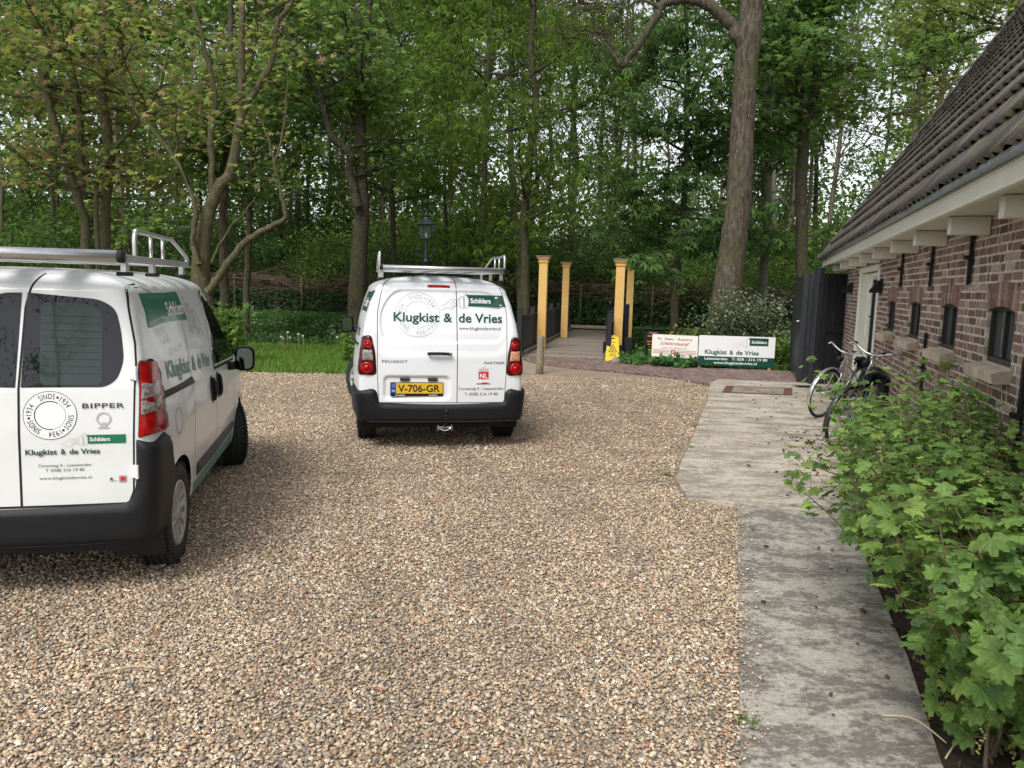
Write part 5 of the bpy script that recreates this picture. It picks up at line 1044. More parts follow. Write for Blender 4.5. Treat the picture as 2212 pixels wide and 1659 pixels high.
    for sub in list(w2.children): sub.matrix_local = Matrix.Translation(hub) @ sub.matrix_local; sub.parent = s; sub.name = 'front_'+sub.name.split('.')[0]
    bpy.data.objects.remove(w2)
    mb = MB()
    for sy in (-1, 1): mb.add(*tube(spline([hd0+[0, sy*.02, -.01], hd0+[.02, sy*.055, -.05], hub*.5+hd0*.5+[-.01, sy*.055, -.05], hub+[-.02, sy*.05, .03], hub+[0, sy*.05, 0]], 16), np.linspace(.015, .009, 16), 8))
    mb.build('fork', opts.get('forkm', fm), s, True)
    top = hd1+ax*opts.get('stem', .14); mb = MB(); mb.add(*tube([hd1, top], .012, 10)); mb.add(*tube([top, top+[.06, 0, .01]], .012, 8)); mb.build('stem', M['alu'], s, True)
    tp = top+[.06, 0, .01]; hb = [(-.20, .30, .06), (-.06, .285, .075), (0, .20, .06), (.01, .08, .01), (0, 0, 0), (.01, -.08, .01), (0, -.20, .06), (-.06, -.285, .075), (-.20, -.30, .06)]; mb = MB(); mb.add(*tube(spline([tp+np.array(q) for q in hb], 50), .011, 8)); mb.build('handlebar', M['alu'], s, True)
    for sy in (-1, 1):
        mb = MB(); mb.add(*tube([tp+[-.09, sy*.287, .073], tp+[-.21, sy*.302, .06]], .017, 10)); mb.build('grip', opts.get('gripm', M['blackp']), s, True)
        mb = MB(); mb.add(*tube(spline([tp+[-.03, sy*.26, .07], tp+[-.01, sy*.29, .05], tp+[-.10, sy*.31, .045]], 8), .006, 6)); mb.build('brake_lever', M['chrome'], s, True)
        mb = MB(); mb.add(*tube(spline([tp+[-.02, sy*.25, .07], tp+[.10, sy*.14, .05], tp+[.10, sy*.03, -.08], hd0+[.03, 0, .02]], 14), .0035, 5)); mb.build('brake_cable', M['dark'], s, True)
    mb = MB(); mb.add(*lathe([(.001, .10), (.03, .095), (.04, .06), (.03, .0), (.001, -.01)], 16, 'x', tp+np.array([.04, 0, -.09]))); mb.build('headlamp', opts.get('lampm', M['blackp']), s, True)
    fender(s, hub, -25, 165, opts['fend'])
    mb = MB(); mb.add(*lathe([(.03, 0), (.028, .012), (.015, .022), (.001, .025)], 14, 'z', tp+np.array([0, .12, .035]))); mb.build('bell', M['blackp'], s, True)
    if opts.get('bag'):
        cl = mat('black_bag_cloth', (.018, .019, .024), .7, noise=.3, nscale=10, bump=.5, bscale=25)
        for sy in (-1, 1):
            mb = MB(); V = []; 
            prof = [(.02, 0), (.12, .02), (.14, .12), (.13, .30), (.07, .37), (.0, .38)]
            for x, k in ((-.30, .55), (-.27, .92), (-.12, 1.05), (.05, 1.05), (.17, .92), (.20, .55)):
                for o_, z in prof: V.append((x, sy*(.062+o_*k), .42+z+(0 if k > .6 else .01)))
            n = 6; F = [[i*n+j, i*n+j+1, (i+1)*n+j+1, (i+1)*n+j] for i in range(5) for j in range(n-1)]+[list(range(n)), list(range(5*n, 6*n))[::-1]]; mb.add(V, F); mb.build('pannier_bag', cl, t, True)
            mb = MB(); mb.box((-.305, sy*.13, .62), (.012, .05, .05), bev=.004); mb.build('reflector', M['red'], t)
        mb = MB(); mb.add(*prism(rpoly([(-.30, -.19), (.20, -.19), (.20, .19), (-.30, .19)], .04), 0, .03, lambda p, q, h: (p, q, .785+h-.25*q*q*4))); mb.build('bag_flap', cl, t, True)
    return t
def bikes():
    silver = (.45, .46, .47)
    bicycle((4.93, 11.20), (4.19, 10.38), -rad(15), 'silver bicycle with slim chrome wheels, the further one against the brick wall', silver, dict(n='silver', gents=True, metal=.7, fend=M['alu'], steer=-.22, stem=.10))
    bicycle((4.24, 9.28), (3.60, 8.40), -rad(15), 'dark blue bicycle with black pannier bags, nearest the green shrubs', (.012, .02, .05), dict(n='navy', gents=False, metal=.2, fend=mat('mudguard_black', (.03, .03, .035), .3), steer=-.25, stem=.24, bag=True, rackm=M['steel'], forkm=M['steel']))
# ================================================================== vegetation
def lobed(lobes, n_pts=None):
    V = [(0, .0, 0)]; out = []
    for (ang, r) in lobes: out.append((r*math.sin(rad(ang)), r*math.cos(rad(ang)), 0))
    V += out; m = len(out); F = [(0, i+1, i+2) for i in range(m-1)]; V = np.array(V, float); V[:, 1] += 0; V[:, 2] = -.30*np.abs(V[:, 0])**1.3-.22*V[:, 1]*np.abs(V[:, 1])+.06*np.sin(np.arange(len(V))*2.4)
    return V, np.array(F)
LOB = {}
LOB['maple'] = lobed([(-150, .35), (-105, .62), (-78, .42), (-50, .82), (-24, .5), (0, 1.), (24, .5), (50, .82), (78, .42), (105, .62), (150, .35)])
LOB['currant'] = lobed([(-158, .42), (-138, .66), (-112, .70), (-92, .80), (-72, .60), (-58, .78), (-46, .98), (-32, .88), (-22, .68), (-10, .98), (0, 1.08), (10, .98), (22, .68), (32, .88), (46, .98), (58, .78), (72, .60), (92, .80), (112, .70), (138, .66), (158, .42)])
def _leaf(): V = np.array([(0, 0, 0), (.26, .45, .06), (0, 1, -.05), (-.26, .45, .06)]); return V, np.array([(0, 1, 2), (0, 2, 3)])
LOB['leaf'] = _leaf()
def _palm(n, wd, droop, span):
    V = []; F = []
    for k in range(n):
        a = rad(-span+2*span*k/(n-1)); l = 1-.35*abs(k-(n-1)/2)/((n-1)/2); d = np.array([math.sin(a), math.cos(a)]); p = np.array([d[1], -d[0]]); b = len(V)
        V += [(0, 0, 0), (*(d*l*.62+p*wd*l), -droop*.35*l), (*(d*l), -droop*l), (*(d*l*.62-p*wd*l), -droop*.35*l)]; F += [(b, b+1, b+2), (b, b+2, b+3)]
    return np.array(V, float), np.array(F)
LOB['chestnut'] = _palm(6, .17, .75, 125)
LOB['walnut'] = _palm(4, .085, 1.1, 95)
def leaves(mb, kind, C, N, size, cols, rng, spread=.35, colw=None, jit=.25):
    V, F = LOB[kind]; n = len(C); size = np.broadcast_to(size, (n,))*np.exp(rng.normal(0, .2, n)); N = N+rng.normal(0, spread, (n, 3)); N /= np.linalg.norm(N, axis=1)[:, None]+1e-9
    a = rng.normal(0, 1, (n, 3)); T = a-N*(a*N).sum(1)[:, None]; T /= np.linalg.norm(T, axis=1)[:, None]+1e-9; B = np.cross(T, N)
    P = C[:, None]+size[:, None, None]*(V[None, :, 0:1]*B[:, None]+V[None, :, 1:2]*T[:, None]+V[None, :, 2:3]*N[:, None]); k = len(V)
    FF = (F[None]+np.arange(n)[:, None, None]*k).reshape(-1, 3); cols = np.array(cols); c = cols[rng.choice(len(cols), n, p=colw)]*np.exp(rng.normal(0, jit, (n, 1)))
    mb.add(P.reshape(-1, 3), FF, np.repeat(c, k, 0))
LM = attr_mat('leaf', .55, trans=.42, spec=.25); LMD = attr_mat('leaf_dark', .6, trans=.30, spec=.2); LMN = attr_mat('leaf_near', .48, trans=.34, spec=.35, noise=.22, nscale=45, bump=.4, bscale=90)
def bark(name, c0, c1, sc_=6, bump=1.): 
    m, n, b = new_mat(name); tc = n.nodes.new('ShaderNodeTexCoord'); mp = n.nodes.new('ShaderNodeMapping'); mp.inputs['Scale'].default_value = (1, 1, .22); n.links.new(tc.outputs['Object'], mp.inputs[0])
    t = n.nodes.new('ShaderNodeTexNoise'); t.inputs['Scale'].default_value = sc_*4; t.inputs['Detail'].default_value = 9; t.inputs['Roughness'].default_value = .65; n.links.new(mp.outputs[0], t.inputs[0])
    cr = n.nodes.new('ShaderNodeValToRGB'); e = cr.color_ramp.elements; e[0].position = .38; e[0].color = (*c0, 1); e[1].position = .62; e[1].color = (*c1, 1); n.links.new(t.outputs['Fac'], cr.inputs[0])
    v = n.nodes.new('ShaderNodeTexVoronoi'); v.inputs['Scale'].default_value = 9; n.links.new(tc.outputs['Object'], v.inputs[0]); r = n.nodes.new('ShaderNodeMapRange'); r.inputs[1].default_value = .10; r.inputs[2].default_value = .17; r.inputs[3].default_value = .8; r.inputs[4].default_value = 0; n.links.new(v.outputs['Distance'], r.inputs[0])
    mx = n.nodes.new('ShaderNodeMixRGB'); mx.inputs[2].default_value = (.26, .28, .22, 1); n.links.new(r.outputs[0], mx.inputs[0]); n.links.new(cr.outputs[0], mx.inputs[1])
    g = n.nodes.new('ShaderNodeTexNoise'); g.inputs['Scale'].default_value = 1.2; n.links.new(tc.outputs['Object'], g.inputs[0]); gr = n.nodes.new('ShaderNodeMapRange'); gr.inputs[1].default_value = .45; gr.inputs[2].default_value = .65; gr.inputs[4].default_value = .5; n.links.new(g.outputs['Fac'], gr.inputs[0])
    m2 = n.nodes.new('ShaderNodeMixRGB'); m2.inputs[2].default_value = (.075, .085, .03, 1); n.links.new(gr.outputs[0], m2.inputs[0]); n.links.new(mx.outputs[0], m2.inputs[1]); n.links.new(m2.outputs[0], b.inputs['Base Color'])
    bp = n.nodes.new('ShaderNodeBump'); bp.inputs['Strength'].default_value = bump; bp.inputs['Distance'].default_value = .03; n.links.new(t.outputs['Fac'], bp.inputs['Height']); n.links.new(bp.outputs[0], b.inputs['Normal']); b.inputs['Roughness'].default_value = .95; b.inputs['Specular IOR Level'].default_value = .1
    return m
BK = dict(olive=bark('bark_olive', (.075, .066, .038), (.15, .13, .08)), dark=bark('bark_dark', (.040, .034, .024), (.095, .082, .058)), grey=bark('bark_grey', (.055, .044, .033), (.16, .13, .10), 4, 2.0), pale=bark('bark_pale', (.12, .10, .075), (.22, .19, .15)))
def branch(mb, p, d, L, r, rng, wob=.22, up=.06, n=7, k=6):
    P = [np.array(p, float)]; d = np.array(d, float); d /= np.linalg.norm(d)
    for i in range(n): d = d+rng.normal(0, wob, 3)*.6+np.array([0, 0, up]); d /= np.linalg.norm(d); P.append(P[-1]+d*L/n)
    P = np.array(P); R = np.linspace(r, r*.3, n+1); V, F = tube(P, R, k, caps=False); mb.add(V, F); return P, R
LEAFY = .52
def grow_crown(stems, rng, nb, blen, h0, kind, size, cols, per=9, subs=5, droop=0., ztop=99, br=.05, clump=(.45, .45, .16), up=.25, colw=None, leafy=1., wobb=.2, tmb=None, zfull=None):
    """stems: list of (P,R). returns trunk builder, crown builder"""
    mbt = tmb or MB(); mbl = MB(); tips = []
    pts = []; 
    for P, R in stems:
        for i in range(len(P)-1):
            m = max(1, int(np.linalg.norm(P[i+1]-P[i])/.3))
            for q in range(m): f = q/m; c = P[i]*(1-f)+P[i+1]*f; pts.append((c, R[i]*(1-f)+R[i+1]*f))
    pts = [q for q in pts if q[0][2] > h0 and q[0][2] < ztop]
    if not pts: return mbt, mbl
    for b in range(int(nb*LEAFY)):
        c, r = pts[rng.integers(len(pts))]; a = rng.uniform(0, 2*PI); L = blen*rng.uniform(.5, 1.15); d = np.array([math.cos(a), math.sin(a), up+rng.normal(0, .15)])
        P, R = branch(mbt, c, d, L, min(r*.6, br), rng, wobb)
        for s_ in range(subs):
            i = rng.integers(2, len(P)); d2 = (P[i]-P[i-1]); d2 = d2/np.linalg.norm(d2)+rng.normal(0, .6, 3)*[1, 1, .5]
            Q, R2 = branch(mbt, P[i], d2, L*rng.uniform(.25, .5), R[i]*.6, rng, wobb*1.2, up=.02-droop*.1, n=4, k=4)
            tips += [Q[-1], Q[-2], (Q[1]+Q[2])/2]
    tips = np.array(tips); tips = tips[rng.random(len(tips)) < leafy]
    C = np.repeat(tips, per, 0)+rng.normal(0, 1, (len(tips)*per, 3))*clump; C[:, 2] -= droop*rng.random(len(C))*.35; C = C[C[:, 2] > h0*.75]
    leaves(mbl, kind, C, np.tile([0, -.25, .9], (len(C), 1)), size, cols, rng, spread=.42, colw=colw)
    return mbt, mbl
def px_stem(L, Y, ox=0., sx=1., oy=0., sy=1., rng=None, tilt=0.):
    P = []; R = []
    for i, (x, y, w_) in enumerate(L):
        X, Yp = ox+x*sx, oy+y*sy; yy = Y+(tilt*i); p = at(X, Yp, yy); P.append(p); R.append(w_*sx/2*yy/1661)
    P = np.array(P); n = len(P)*4; t = np.linspace(0, len(P)-1, n); S = spline(P, n); Rr = np.interp(t, np.arange(len(R)), R)
    if rng is not None: S[1:-1] += rng.normal(0, .012, (n-2, 3))
    return S, Rr
def hero(name, label, stems, bk, seed, crown=True, flare=True, extra=None, **kw):
    rng = np.random.default_rng(seed); base = stems[0][0][0].copy(); gz = float(ditch(base[0], base[1])); t = empty(name, (base[0], base[1], gz), 0, label, 'tree')
    mb = MB()
    for k, (P, R) in enumerate(stems):
        P = P.copy(); R = R.copy()
        if k == 0 and flare:
            P = np.vstack([[P[0][0], P[0][1], gz-.15], P]) if P[0][2] > gz+.1 else P; R = np.r_[R[0]*1.3, R] if len(P) > len(R) else R
            zz = P[:, 2]-gz; R = R*(1+.35*np.exp(-zz/.35))
        V, F = tube(P, R, 16 if R.max() > .1 else 8, caps=False); mb.add(V, F)
    mbl = None
    if crown: mb, mbl = grow_crown(stems, rng, tmb=mb, **kw)
    if extra: extra(mb, rng)
    for b in [mb]+([mbl] if mbl else []):
        b.v = [v-np.array([base[0], base[1], gz]) for v in b.v]
    mb.build('trunk', BK[bk], t, True)
    if mbl and mbl.n: mbl.build('crown', LM, t)
    return t
OLIVE = [(.17, .20, .045), (.20, .16, .065), (.13, .185, .035), (.23, .25, .06), (.15, .19, .04), (.19, .135, .065), (.11, .17, .035)]
MID = [(.085, .15, .028), (.11, .185, .036), (.06, .11, .022)]; DARKG = [(.052, .105, .030), (.074, .14, .038), (.095, .165, .048)]; WAL = [(.10, .165, .028), (.13, .20, .035), (.075, .13, .022)]; YEL = [(.16, .20, .05), (.13, .185, .04), (.20, .23, .06), (.10, .16, .04)]; LIME = [(.15, .26, .05), (.12, .22, .04)]
MID, DARKG, WAL, YEL, OLIVE = [[tuple(1.18*q for q in c) for c in L] for L in (MID, DARKG, WAL, YEL, OLIVE)]
def woods():
    z1 = dict(ox=0, sx=.4298, sy=.4298); z2 = dict(ox=603.5, sx=.4298, sy=.4298); z3 = dict(ox=1316.7, sx=.4299, sy=.4299); z6 = dict(ox=1810.4, sx=.2645, sy=.2645)
    r = lambda s: np.random.default_rng(s)
    # left multi stemmed tree
    Y = 19; S = [px_stem([(500, 1735, 56), (470, 1500, 52), (440, 1260, 46), (410, 1050, 42), (330, 820, 40), (280, 640, 38), (240, 500, 34), (200, 330, 30), (150, 100, 24), (110, -150, 16)], Y, **z1, rng=r(1)),
         px_stem([(500, 1735, 60), (530, 1260, 50), (530, 1050, 48), (550, 850, 50), (545, 700, 46), (520, 500, 40), (510, 300, 36), (520, 100, 30), (530, -150, 20)], Y+.2, **z1, rng=r(2)),
         px_stem([(500, 1700, 26), (490, 1240, 26), (485, 920, 24), (580, 750, 20), (700, 600, 18), (800, 440, 14), (850, 250, 9)], Y-.2, **z1, rng=r(3)),
         px_stem([(425, 1000, 36), (405, 820, 36), (400, 600, 34), (370, 400, 28), (250, 120, 20), (200, -80, 14)], Y+.1, **z1, rng=r(4))]
    hero('maple_tree', 'multi stemmed tree with olive and brownish young leaves, above the near van', S, 'olive', 11, nb=78, blen=2.9, h0=3.3, kind='maple', size=.125, cols=OLIVE, per=7, subs=6, ztop=10, br=.035, up=.12)
    # forked tree with the long low branch
    Y = 17.6; S = [px_stem([(1045, 1700, 96), (1020, 1500, 90), (1010, 1290, 88), (1045, 1100, 66), (1090, 960, 58), (1160, 860, 54), (1200, 650, 42), (1215, 400, 33), (1215, 150, 30), (1208, -120, 24)], Y, **z1, rng=r(5)),
         px_stem([(1200, 640, 34), (1240, 520, 30), (1310, 420, 28), (1370, 300, 26), (1390, 130, 24), (1470, 10, 20), (1540, -120, 14)], Y-.1, **z1, rng=r(6)),
         px_stem([(1000, 1330, 34), (970, 1220, 30), (985, 1050, 26), (930, 880, 24), (830, 730, 22), (720, 600, 18), (640, 480, 12), (560, 300, 7)], Y-.3, **z1, rng=r(7)),
         px_stem([(1070, 980, 30), (1062, 800, 32), (1060, 690, 34), (1075, 440, 28), (1020, 220, 22), (960, 0, 16)], Y+.3, **z1, rng=r(8)),
         px_stem([(1040, 1470, 44), (1090, 1410, 40), (1150, 1320, 38), (1230, 1220, 34), (1340, 1150, 28), (1430, 1090, 24), (1410, 960, 18), (1380, 830, 15), (1340, 680, 11), (1260, 520, 7)], Y-.6, **z1, rng=r(9)),
         px_stem([(1380, 830, 14), (1430, 620, 11), (1445, 420, 8), (1440, 330, 4)], Y-.7, **z1, rng=r(10)), px_stem([(1065, 1320, 16), (1110, 1220, 14), (1180, 1120, 13), (1230, 1070, 11), (1275, 1005, 8)], Y-.5, **z1, rng=r(11)), px_stem([(1260, 130, 12), (1350, 60, 10), (1470, -10, 8)], Y, **z1)]
    hero('maple_tree', 'gnarled forked tree with one long crooked low branch, between the two vans', S, 'olive', 12, nb=34, blen=2.3, h0=3.6, kind='maple', size=.11, cols=OLIVE[:5], per=5, subs=5, ztop=9, br=.025, leafy=.55)
    S = [px_stem([(1130, 1640, 46), (1128, 1450, 44), (1120, 1200, 42), (1125, 1000, 40), (1135, 700, 36), (1150, 400, 30), (1160, 100, 24), (1165, -200, 18)], 25, **z1, rng=r(13))]
    hero('straight_tree', 'straight lichen speckled grey trunk right behind the gnarled forked tree', S, 'grey', 14, nb=40, blen=2.6, h0=4.2, kind='maple', size=.16, cols=MID, per=9, subs=5)
    S = [px_stem([(1238, 1640, 36), (1245, 1300, 32), (1262, 900, 28), (1262, 500, 24), (1250, 100, 18), (1248, -150, 12)], 28, **z1, rng=r(15))]
    hero('straight_tree', 'slim dark trunk standing between the grey trunk and the tree behind the middle van', S, 'olive', 16, nb=42, blen=2.8, h0=3.4, kind='maple', size=.17, cols=MID+DARKG, per=9, subs=5)
    # tree behind the middle van
    Y = 26; S = [px_stem([(385, 1650, 94), (400, 1300, 84), (415, 1050, 74), (410, 850, 60), (410, 500, 50), (400, 330, 42), (395, 130, 34), (385, -200, 22)], Y, **z2, rng=r(17)),
         px_stem([(395, 1040, 46), (365, 930, 42), (350, 860, 40), (350, 770, 40), (260, 680, 36), (230, 560, 34), (200, 450, 30), (130, 310, 26), (50, 190, 22), (0, 70, 16), (-20, -100, 10)], Y-.4, **z2, rng=r(18)),
         px_stem([(410, 380, 32), (440, 150, 30), (475, -150, 20)], Y, **z2), px_stem([(400, 660, 20), (330, 500, 18), (230, 350, 16), (110, 190, 14), (50, 120, 10)], Y+.3, **z2), px_stem([(400, 420, 28), (340, 200, 26), (310, -60, 20)], Y, **z2, rng=r(19))]
    hero('forked_tree', 'stout forking dark trunk just left of the middle van roof', S, 'dark', 20, nb=62, blen=3.3, h0=5.0, kind='maple', size=.16, cols=MID, per=8, subs=5, br=.045, leafy=.8)
    S = [px_stem([(1232, 1640, 50), (1235, 1300, 45), (1228, 1100, 42), (1250, 900, 38), (1270, 650, 35), (1292, 500, 33), (1265, 300, 28), (1275, 0, 22), (1275, -200, 14)], 25, **z2, rng=r(21)), px_stem([(1262, 700, 15), (1215, 500, 13), (1230, 300, 9)], 25, **z2), px_stem([(1245, 880, 11), (1150, 780, 9), (1085, 755, 6)], 24.6, **z2)]
    hero('drooping_tree', 'dark trunked tree right behind the left ochre posts with hanging leaves', S, 'dark', 22, nb=54, blen=3.0, h0=3.0, kind='walnut', size=.20, cols=WAL, per=7, subs=5, droop=1.)
    S = [px_stem([(1000, 1640, 34), (1015, 1300, 32), (1025, 1060, 30), (1030, 800, 28), (1040, 500, 25), (1060, 200, 20), (1060, -150, 14)], 29, **z2, rng=r(23))]
    hero('drooping_tree', 'tree with hanging yellow green leaves rising behind the lantern and the van', S, 'dark', 24, nb=58, blen=3.4, h0=2.2, kind='walnut', size=.20, cols=WAL, per=8, subs=5, droop=1.)
    S = [px_stem([(600, 1640, 30), (575, 1300, 28), (570, 1000, 26), (560, 600, 24), (560, 200, 18), (570, -150, 12)], 31, **z2, rng=r(25))]
    hero('drooping_tree', 'slender drooping tree between the stout forking trunk and the lantern', S, 'dark', 26, nb=48, blen=3.0, h0=2.6, kind='walnut', size=.20, cols=WAL+MID, per=7, subs=5, droop=.8)
    # chestnuts
    S = [px_stem([(320, 1660, 44), (345, 1300, 38), (370, 1050, 32), (385, 800, 27), (385, 550, 22), (395, 300, 17), (380, 60, 13), (380, -150, 8)], 24.5, **z3, rng=r(27))]
    hero('chestnut_tree', 'chestnut tree with dark hand shaped leaves between ochre posts and the big trunk', S, 'dark', 28, nb=80, blen=2.7, h0=2.3, kind='chestnut', size=.23, cols=DARKG, per=5, subs=5, droop=.5, ztop=12, clump=(.35, .35, .12), up=.05)
    S = [px_stem([(760, 1640, 40), (770, 1500, 40), (785, 1100, 44), (790, 740, 50), (785, 600, 50), (790, 400, 32), (830, 150, 26), (880, -100, 18)], 29, **z3, rng=r(29)), px_stem([(795, 610, 34), (850, 250, 26), (905, 40, 20), (930, -100, 14)], 29.2, **z3)]
    hero('poplar_tree', 'pale forked trunk immediately right of the big leaning trunk', S, 'pale', 30, nb=62, blen=3.0, h0=2.6, kind='chestnut', size=.26, cols=DARKG+MID, per=4, subs=5, droop=.5, clump=(.4, .4, .12), leafy=.8)
    # big leaning trunk
    Y = 19.5
    S = [px_stem([(555, 1760, 168), (570, 1640, 152), (595, 1420, 138), (625, 1200, 128), (650, 1000, 122), (665, 700, 115), (680, 400, 112), (700, 200, 116), (715, 0, 106), (730, -250, 92)], Y, **z3, rng=r(31)),
         px_stem([(700, 330, 40), (676, 250, 58), (640, 180, 62), (600, 110, 57), (520, 40, 52), (440, 0, 50), (350, -5, 46), (270, 20, 42), (235, 80, 38), (170, 190, 34), (90, 300, 30), (60, 335, 24), (30, 280, 20), (0, 230, 18), (-30, 175, 16), (-90, 160, 14)], Y-.05, **z3, rng=r(32)), px_stem([(50, 320, 18), (10, 260, 14), (-40, 200, 11), (-120, 150, 9), (-200, 190, 7), (-260, 160, 5)], Y-.6, **z3), px_stem([(250, 40, 20), (160, 0, 14), (60, 40, 10), (-60, 10, 8), (-130, 60, 6)], Y-.8, **z3), px_stem([(-60, 165, 13), (-95, 60, 10), (-170, -10, 8), (-260, -60, 6)], Y-.6, **z3)]
    def twigs(mb, rng):
        for k in range(150):
            src = S[[1, 2, 3, 4, 4][k % 5]][0]; i = rng.integers(len(src)//2, len(src)); branch(mb, src[i], rng.normal(0, 1, 3)+[0, 0, .2], rng.uniform(.5, 1.7), .012, rng, .5, n=7, k=4)
    hero('big_old_tree', 'thick leaning grey brown trunk with an arching bare limb, behind the cream leafed bush', S, 'grey', 33, crown=False, extra=twigs)
    S = [px_stem([(940, 1700, 66), (960, 1500, 60), (965, 1300, 58), (965, 950, 58), (975, 650, 50), (950, 450, 32), (960, 150, 26), (930, -100, 16)], 23, **z3, rng=r(34)), px_stem([(978, 660, 46), (1035, 450, 44), (1050, 250, 40), (1090, 0, 34), (1110, -150, 26)], 23, **z3, rng=r(35)), px_stem([(950, 400, 14), (850, 150, 12), (800, 60, 8)], 23, **z3)]
    hero('maple_tree', 'dark forked trunk behind the black gate with deep green leaf tiers', S, 'dark', 36, nb=60, blen=2.4, h0=4.4, kind='maple', size=.16, cols=DARKG+MID, per=8, subs=5, br=.04)
    # trees over the roof
    S = [px_stem([(1640, 2300, 170), (1560, 1200, 160), (1480, 400, 150), (1450, 200, 140), (1470, 0, 132), (1480, -300, 110)], 25, **z6, rng=r(37)),
         px_stem([(1420, 300, 44), (1340, 245, 42), (1200, 240, 38), (1000, 340, 34), (850, 440, 30), (650, 570, 26), (450, 680, 18), (300, 740, 12)], 24.5, **z6, rng=r(38)), px_stem([(1400, 200, 24), (1200, 175, 22), (1000, 100, 20), (880, 95, 18), (700, 180, 14), (500, 350, 9)], 24, **z6, rng=r(39)),
         px_stem([(1460, 620, 34), (1200, 570, 32), (1080, 590, 28), (950, 670, 26), (750, 820, 24), (550, 910, 20), (380, 960, 16), (200, 1200, 9)], 23.5, **z6, rng=r(40)), px_stem([(1440, 60, 24), (1200, -60, 20), (900, -80, 14), (600, 20, 8)], 24, **z6)]
    hero('oak_tree', 'tree with long arching boughs and sparse yellow green leaves over the roof edge', S[0:1]+S[1:], 'olive', 41, nb=95, blen=2.2, h0=4.2, kind='maple', size=.12, cols=YEL, per=6, subs=5, br=.022, ztop=13, leafy=.85, up=.1)
    S = [px_stem([(760, 2300, 60), (790, 1300, 56), (830, 850, 46), (890, 500, 40), (950, 150, 34), (1000, -150, 26)], 34, **z6, rng=r(42))]
    def ivy(mb, rng): pass
    hero('ivy_clad_tree', 'ivy wrapped trunk seen between the boughs beside the roof edge', S, 'olive', 43, nb=70, blen=2.6, h0=3.0, kind='maple', size=.17, cols=YEL+MID, per=6, subs=4, leafy=.7)
    # ---------------- anonymous wood behind
    rng = np.random.default_rng(50); protos = []
    specs = [(MID, 'leaf', .20, 17, .15, 66), (DARKG, 'leaf', .22, 16, .12, 62), (WAL, 'maple', .20, 18, .17, 58), (YEL, 'leaf', .17, 19, .11, 48), (MID+WAL, 'maple', .19, 15, .10, 56)]
    for k, (cols, kind, size, ht, r0, nb) in enumerate(specs):
        rg = np.random.default_rng(60+k); n = 14; P = np.zeros((n, 3)); P[:, 2] = np.linspace(-.2, ht, n); P[:, :2] = np.cumsum(rg.normal(0, .09, (n, 2)), 0); R = np.linspace(r0, r0*.25, n); mb = MB(); mb.add(*tube(P, R, 8, caps=False)); st = [(P, R)]
        if k % 2 == 0:
            i = n//2; Q = np.array([P[i]+np.array([.22*q*rg.uniform(.6, 1.2), .1*q, q*ht/n]) for q in range(n-i)]); mb.add(*tube(Q, np.linspace(R[i]*.8, .03, len(Q)), 6, caps=False)); st.append((Q, np.linspace(R[i]*.8, .03, len(Q))))
        mb, ml = grow_crown(st, rg, tmb=mb, nb=nb, blen=2.6, h0=1.9, kind=kind, size=size, cols=cols, per=8, subs=4, clump=(.5, .5, .2), br=.03)
        t = empty('woodland_tree', (0, 0, 0), 0, ['forked mid green tree of the dense wood behind the brushwood hedge', 'dark green single stemmed tree of the wood behind the brushwood hedge', 'pale stemmed yellow green tree of the wood behind the brushwood hedge', 'tall pale stemmed thin leafed tree of the wood behind the hedge', 'short broad leafed tree of the wood behind the brushwood hedge'][k], 'tree', 'thin trees of the wood behind the hedge'); mb.build('trunk', BK[['dark', 'olive', 'pale', 'pale', 'dark'][k]], t, True); ml.build('crown', LM, t); protos.append(t)
    spots = []
    for i in range(62):
        for _ in range(40):
            Y = rng.uniform(33, 62); x = rng.uniform(-.74, .52)*Y
            if all((x-a)**2+(Y-b)**2 > 5.5 for a, b in spots): break
        spots.append((x, Y))
    for i, (x, Y) in enumerate(spots):
        o = protos[i % 5] if i < 5 else copy_tree(protos[rng.integers(5)]); s_ = rng.uniform(.85, 1.15)*(1.0+(Y-33)/75); o.location = (x, Y, 0); o.rotation_euler = (rng.normal(0, .02), rng.normal(0, .02), rng.uniform(0, 6.28)); o.scale = (s_, s_, s_)
    # bare leaning poles in the centre gaps are copies of a bare proto
    rg = np.random.default_rng(90); mb = MB()
    P = np.zeros((16, 3)); P[:, 2] = np.linspace(-.2, 21, 16); P[:, :2] = np.cumsum(rg.normal(0, .10, (16, 2)), 0); mb.add(*tube(P, np.linspace(.15, .03, 16), 8, caps=False))
    for k in range(70):
        i = rg.integers(5, 16); d = np.array([*rg.normal(0, .6, 2), 1.]); Q, R = branch(mb, P[i], d, rg.uniform(1.5, 3.5), .03, rg, .2, n=6, k=4)
        for q in range(4): branch(mb, Q[rg.integers(2, 7)], d+rg.normal(0, .5, 3), rg.uniform(.6, 1.6), .012, rg, .25, n=4, k=3)
    bp = empty('bare_tree', (0, 0, 0), 0, 'tall nearly bare pale tree showing against the sky deep in the wood', 'tree', 'bare pale trees in the wood'); mb.build('trunk', BK['pale'], bp, True)
    for i, (x, Y) in enumerate([(3.6, 44), (5.2, 46), (4.6, 40), (-7, 45), (-9.5, 43), (1.0, 47), (12, 44), (14.5, 42), (17, 46), (-14, 46), (8.5, 48), (-3.5, 48), (16, 40), (-12, 41), (-8.3, 48)]):
        o = bp if i == 0 else copy_tree(bp); o.location = (x, Y, 0); o.rotation_euler = (rng.normal(0, .05), rng.normal(0, .05), rng.uniform(0, 6.28)); s_ = rng.uniform(.8, 1.1); o.scale = (s_, s_, s_)
    # understorey shrubs
    sp = []
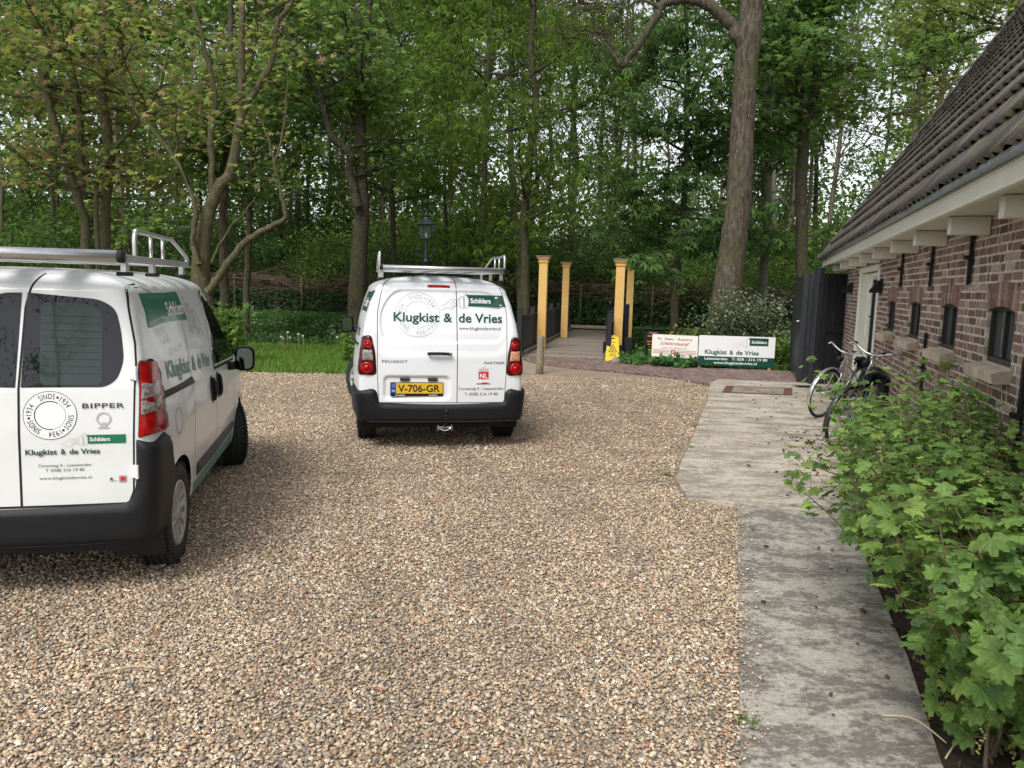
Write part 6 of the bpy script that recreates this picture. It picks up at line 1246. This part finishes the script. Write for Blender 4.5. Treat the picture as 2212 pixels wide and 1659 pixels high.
    for k, cols in enumerate((DARKG, MID, [(.05, .10, .02), (.075, .13, .035)])):
        rg = np.random.default_rng(70+k); mb = MB(); tips = []
        for q in range(26):
            a = rg.uniform(0, 6.28); P, R = branch(mb, (rg.normal(0, .2), rg.normal(0, .2), 0), (math.cos(a)*.5, math.sin(a)*.5, 1), rg.uniform(2.2, 4.4), .03, rg, .25, up=0, n=8, k=5); tips += list(P[2:])
            for j in range(3): Q, _ = branch(mb, P[rg.integers(2, 8)], (math.cos(a)+rg.normal(0, .6), math.sin(a)+rg.normal(0, .6), .4), rg.uniform(.7, 1.4), .012, rg, .3, n=4, k=3); tips += list(Q[1:])
        tips = np.array(tips); ml = MB(); C = np.repeat(tips, 20, 0)+rg.normal(0, 1, (len(tips)*20, 3))*[.34, .34, .20]; leaves(ml, 'leaf', C, np.tile([0, -.2, .8], (len(C), 1)), .125, cols, rg, .5)
        t = empty('shrub', (0, 0, 0), 0, 'leafy undergrowth shrub in the shade under the wood', 'shrub', 'shrubs under the wood'); mb.build('stems', BK['dark'], t, True); ml.build('foliage', LMD, t); sp.append(t)
    k = 0
    for row, (Y, n) in enumerate(((36.5, 15), (41, 15), (47, 16), (54, 15))):
        for i in range(n):
            x = (-.72+1.22*(i+.5)/n)*Y+rng.normal(0, .6); o = sp[k] if k < 3 else copy_tree(sp[rng.integers(3)]); k += 1; s_ = rng.uniform(.9, 1.3)*(1+row*.18); o.location = (x, Y+rng.normal(0, .8), 0); o.rotation_euler = (0, 0, rng.uniform(0, 6.28)); o.scale = (s_*1.1, s_*1.1, s_*rng.uniform(.8, 1.15))
    # far wood mass
    rg = np.random.default_rng(80); mb = MB(); n = 56000; C = np.stack([rg.uniform(-62, 48, n), rg.uniform(60, 78, n), np.where(rg.random(n) < .85, 12.5*rg.random(n), 17*rg.random(n))], 1); C[:, 2] += 2.5*np.sin(C[:, 0]*.35)*(C[:, 2]/17)+rg.normal(0, .5, n); C = C[C[:, 2] > 0]
    leaves(mb, 'leaf', C, np.tile([0, -.5, .6], (len(C), 1)), .50, MID+DARKG+WAL, rg, .6); tagit(mb.build('distant_wood', LM), 'far leafy mass of the wood closing the view between the trunks', 'wood', kind='stuff')
def hedge():
    rg = np.random.default_rng(101); mb = MB(); n = 30000; x = rg.uniform(-26, 22, n); C = np.stack([x, 34.4-.06*x+rg.normal(0, .28, n), .06+1.25*rg.random(n)**.8+.08*np.sin(x*1.7)], 1)
    t = empty('ivy_hedge', (0, 34.4, 0), 0, 'long low dark ivy covered hedge in front of the wood', 'hedge'); leaves(mb, 'leaf', C-[0, 34.4, 0], np.tile([0, -1., .3], (n, 1)), .13, [(.02, .05, .015), (.03, .07, .02), (.05, .10, .03)], rg, .4); mb.build('foliage', LMD, t)
    mb = MB()
    for k in range(900): x0 = rg.uniform(-26, 22); branch(mb, (x0, -.06*x0+rg.normal(0, .22), rg.uniform(.1, 1.5)), (1*rg.choice((-1, 1)), rg.normal(0, .1), rg.normal(0, .1)), rg.uniform(.8, 1.6), .014, rg, .1, 0, n=4, k=3)
    mb.build('woven_core', mat('dead_twig', (.055, .035, .028), .95), t)
    t = empty('brushwood_fence', (0, 34.4, 0), 0, 'woven brown brushwood laid along the top of the dark ivy hedge', 'fence'); mb = MB()
    for k in range(1500):
        x0 = rg.uniform(-26, 22); z = 1.25+.62*rg.random()+.08*math.sin(x0*.9); branch(mb, (x0, -.06*x0+rg.normal(0, .25), z), (rg.choice((-1, 1)), rg.normal(0, .15), rg.normal(0, .13)), rg.uniform(1.0, 2.6), rg.uniform(.008, .022), rg, .13, 0, n=5, k=4)
    mb.build('twigs', mat('brown_twig', (.12, .075, .055), .95, noise=.4, nscale=2), t)
    for x0 in np.arange(-25, 21, 3.1): mb = MB(); mb.add(*tube([(x0, -.06*x0-.35, 0), (x0+rg.normal(0, .03), -.06*x0-.35, 1.9)], .05, 7)); mb.build('stake', BK['olive'], t, True)
def herbs():
    rg = np.random.default_rng(110); mb = MB(); n = 60000; x = rg.uniform(-11, .1, n); y = rg.uniform(13.95, 20.3, n); a = rad(BAZ); d = (x-1.25)*math.sin(a)+(y-18.5)*math.cos(a)
    k = (d < 1.5+rg.normal(0, .15, n)) & ((y > 14.12+.05*np.sin(x*3)+rg.normal(0, .05, n)) | (x < -8)) & ~inside(np.stack([x, y], 1), np.array(GRAVEL)); x, y = x[k], y[k]; n = len(x); z = ditch(x, y)
    h = rg.uniform(.03, .085, n)*(1+.8*(rg.random(n) < .12)); an = rg.uniform(0, 2*PI, n); w_ = .011; B = np.stack([np.cos(an), np.sin(an), 0*an], 1)*w_; lean = rg.normal(0, .35, (n, 2))*h[:, None]
    P0 = np.stack([x, y, z-.015], 1); V = np.stack([P0-B, P0+B, P0+np.c_[lean, h+.015]], 1).reshape(-1, 3); F = np.arange(3*n).reshape(-1, 3); cols = np.array([(.13, .24, .035), (.16, .28, .045), (.10, .19, .03), (.20, .27, .07)])[rg.choice(4, n, p=[.4, .3, .2, .1])]*np.exp(rg.normal(0, .2, (n, 1)))
    mb.add(V, F, np.repeat(cols, 3, 0)); tagit(mb.build('grass', attr_mat('grass_blade', .6, trans=.35)), 'short bright green mown grass between the gravel and the ditch', 'grass', kind='stuff')
    mb = MB()
    for x0, x1, n in ((-13, 0, 46000), (2.6, 9, 17000)):
        x = rg.uniform(x0, x1, n); y = rg.uniform(17.2 if x0 > 0 else 18.5, 33.5, n); d = (x-1.25)*math.sin(a)+(y-18.5)*math.cos(a); k = (d > (1.2+rg.normal(0, .2, n) if x0 < 0 else -2)) & (d < 12.2) & (abs((x-1.25)*math.cos(a)-(y-18.5)*math.sin(a)) > 1.15)
        if x0 > 0: k &= ~((y < 18.6) & (x < 3.3))
        x, y, d = x[k], y[k], d[k]; hgt = .42*sm(1.0, 2.0, d)*(1-.55*sm(8.5, 10.5, d))+.10
        C = np.stack([x, y, ditch(x, y)+hgt*rg.random(len(x))**.5*(1+.25*np.sin(x*2.1)*np.sin(y*1.7))], 1); leaves(mb, 'leaf', C, np.tile([0, -.35, .9], (len(C), 1)), .125, [(.06, .14, .03), (.085, .175, .04), (.045, .11, .025), (.10, .19, .045)], rg, .35)
    tagit(mb.build('ground_cover', LM), 'knee high dark green nettles and herbs covering the ditch banks', 'ground cover', kind='stuff')
    mb = MB(); n = 15000; x = rg.uniform(3, 14, n); y = rg.uniform(17.2, 31, n); h = rg.uniform(.06, .22, n); an = rg.uniform(0, 2*PI, n); B = np.stack([np.cos(an), np.sin(an), 0*an], 1)*.015; P0 = np.stack([x, y, ditch(x, y)-.02], 1); V = np.stack([P0-B, P0+B, P0+np.c_[rg.normal(0, .06, (n, 2)), h]], 1).reshape(-1, 3)
    cols = np.array([(.08, .17, .025), (.11, .21, .035)])[rg.choice(2, n)]*np.exp(rg.normal(0, .2, (n, 1))); mb.add(V, np.arange(3*n).reshape(-1, 3), np.repeat(cols, 3, 0)); tagit(mb.build('tall_grass', attr_mat('tall_grass_blade', .6, trans=.35)), 'taller grass growing behind the boards and the black gate', 'grass', kind='stuff')
    # white umbels, dandelion clocks
    wm = mat('white_petal', (.75, .75, .70), .8); gs = mat('green_stem', (.10, .18, .05), .7)
    proto = empty('cow_parsley', (0, 0, 0), 0, 'white flowering cow parsley at the foot of the hedge', 'wild flower', 'cow parsley plants along the hedge'); mb = MB(); mf = MB()
    mb.add(*tube([(0, 0, 0), (.02, 0, .4), (0, .02, .75)], .007, 5)); rg2 = np.random.default_rng(5)
    for k in range(7):
        a_ = rg2.uniform(0, 6.28); p0 = np.array([0, 0, rg2.uniform(.35, .75)]); p1 = p0+np.array([math.cos(a_)*.16, math.sin(a_)*.16, rg2.uniform(.1, .28)]); mb.add(*tube([p0, (p0+p1)/2+[0, 0, .02], p1], .004, 4))
        c = p1+np.stack([rg2.normal(0, .04, 26), rg2.normal(0, .04, 26), rg2.normal(0, .006, 26)], 1); leaves(mf, 'leaf', c, np.tile([0, 0, 1.], (26, 1)), .028, [(1, 1, 1)], rg2, .3)
    mb.build('stem', gs, proto, True); mf.hascol = False; mf.build('umbels', wm, proto)
    spots = [at(x, y, Y) for x, y, Y in ((498, 700, 29), (512, 702, 28.5), (528, 700, 29.3), (541, 698, 30), (556, 700, 29), (571, 699, 28), (585, 697, 29), (600, 698, 30), (612, 700, 29), (690, 700, 29), (725, 702, 28), (738, 700, 28.5), (715, 762, 19.5), (1478, 780, 18.2), (1492, 770, 18.4), (1497, 785, 17.9))]
    for i, p in enumerate(spots):
        o = proto if i == 0 else copy_tree(proto); s_ = rg.uniform(.7, 1.05)*(1 if p[1] > 22 else .6); o.location = (p[0], p[1], float(ditch(p[0], p[1]))+(.12 if p[1] > 22 else 0)); o.rotation_euler = (0, 0, rg.uniform(0, 6)); o.scale = (s_, s_, s_)
    proto = empty('dandelion', (0, 0, 0), 0, 'dandelion gone to a white seed clock at the lawn edge', 'wild flower', 'dandelion clocks at the back of the lawn'); mb = MB(); mb.add(*tube([(0, 0, 0), (.01, 0, .2), (.005, 0, .36)], .005, 5)); mb.build('stem', mat('pale_stem', (.35, .32, .18), .7), proto, True); mb = MB(); mb.add(*lathe([(.001, -.032), (.022, -.022), (.033, 0), (.022, .022), (.001, .032)], 10, 'z', (.005, 0, .38))); mb.build('seed_head', mat('seed_fluff', (.5, .5, .46), 1), proto, True)
    for i, (x, Y) in enumerate(((608, 18.6), (613, 18.5), (618, 18.7), (624, 18.5), (645, 18.6), (656, 18.4), (727, 18.6), (750, 18.8), (604, 18.8))):
        p = at(x, 740, Y); o = proto if i == 0 else copy_tree(proto); o.location = (p[0], Y, float(ditch(p[0], Y))); s_ = rg.uniform(.7, 1.15); o.scale = (s_, s_, s_*1.1); o.rotation_euler = (rg.normal(0, .1), rg.normal(0, .1), 0)
    # small plants
    def clump(name, label, cat, c, R, n, size, cols, kind='leaf', seed=1, mat_=None, colw=None, stems=14, sp=.5):
        rg = np.random.default_rng(seed); t = empty(name, tuple(c), 0, label, cat); mb = MB(); ml = MB(); tips = []
        for k in range(stems):
            a_ = rg.uniform(0, 6.28); rr = math.sqrt(rg.random()); P, _ = branch(mb, (rg.normal(0, R[0]*.12), rg.normal(0, R[1]*.12), 0), (math.cos(a_)*rr*R[0]*1.2, math.sin(a_)*rr*R[1]*1.2, R[2]), math.hypot(rr*R[0], R[2])*rg.uniform(.7, 1.05), .012 if R[2] > .5 else .004, rg, .18, 0, n=7, k=4); tips += list(P[2:])
        tips = np.array(tips); C = tips[rg.integers(len(tips), size=n)]+rg.normal(0, 1, (n, 3))*np.array(R)*[.16, .16, .12]; C[:, 2] = np.abs(C[:, 2]-.02)+.02; leaves(ml, kind, C, np.tile([0, -.3, .8], (n, 1)), size, cols, rg, sp, colw=colw)
        mb.build('stems', BK['olive'], t, True); ml.build('foliage', mat_ or LM, t); return t
    p = at(1618, 760, 18.6); clump('variegated_bush', 'cream edged grey green bush with a few orange leaves behind the boards', 'bush', (p[0], 18.7, 0), (1.0, .7, 1.45), 8500, .085, [(.055, .09, .045), (.10, .14, .08), (.34, .33, .20), (.55, .30, .08)], seed=31, colw=[.48, .27, .235, .015], stems=46)
    p = at(1495, 760, 18.9); clump('young_shrub', 'small yellow leafed shrub left of the cream edged bush', 'shrub', (p[0], 19.2, 0), (.45, .35, .85), 380, .10, [(.22, .26, .06), (.30, .28, .08), (.13, .2, .05)], seed=32, stems=9)
    p = at(1455, 790, 17.0); clump('ground_ivy', 'low round leafed plant patch under the cream sign', 'plant', (3.62, 16.98, 0), (.55, .22, .20), 1300, .075, [(.06, .15, .04), (.09, .20, .06)], kind='maple', seed=33, stems=40)
    clump('ground_ivy', 'small leafy plant tuft in front of the black notice box', 'plant', (2.75, 17.35, 0), (.38, .22, .20), 520, .07, [(.07, .16, .04), (.12, .21, .06)], kind='maple', seed=34, stems=24)
    clump('ground_ivy', 'low leafy tuft under the left end of the wide white board', 'plant', (4.45, 16.95, 0), (.42, .16, .13), 420, .06, [(.05, .12, .03), (.08, .16, .05)], kind='maple', seed=35, stems=24)
    p = at(478, 700, 15.2); clump('young_shrub', 'fresh green sapling beside the near van mirror', 'shrub', (p[0]-.1, 15.8, 0), (.38, .35, 1.05), 520, .10, MID+LIME[:1], kind='maple', seed=36, stems=12)
    clump('young_shrub', 'pale green seedling on the lawn edge left of the middle van', 'shrub', (at(752, 760, 16.4)[0], 16.4, 0), (.25, .22, .62), 160, .085, LIME, kind='maple', seed=37, stems=6)
    clump('leafy_plant', 'green weeds growing right of the wide white board by the gate', 'plant', (6.25, 17.6, 0), (.5, .4, .75), 900, .09, MID+LIME, seed=38, stems=26)
    rg = np.random.default_rng(140)
    for i, (x, y, lb) in enumerate(((.965, 2.83, 'weed tuft by the concrete strip at the bottom of the picture'), (1.46, 6.9, 'small weed where the concrete slab edge meets the gravel'), (2.3, 9.5, 'weed sprig at the slab edge level with the bicycles'), (1.93, 8.1, 'tiny weed between two slabs at the gravel side'))):
        clump('weed', lb, 'weed', (x, y, .01), (.055, .055, .035), 42, .015, LIME+MID, seed=150+i, stems=8, mat_=LMN)
def twigs_and_litter():
    rg = np.random.default_rng(160); mb = MB(); n = 170; S = wall_pt
    for k in range(230):
        y = rg.uniform(2.2, 14); x = .86+(y-2.6)*.29+rg.random()**.7*1.5*(1 if y < 5.9 else 1.3)
        if y < 5.9 and x > .86+(y-2.6)*.285+.9: continue
        s_ = rg.uniform(.006, .022); mb.box((x, y, .034+s_*.3), (s_*1.6, s_, s_*.5), [[math.cos(k), -math.sin(k), 0], [math.sin(k), math.cos(k), 0], [0, 0, 1]], np.array([(.05, .035, .025), (.09, .06, .04), (.35, .3, .22)][rg.choice(3, p=[.6, .25, .15])]), s_*.1)
    tagit(mb.build('litter', attr_mat('litter', .9)), 'crumbs of soil, bark and small stones lying on the concrete', 'litter', kind='stuff')
    mb = MB(); n = 1500; C = []; 
    while len(C) < n:
        s_ = rg.uniform(5.5, 14.2); o = rg.uniform(.05, 1.2); p = wall_pt(s_, o); C.append((p[0], p[1], .02+rg.random()*.02))
    C = np.array(C); C = C[~inside(C[:, :2], np.array(STRIP))]; leaves(mb, 'leaf', C, np.tile([0, 0, 1.], (len(C), 1)), .045, [(.06, .04, .025), (.11, .07, .04), (.035, .028, .02), (.20, .13, .06)], rg, .5); tagit(mb.build('leaf_litter', attr_mat('dead_leaf', .9)), 'brown dead leaves and bark mulch on the bed by the wall', 'leaf litter', kind='stuff')
    st = mat('straw', (.55, .45, .28), .7)
    for P, lb in (([(1.62, 2.62, .03), (1.75, 2.72, .06), (1.92, 2.70, .04), (2.0, 2.66, .03)], 'straw coloured stalk lying over the soil at the strip edge'), ([(.95, 4.75, .025), (1.1, 4.6, .04), (1.2, 4.52, .025)], 'dry straw lying on the gravel left of the strip'), ([(-1.75, 3.05, .025), (-1.6, 3.12, .035), (-1.5, 3.13, .025)], 'dry straw on the gravel below the near van'), ([(1.52, 2.9, .03), (1.62, 2.85, .05), (1.68, 2.72, .03)], 'dry stalk on the right edge of the strip')):
        mb = MB(); mb.add(*tube(spline(P, 10), .0035, 5)); tagit(mb.build('dry_stalk', st, None, True), lb, 'twig')
def currants():
    rg = np.random.default_rng(200)
    spec = [(8.75, .32, .36, .52, 700, 'leafy currant bush furthest along the wall, in front of the bicycles'), (9.35, .38, .50, .80, 1800, 'currant bush under the third small window, next to the bicycles'), (10.1, .38, .56, 1.14, 2900, 'currant bush below the nearest small window sill'), (10.9, .40, .56, 1.18, 3000, 'currant bush in the middle of the right picture edge'), (11.7, .42, .56, 1.10, 2700, 'currant bush with pale flower clusters in the lower right'), (12.6, .50, .58, .96, 1700, 'nearest currant bush with the largest bright leaves, bottom right corner')]
    bk = mat('currant_bark', (.16, .11, .07), .8, noise=.3, nscale=20); fl = attr_mat('blossom', .8)
    for j, (s_, o, R, H, n, lb) in enumerate(spec):
        base = wall_pt(s_, o); t = empty('currant_bush', (base[0], base[1], 0), 0, lb, 'bush', 'currant bushes along the wall'); mb = MB(); ml = MB(); mf = MB(); C = []; N = []; T = []
        wn = np.array([-math.cos(rad(WAZ)), math.sin(rad(WAZ)), 0])
        for k in range(34):
            a_ = rg.uniform(0, 6.28); rr = rg.uniform(.15, 1.); d = np.array([math.cos(a_)*rr, math.sin(a_)*rr, 0])
            if d@wn < -.45: d -= wn*(d@wn)*.6
            d = d*R*1.15; d[2] = H*rg.uniform(.75, 1.0); L = np.linalg.norm(d)*rg.uniform(.8, 1.08)
            P, Rr = branch(mb, (rg.normal(0, .07), rg.normal(0, .07), 0), d, L, .008, rg, .12, -.015, n=12, k=5)
            for i in range(3, 13):
                for q in range(2 if i < 12 else 4):
                    sd = rg.normal(0, 1, 3)*[1, 1, .45]+[0, 0, .35]; sd /= np.linalg.norm(sd); Q = P[i]+sd*rg.uniform(.06, .17); mb.add(*tube([P[i], (P[i]+Q)/2+[0, 0, .008], Q], .0016, 3, caps=False))
                    outw = (P[i]-np.array([0, 0, .35])); outw = outw/np.linalg.norm(outw)
                    nn = rg.integers(2, 4)
                    for _ in range(nn): C.append(Q+rg.normal(0, .028, 3)); N.append(outw*.35+np.array([0, -.15, .85])+rg.normal(0, .25, 3))
                if rg.random() < .16:
                    c = P[i]+rg.normal(0, .05, 3)
                    for q in range(11): c = c+rg.normal(0, .006, 3)+[0, 0, -.007]; mf.add(*lathe([(.001, -.005), (.006, 0), (.001, .005)], 5, 'z', c, cap=False), np.array([(.30, .32, .10), (.42, .38, .16), (.35, .26, .12)][rg.integers(3)]))
        C = np.array(C); N = np.array(N)
        if len(C) > n*1.6: k = rg.permutation(len(C))[:int(n*1.6)]; C, N = C[k], N[k]
        wd = (C+base[None]*[1, 1, 0]); ow = ((wd[:, :2]-W0)@wn[:2]); k = ow > .03; C, N = C[k], N[k]
        lowdark = 0
        leaves(ml, 'currant', C, N, (.034, .034, .034, .035, .039, .047)[j], [(.125, .215, .048), (.16, .265, .06), (.085, .165, .04), (.22, .32, .075)], rg, .25, colw=[.35, .3, .22, .13], jit=.16)
        mb.build('stems', bk, t, True); ml.build('foliage', LMN, t); mf.build('blossom', fl, t)

def behind_camera():
    rg = np.random.default_rng(300); src = [o for o in bpy.data.objects if o.name.startswith('woodland_tree')][:3]
    for i, (x, y, s_) in enumerate(((-5.1, -5.6, .42), (-3.2, -13, .7), (4, -15, .75), (-13, -12, .7), (-20, -16, .8), (10, -20, .8))):
        o = copy_tree(src[i % 3]); o.location = (x, y, 0); o.scale = (s_, s_, s_); o['label'] = 'tree standing behind the viewer across the yard, seen only in reflections'; o['group'] = 'trees behind the viewer'
yard(); farmhouse(); black_gate(); bridge(); signs(); lantern(); bikes()
make_van_mid(); make_van_near()
hedge(); woods(); herbs(); twigs_and_litter(); currants(); behind_camera()
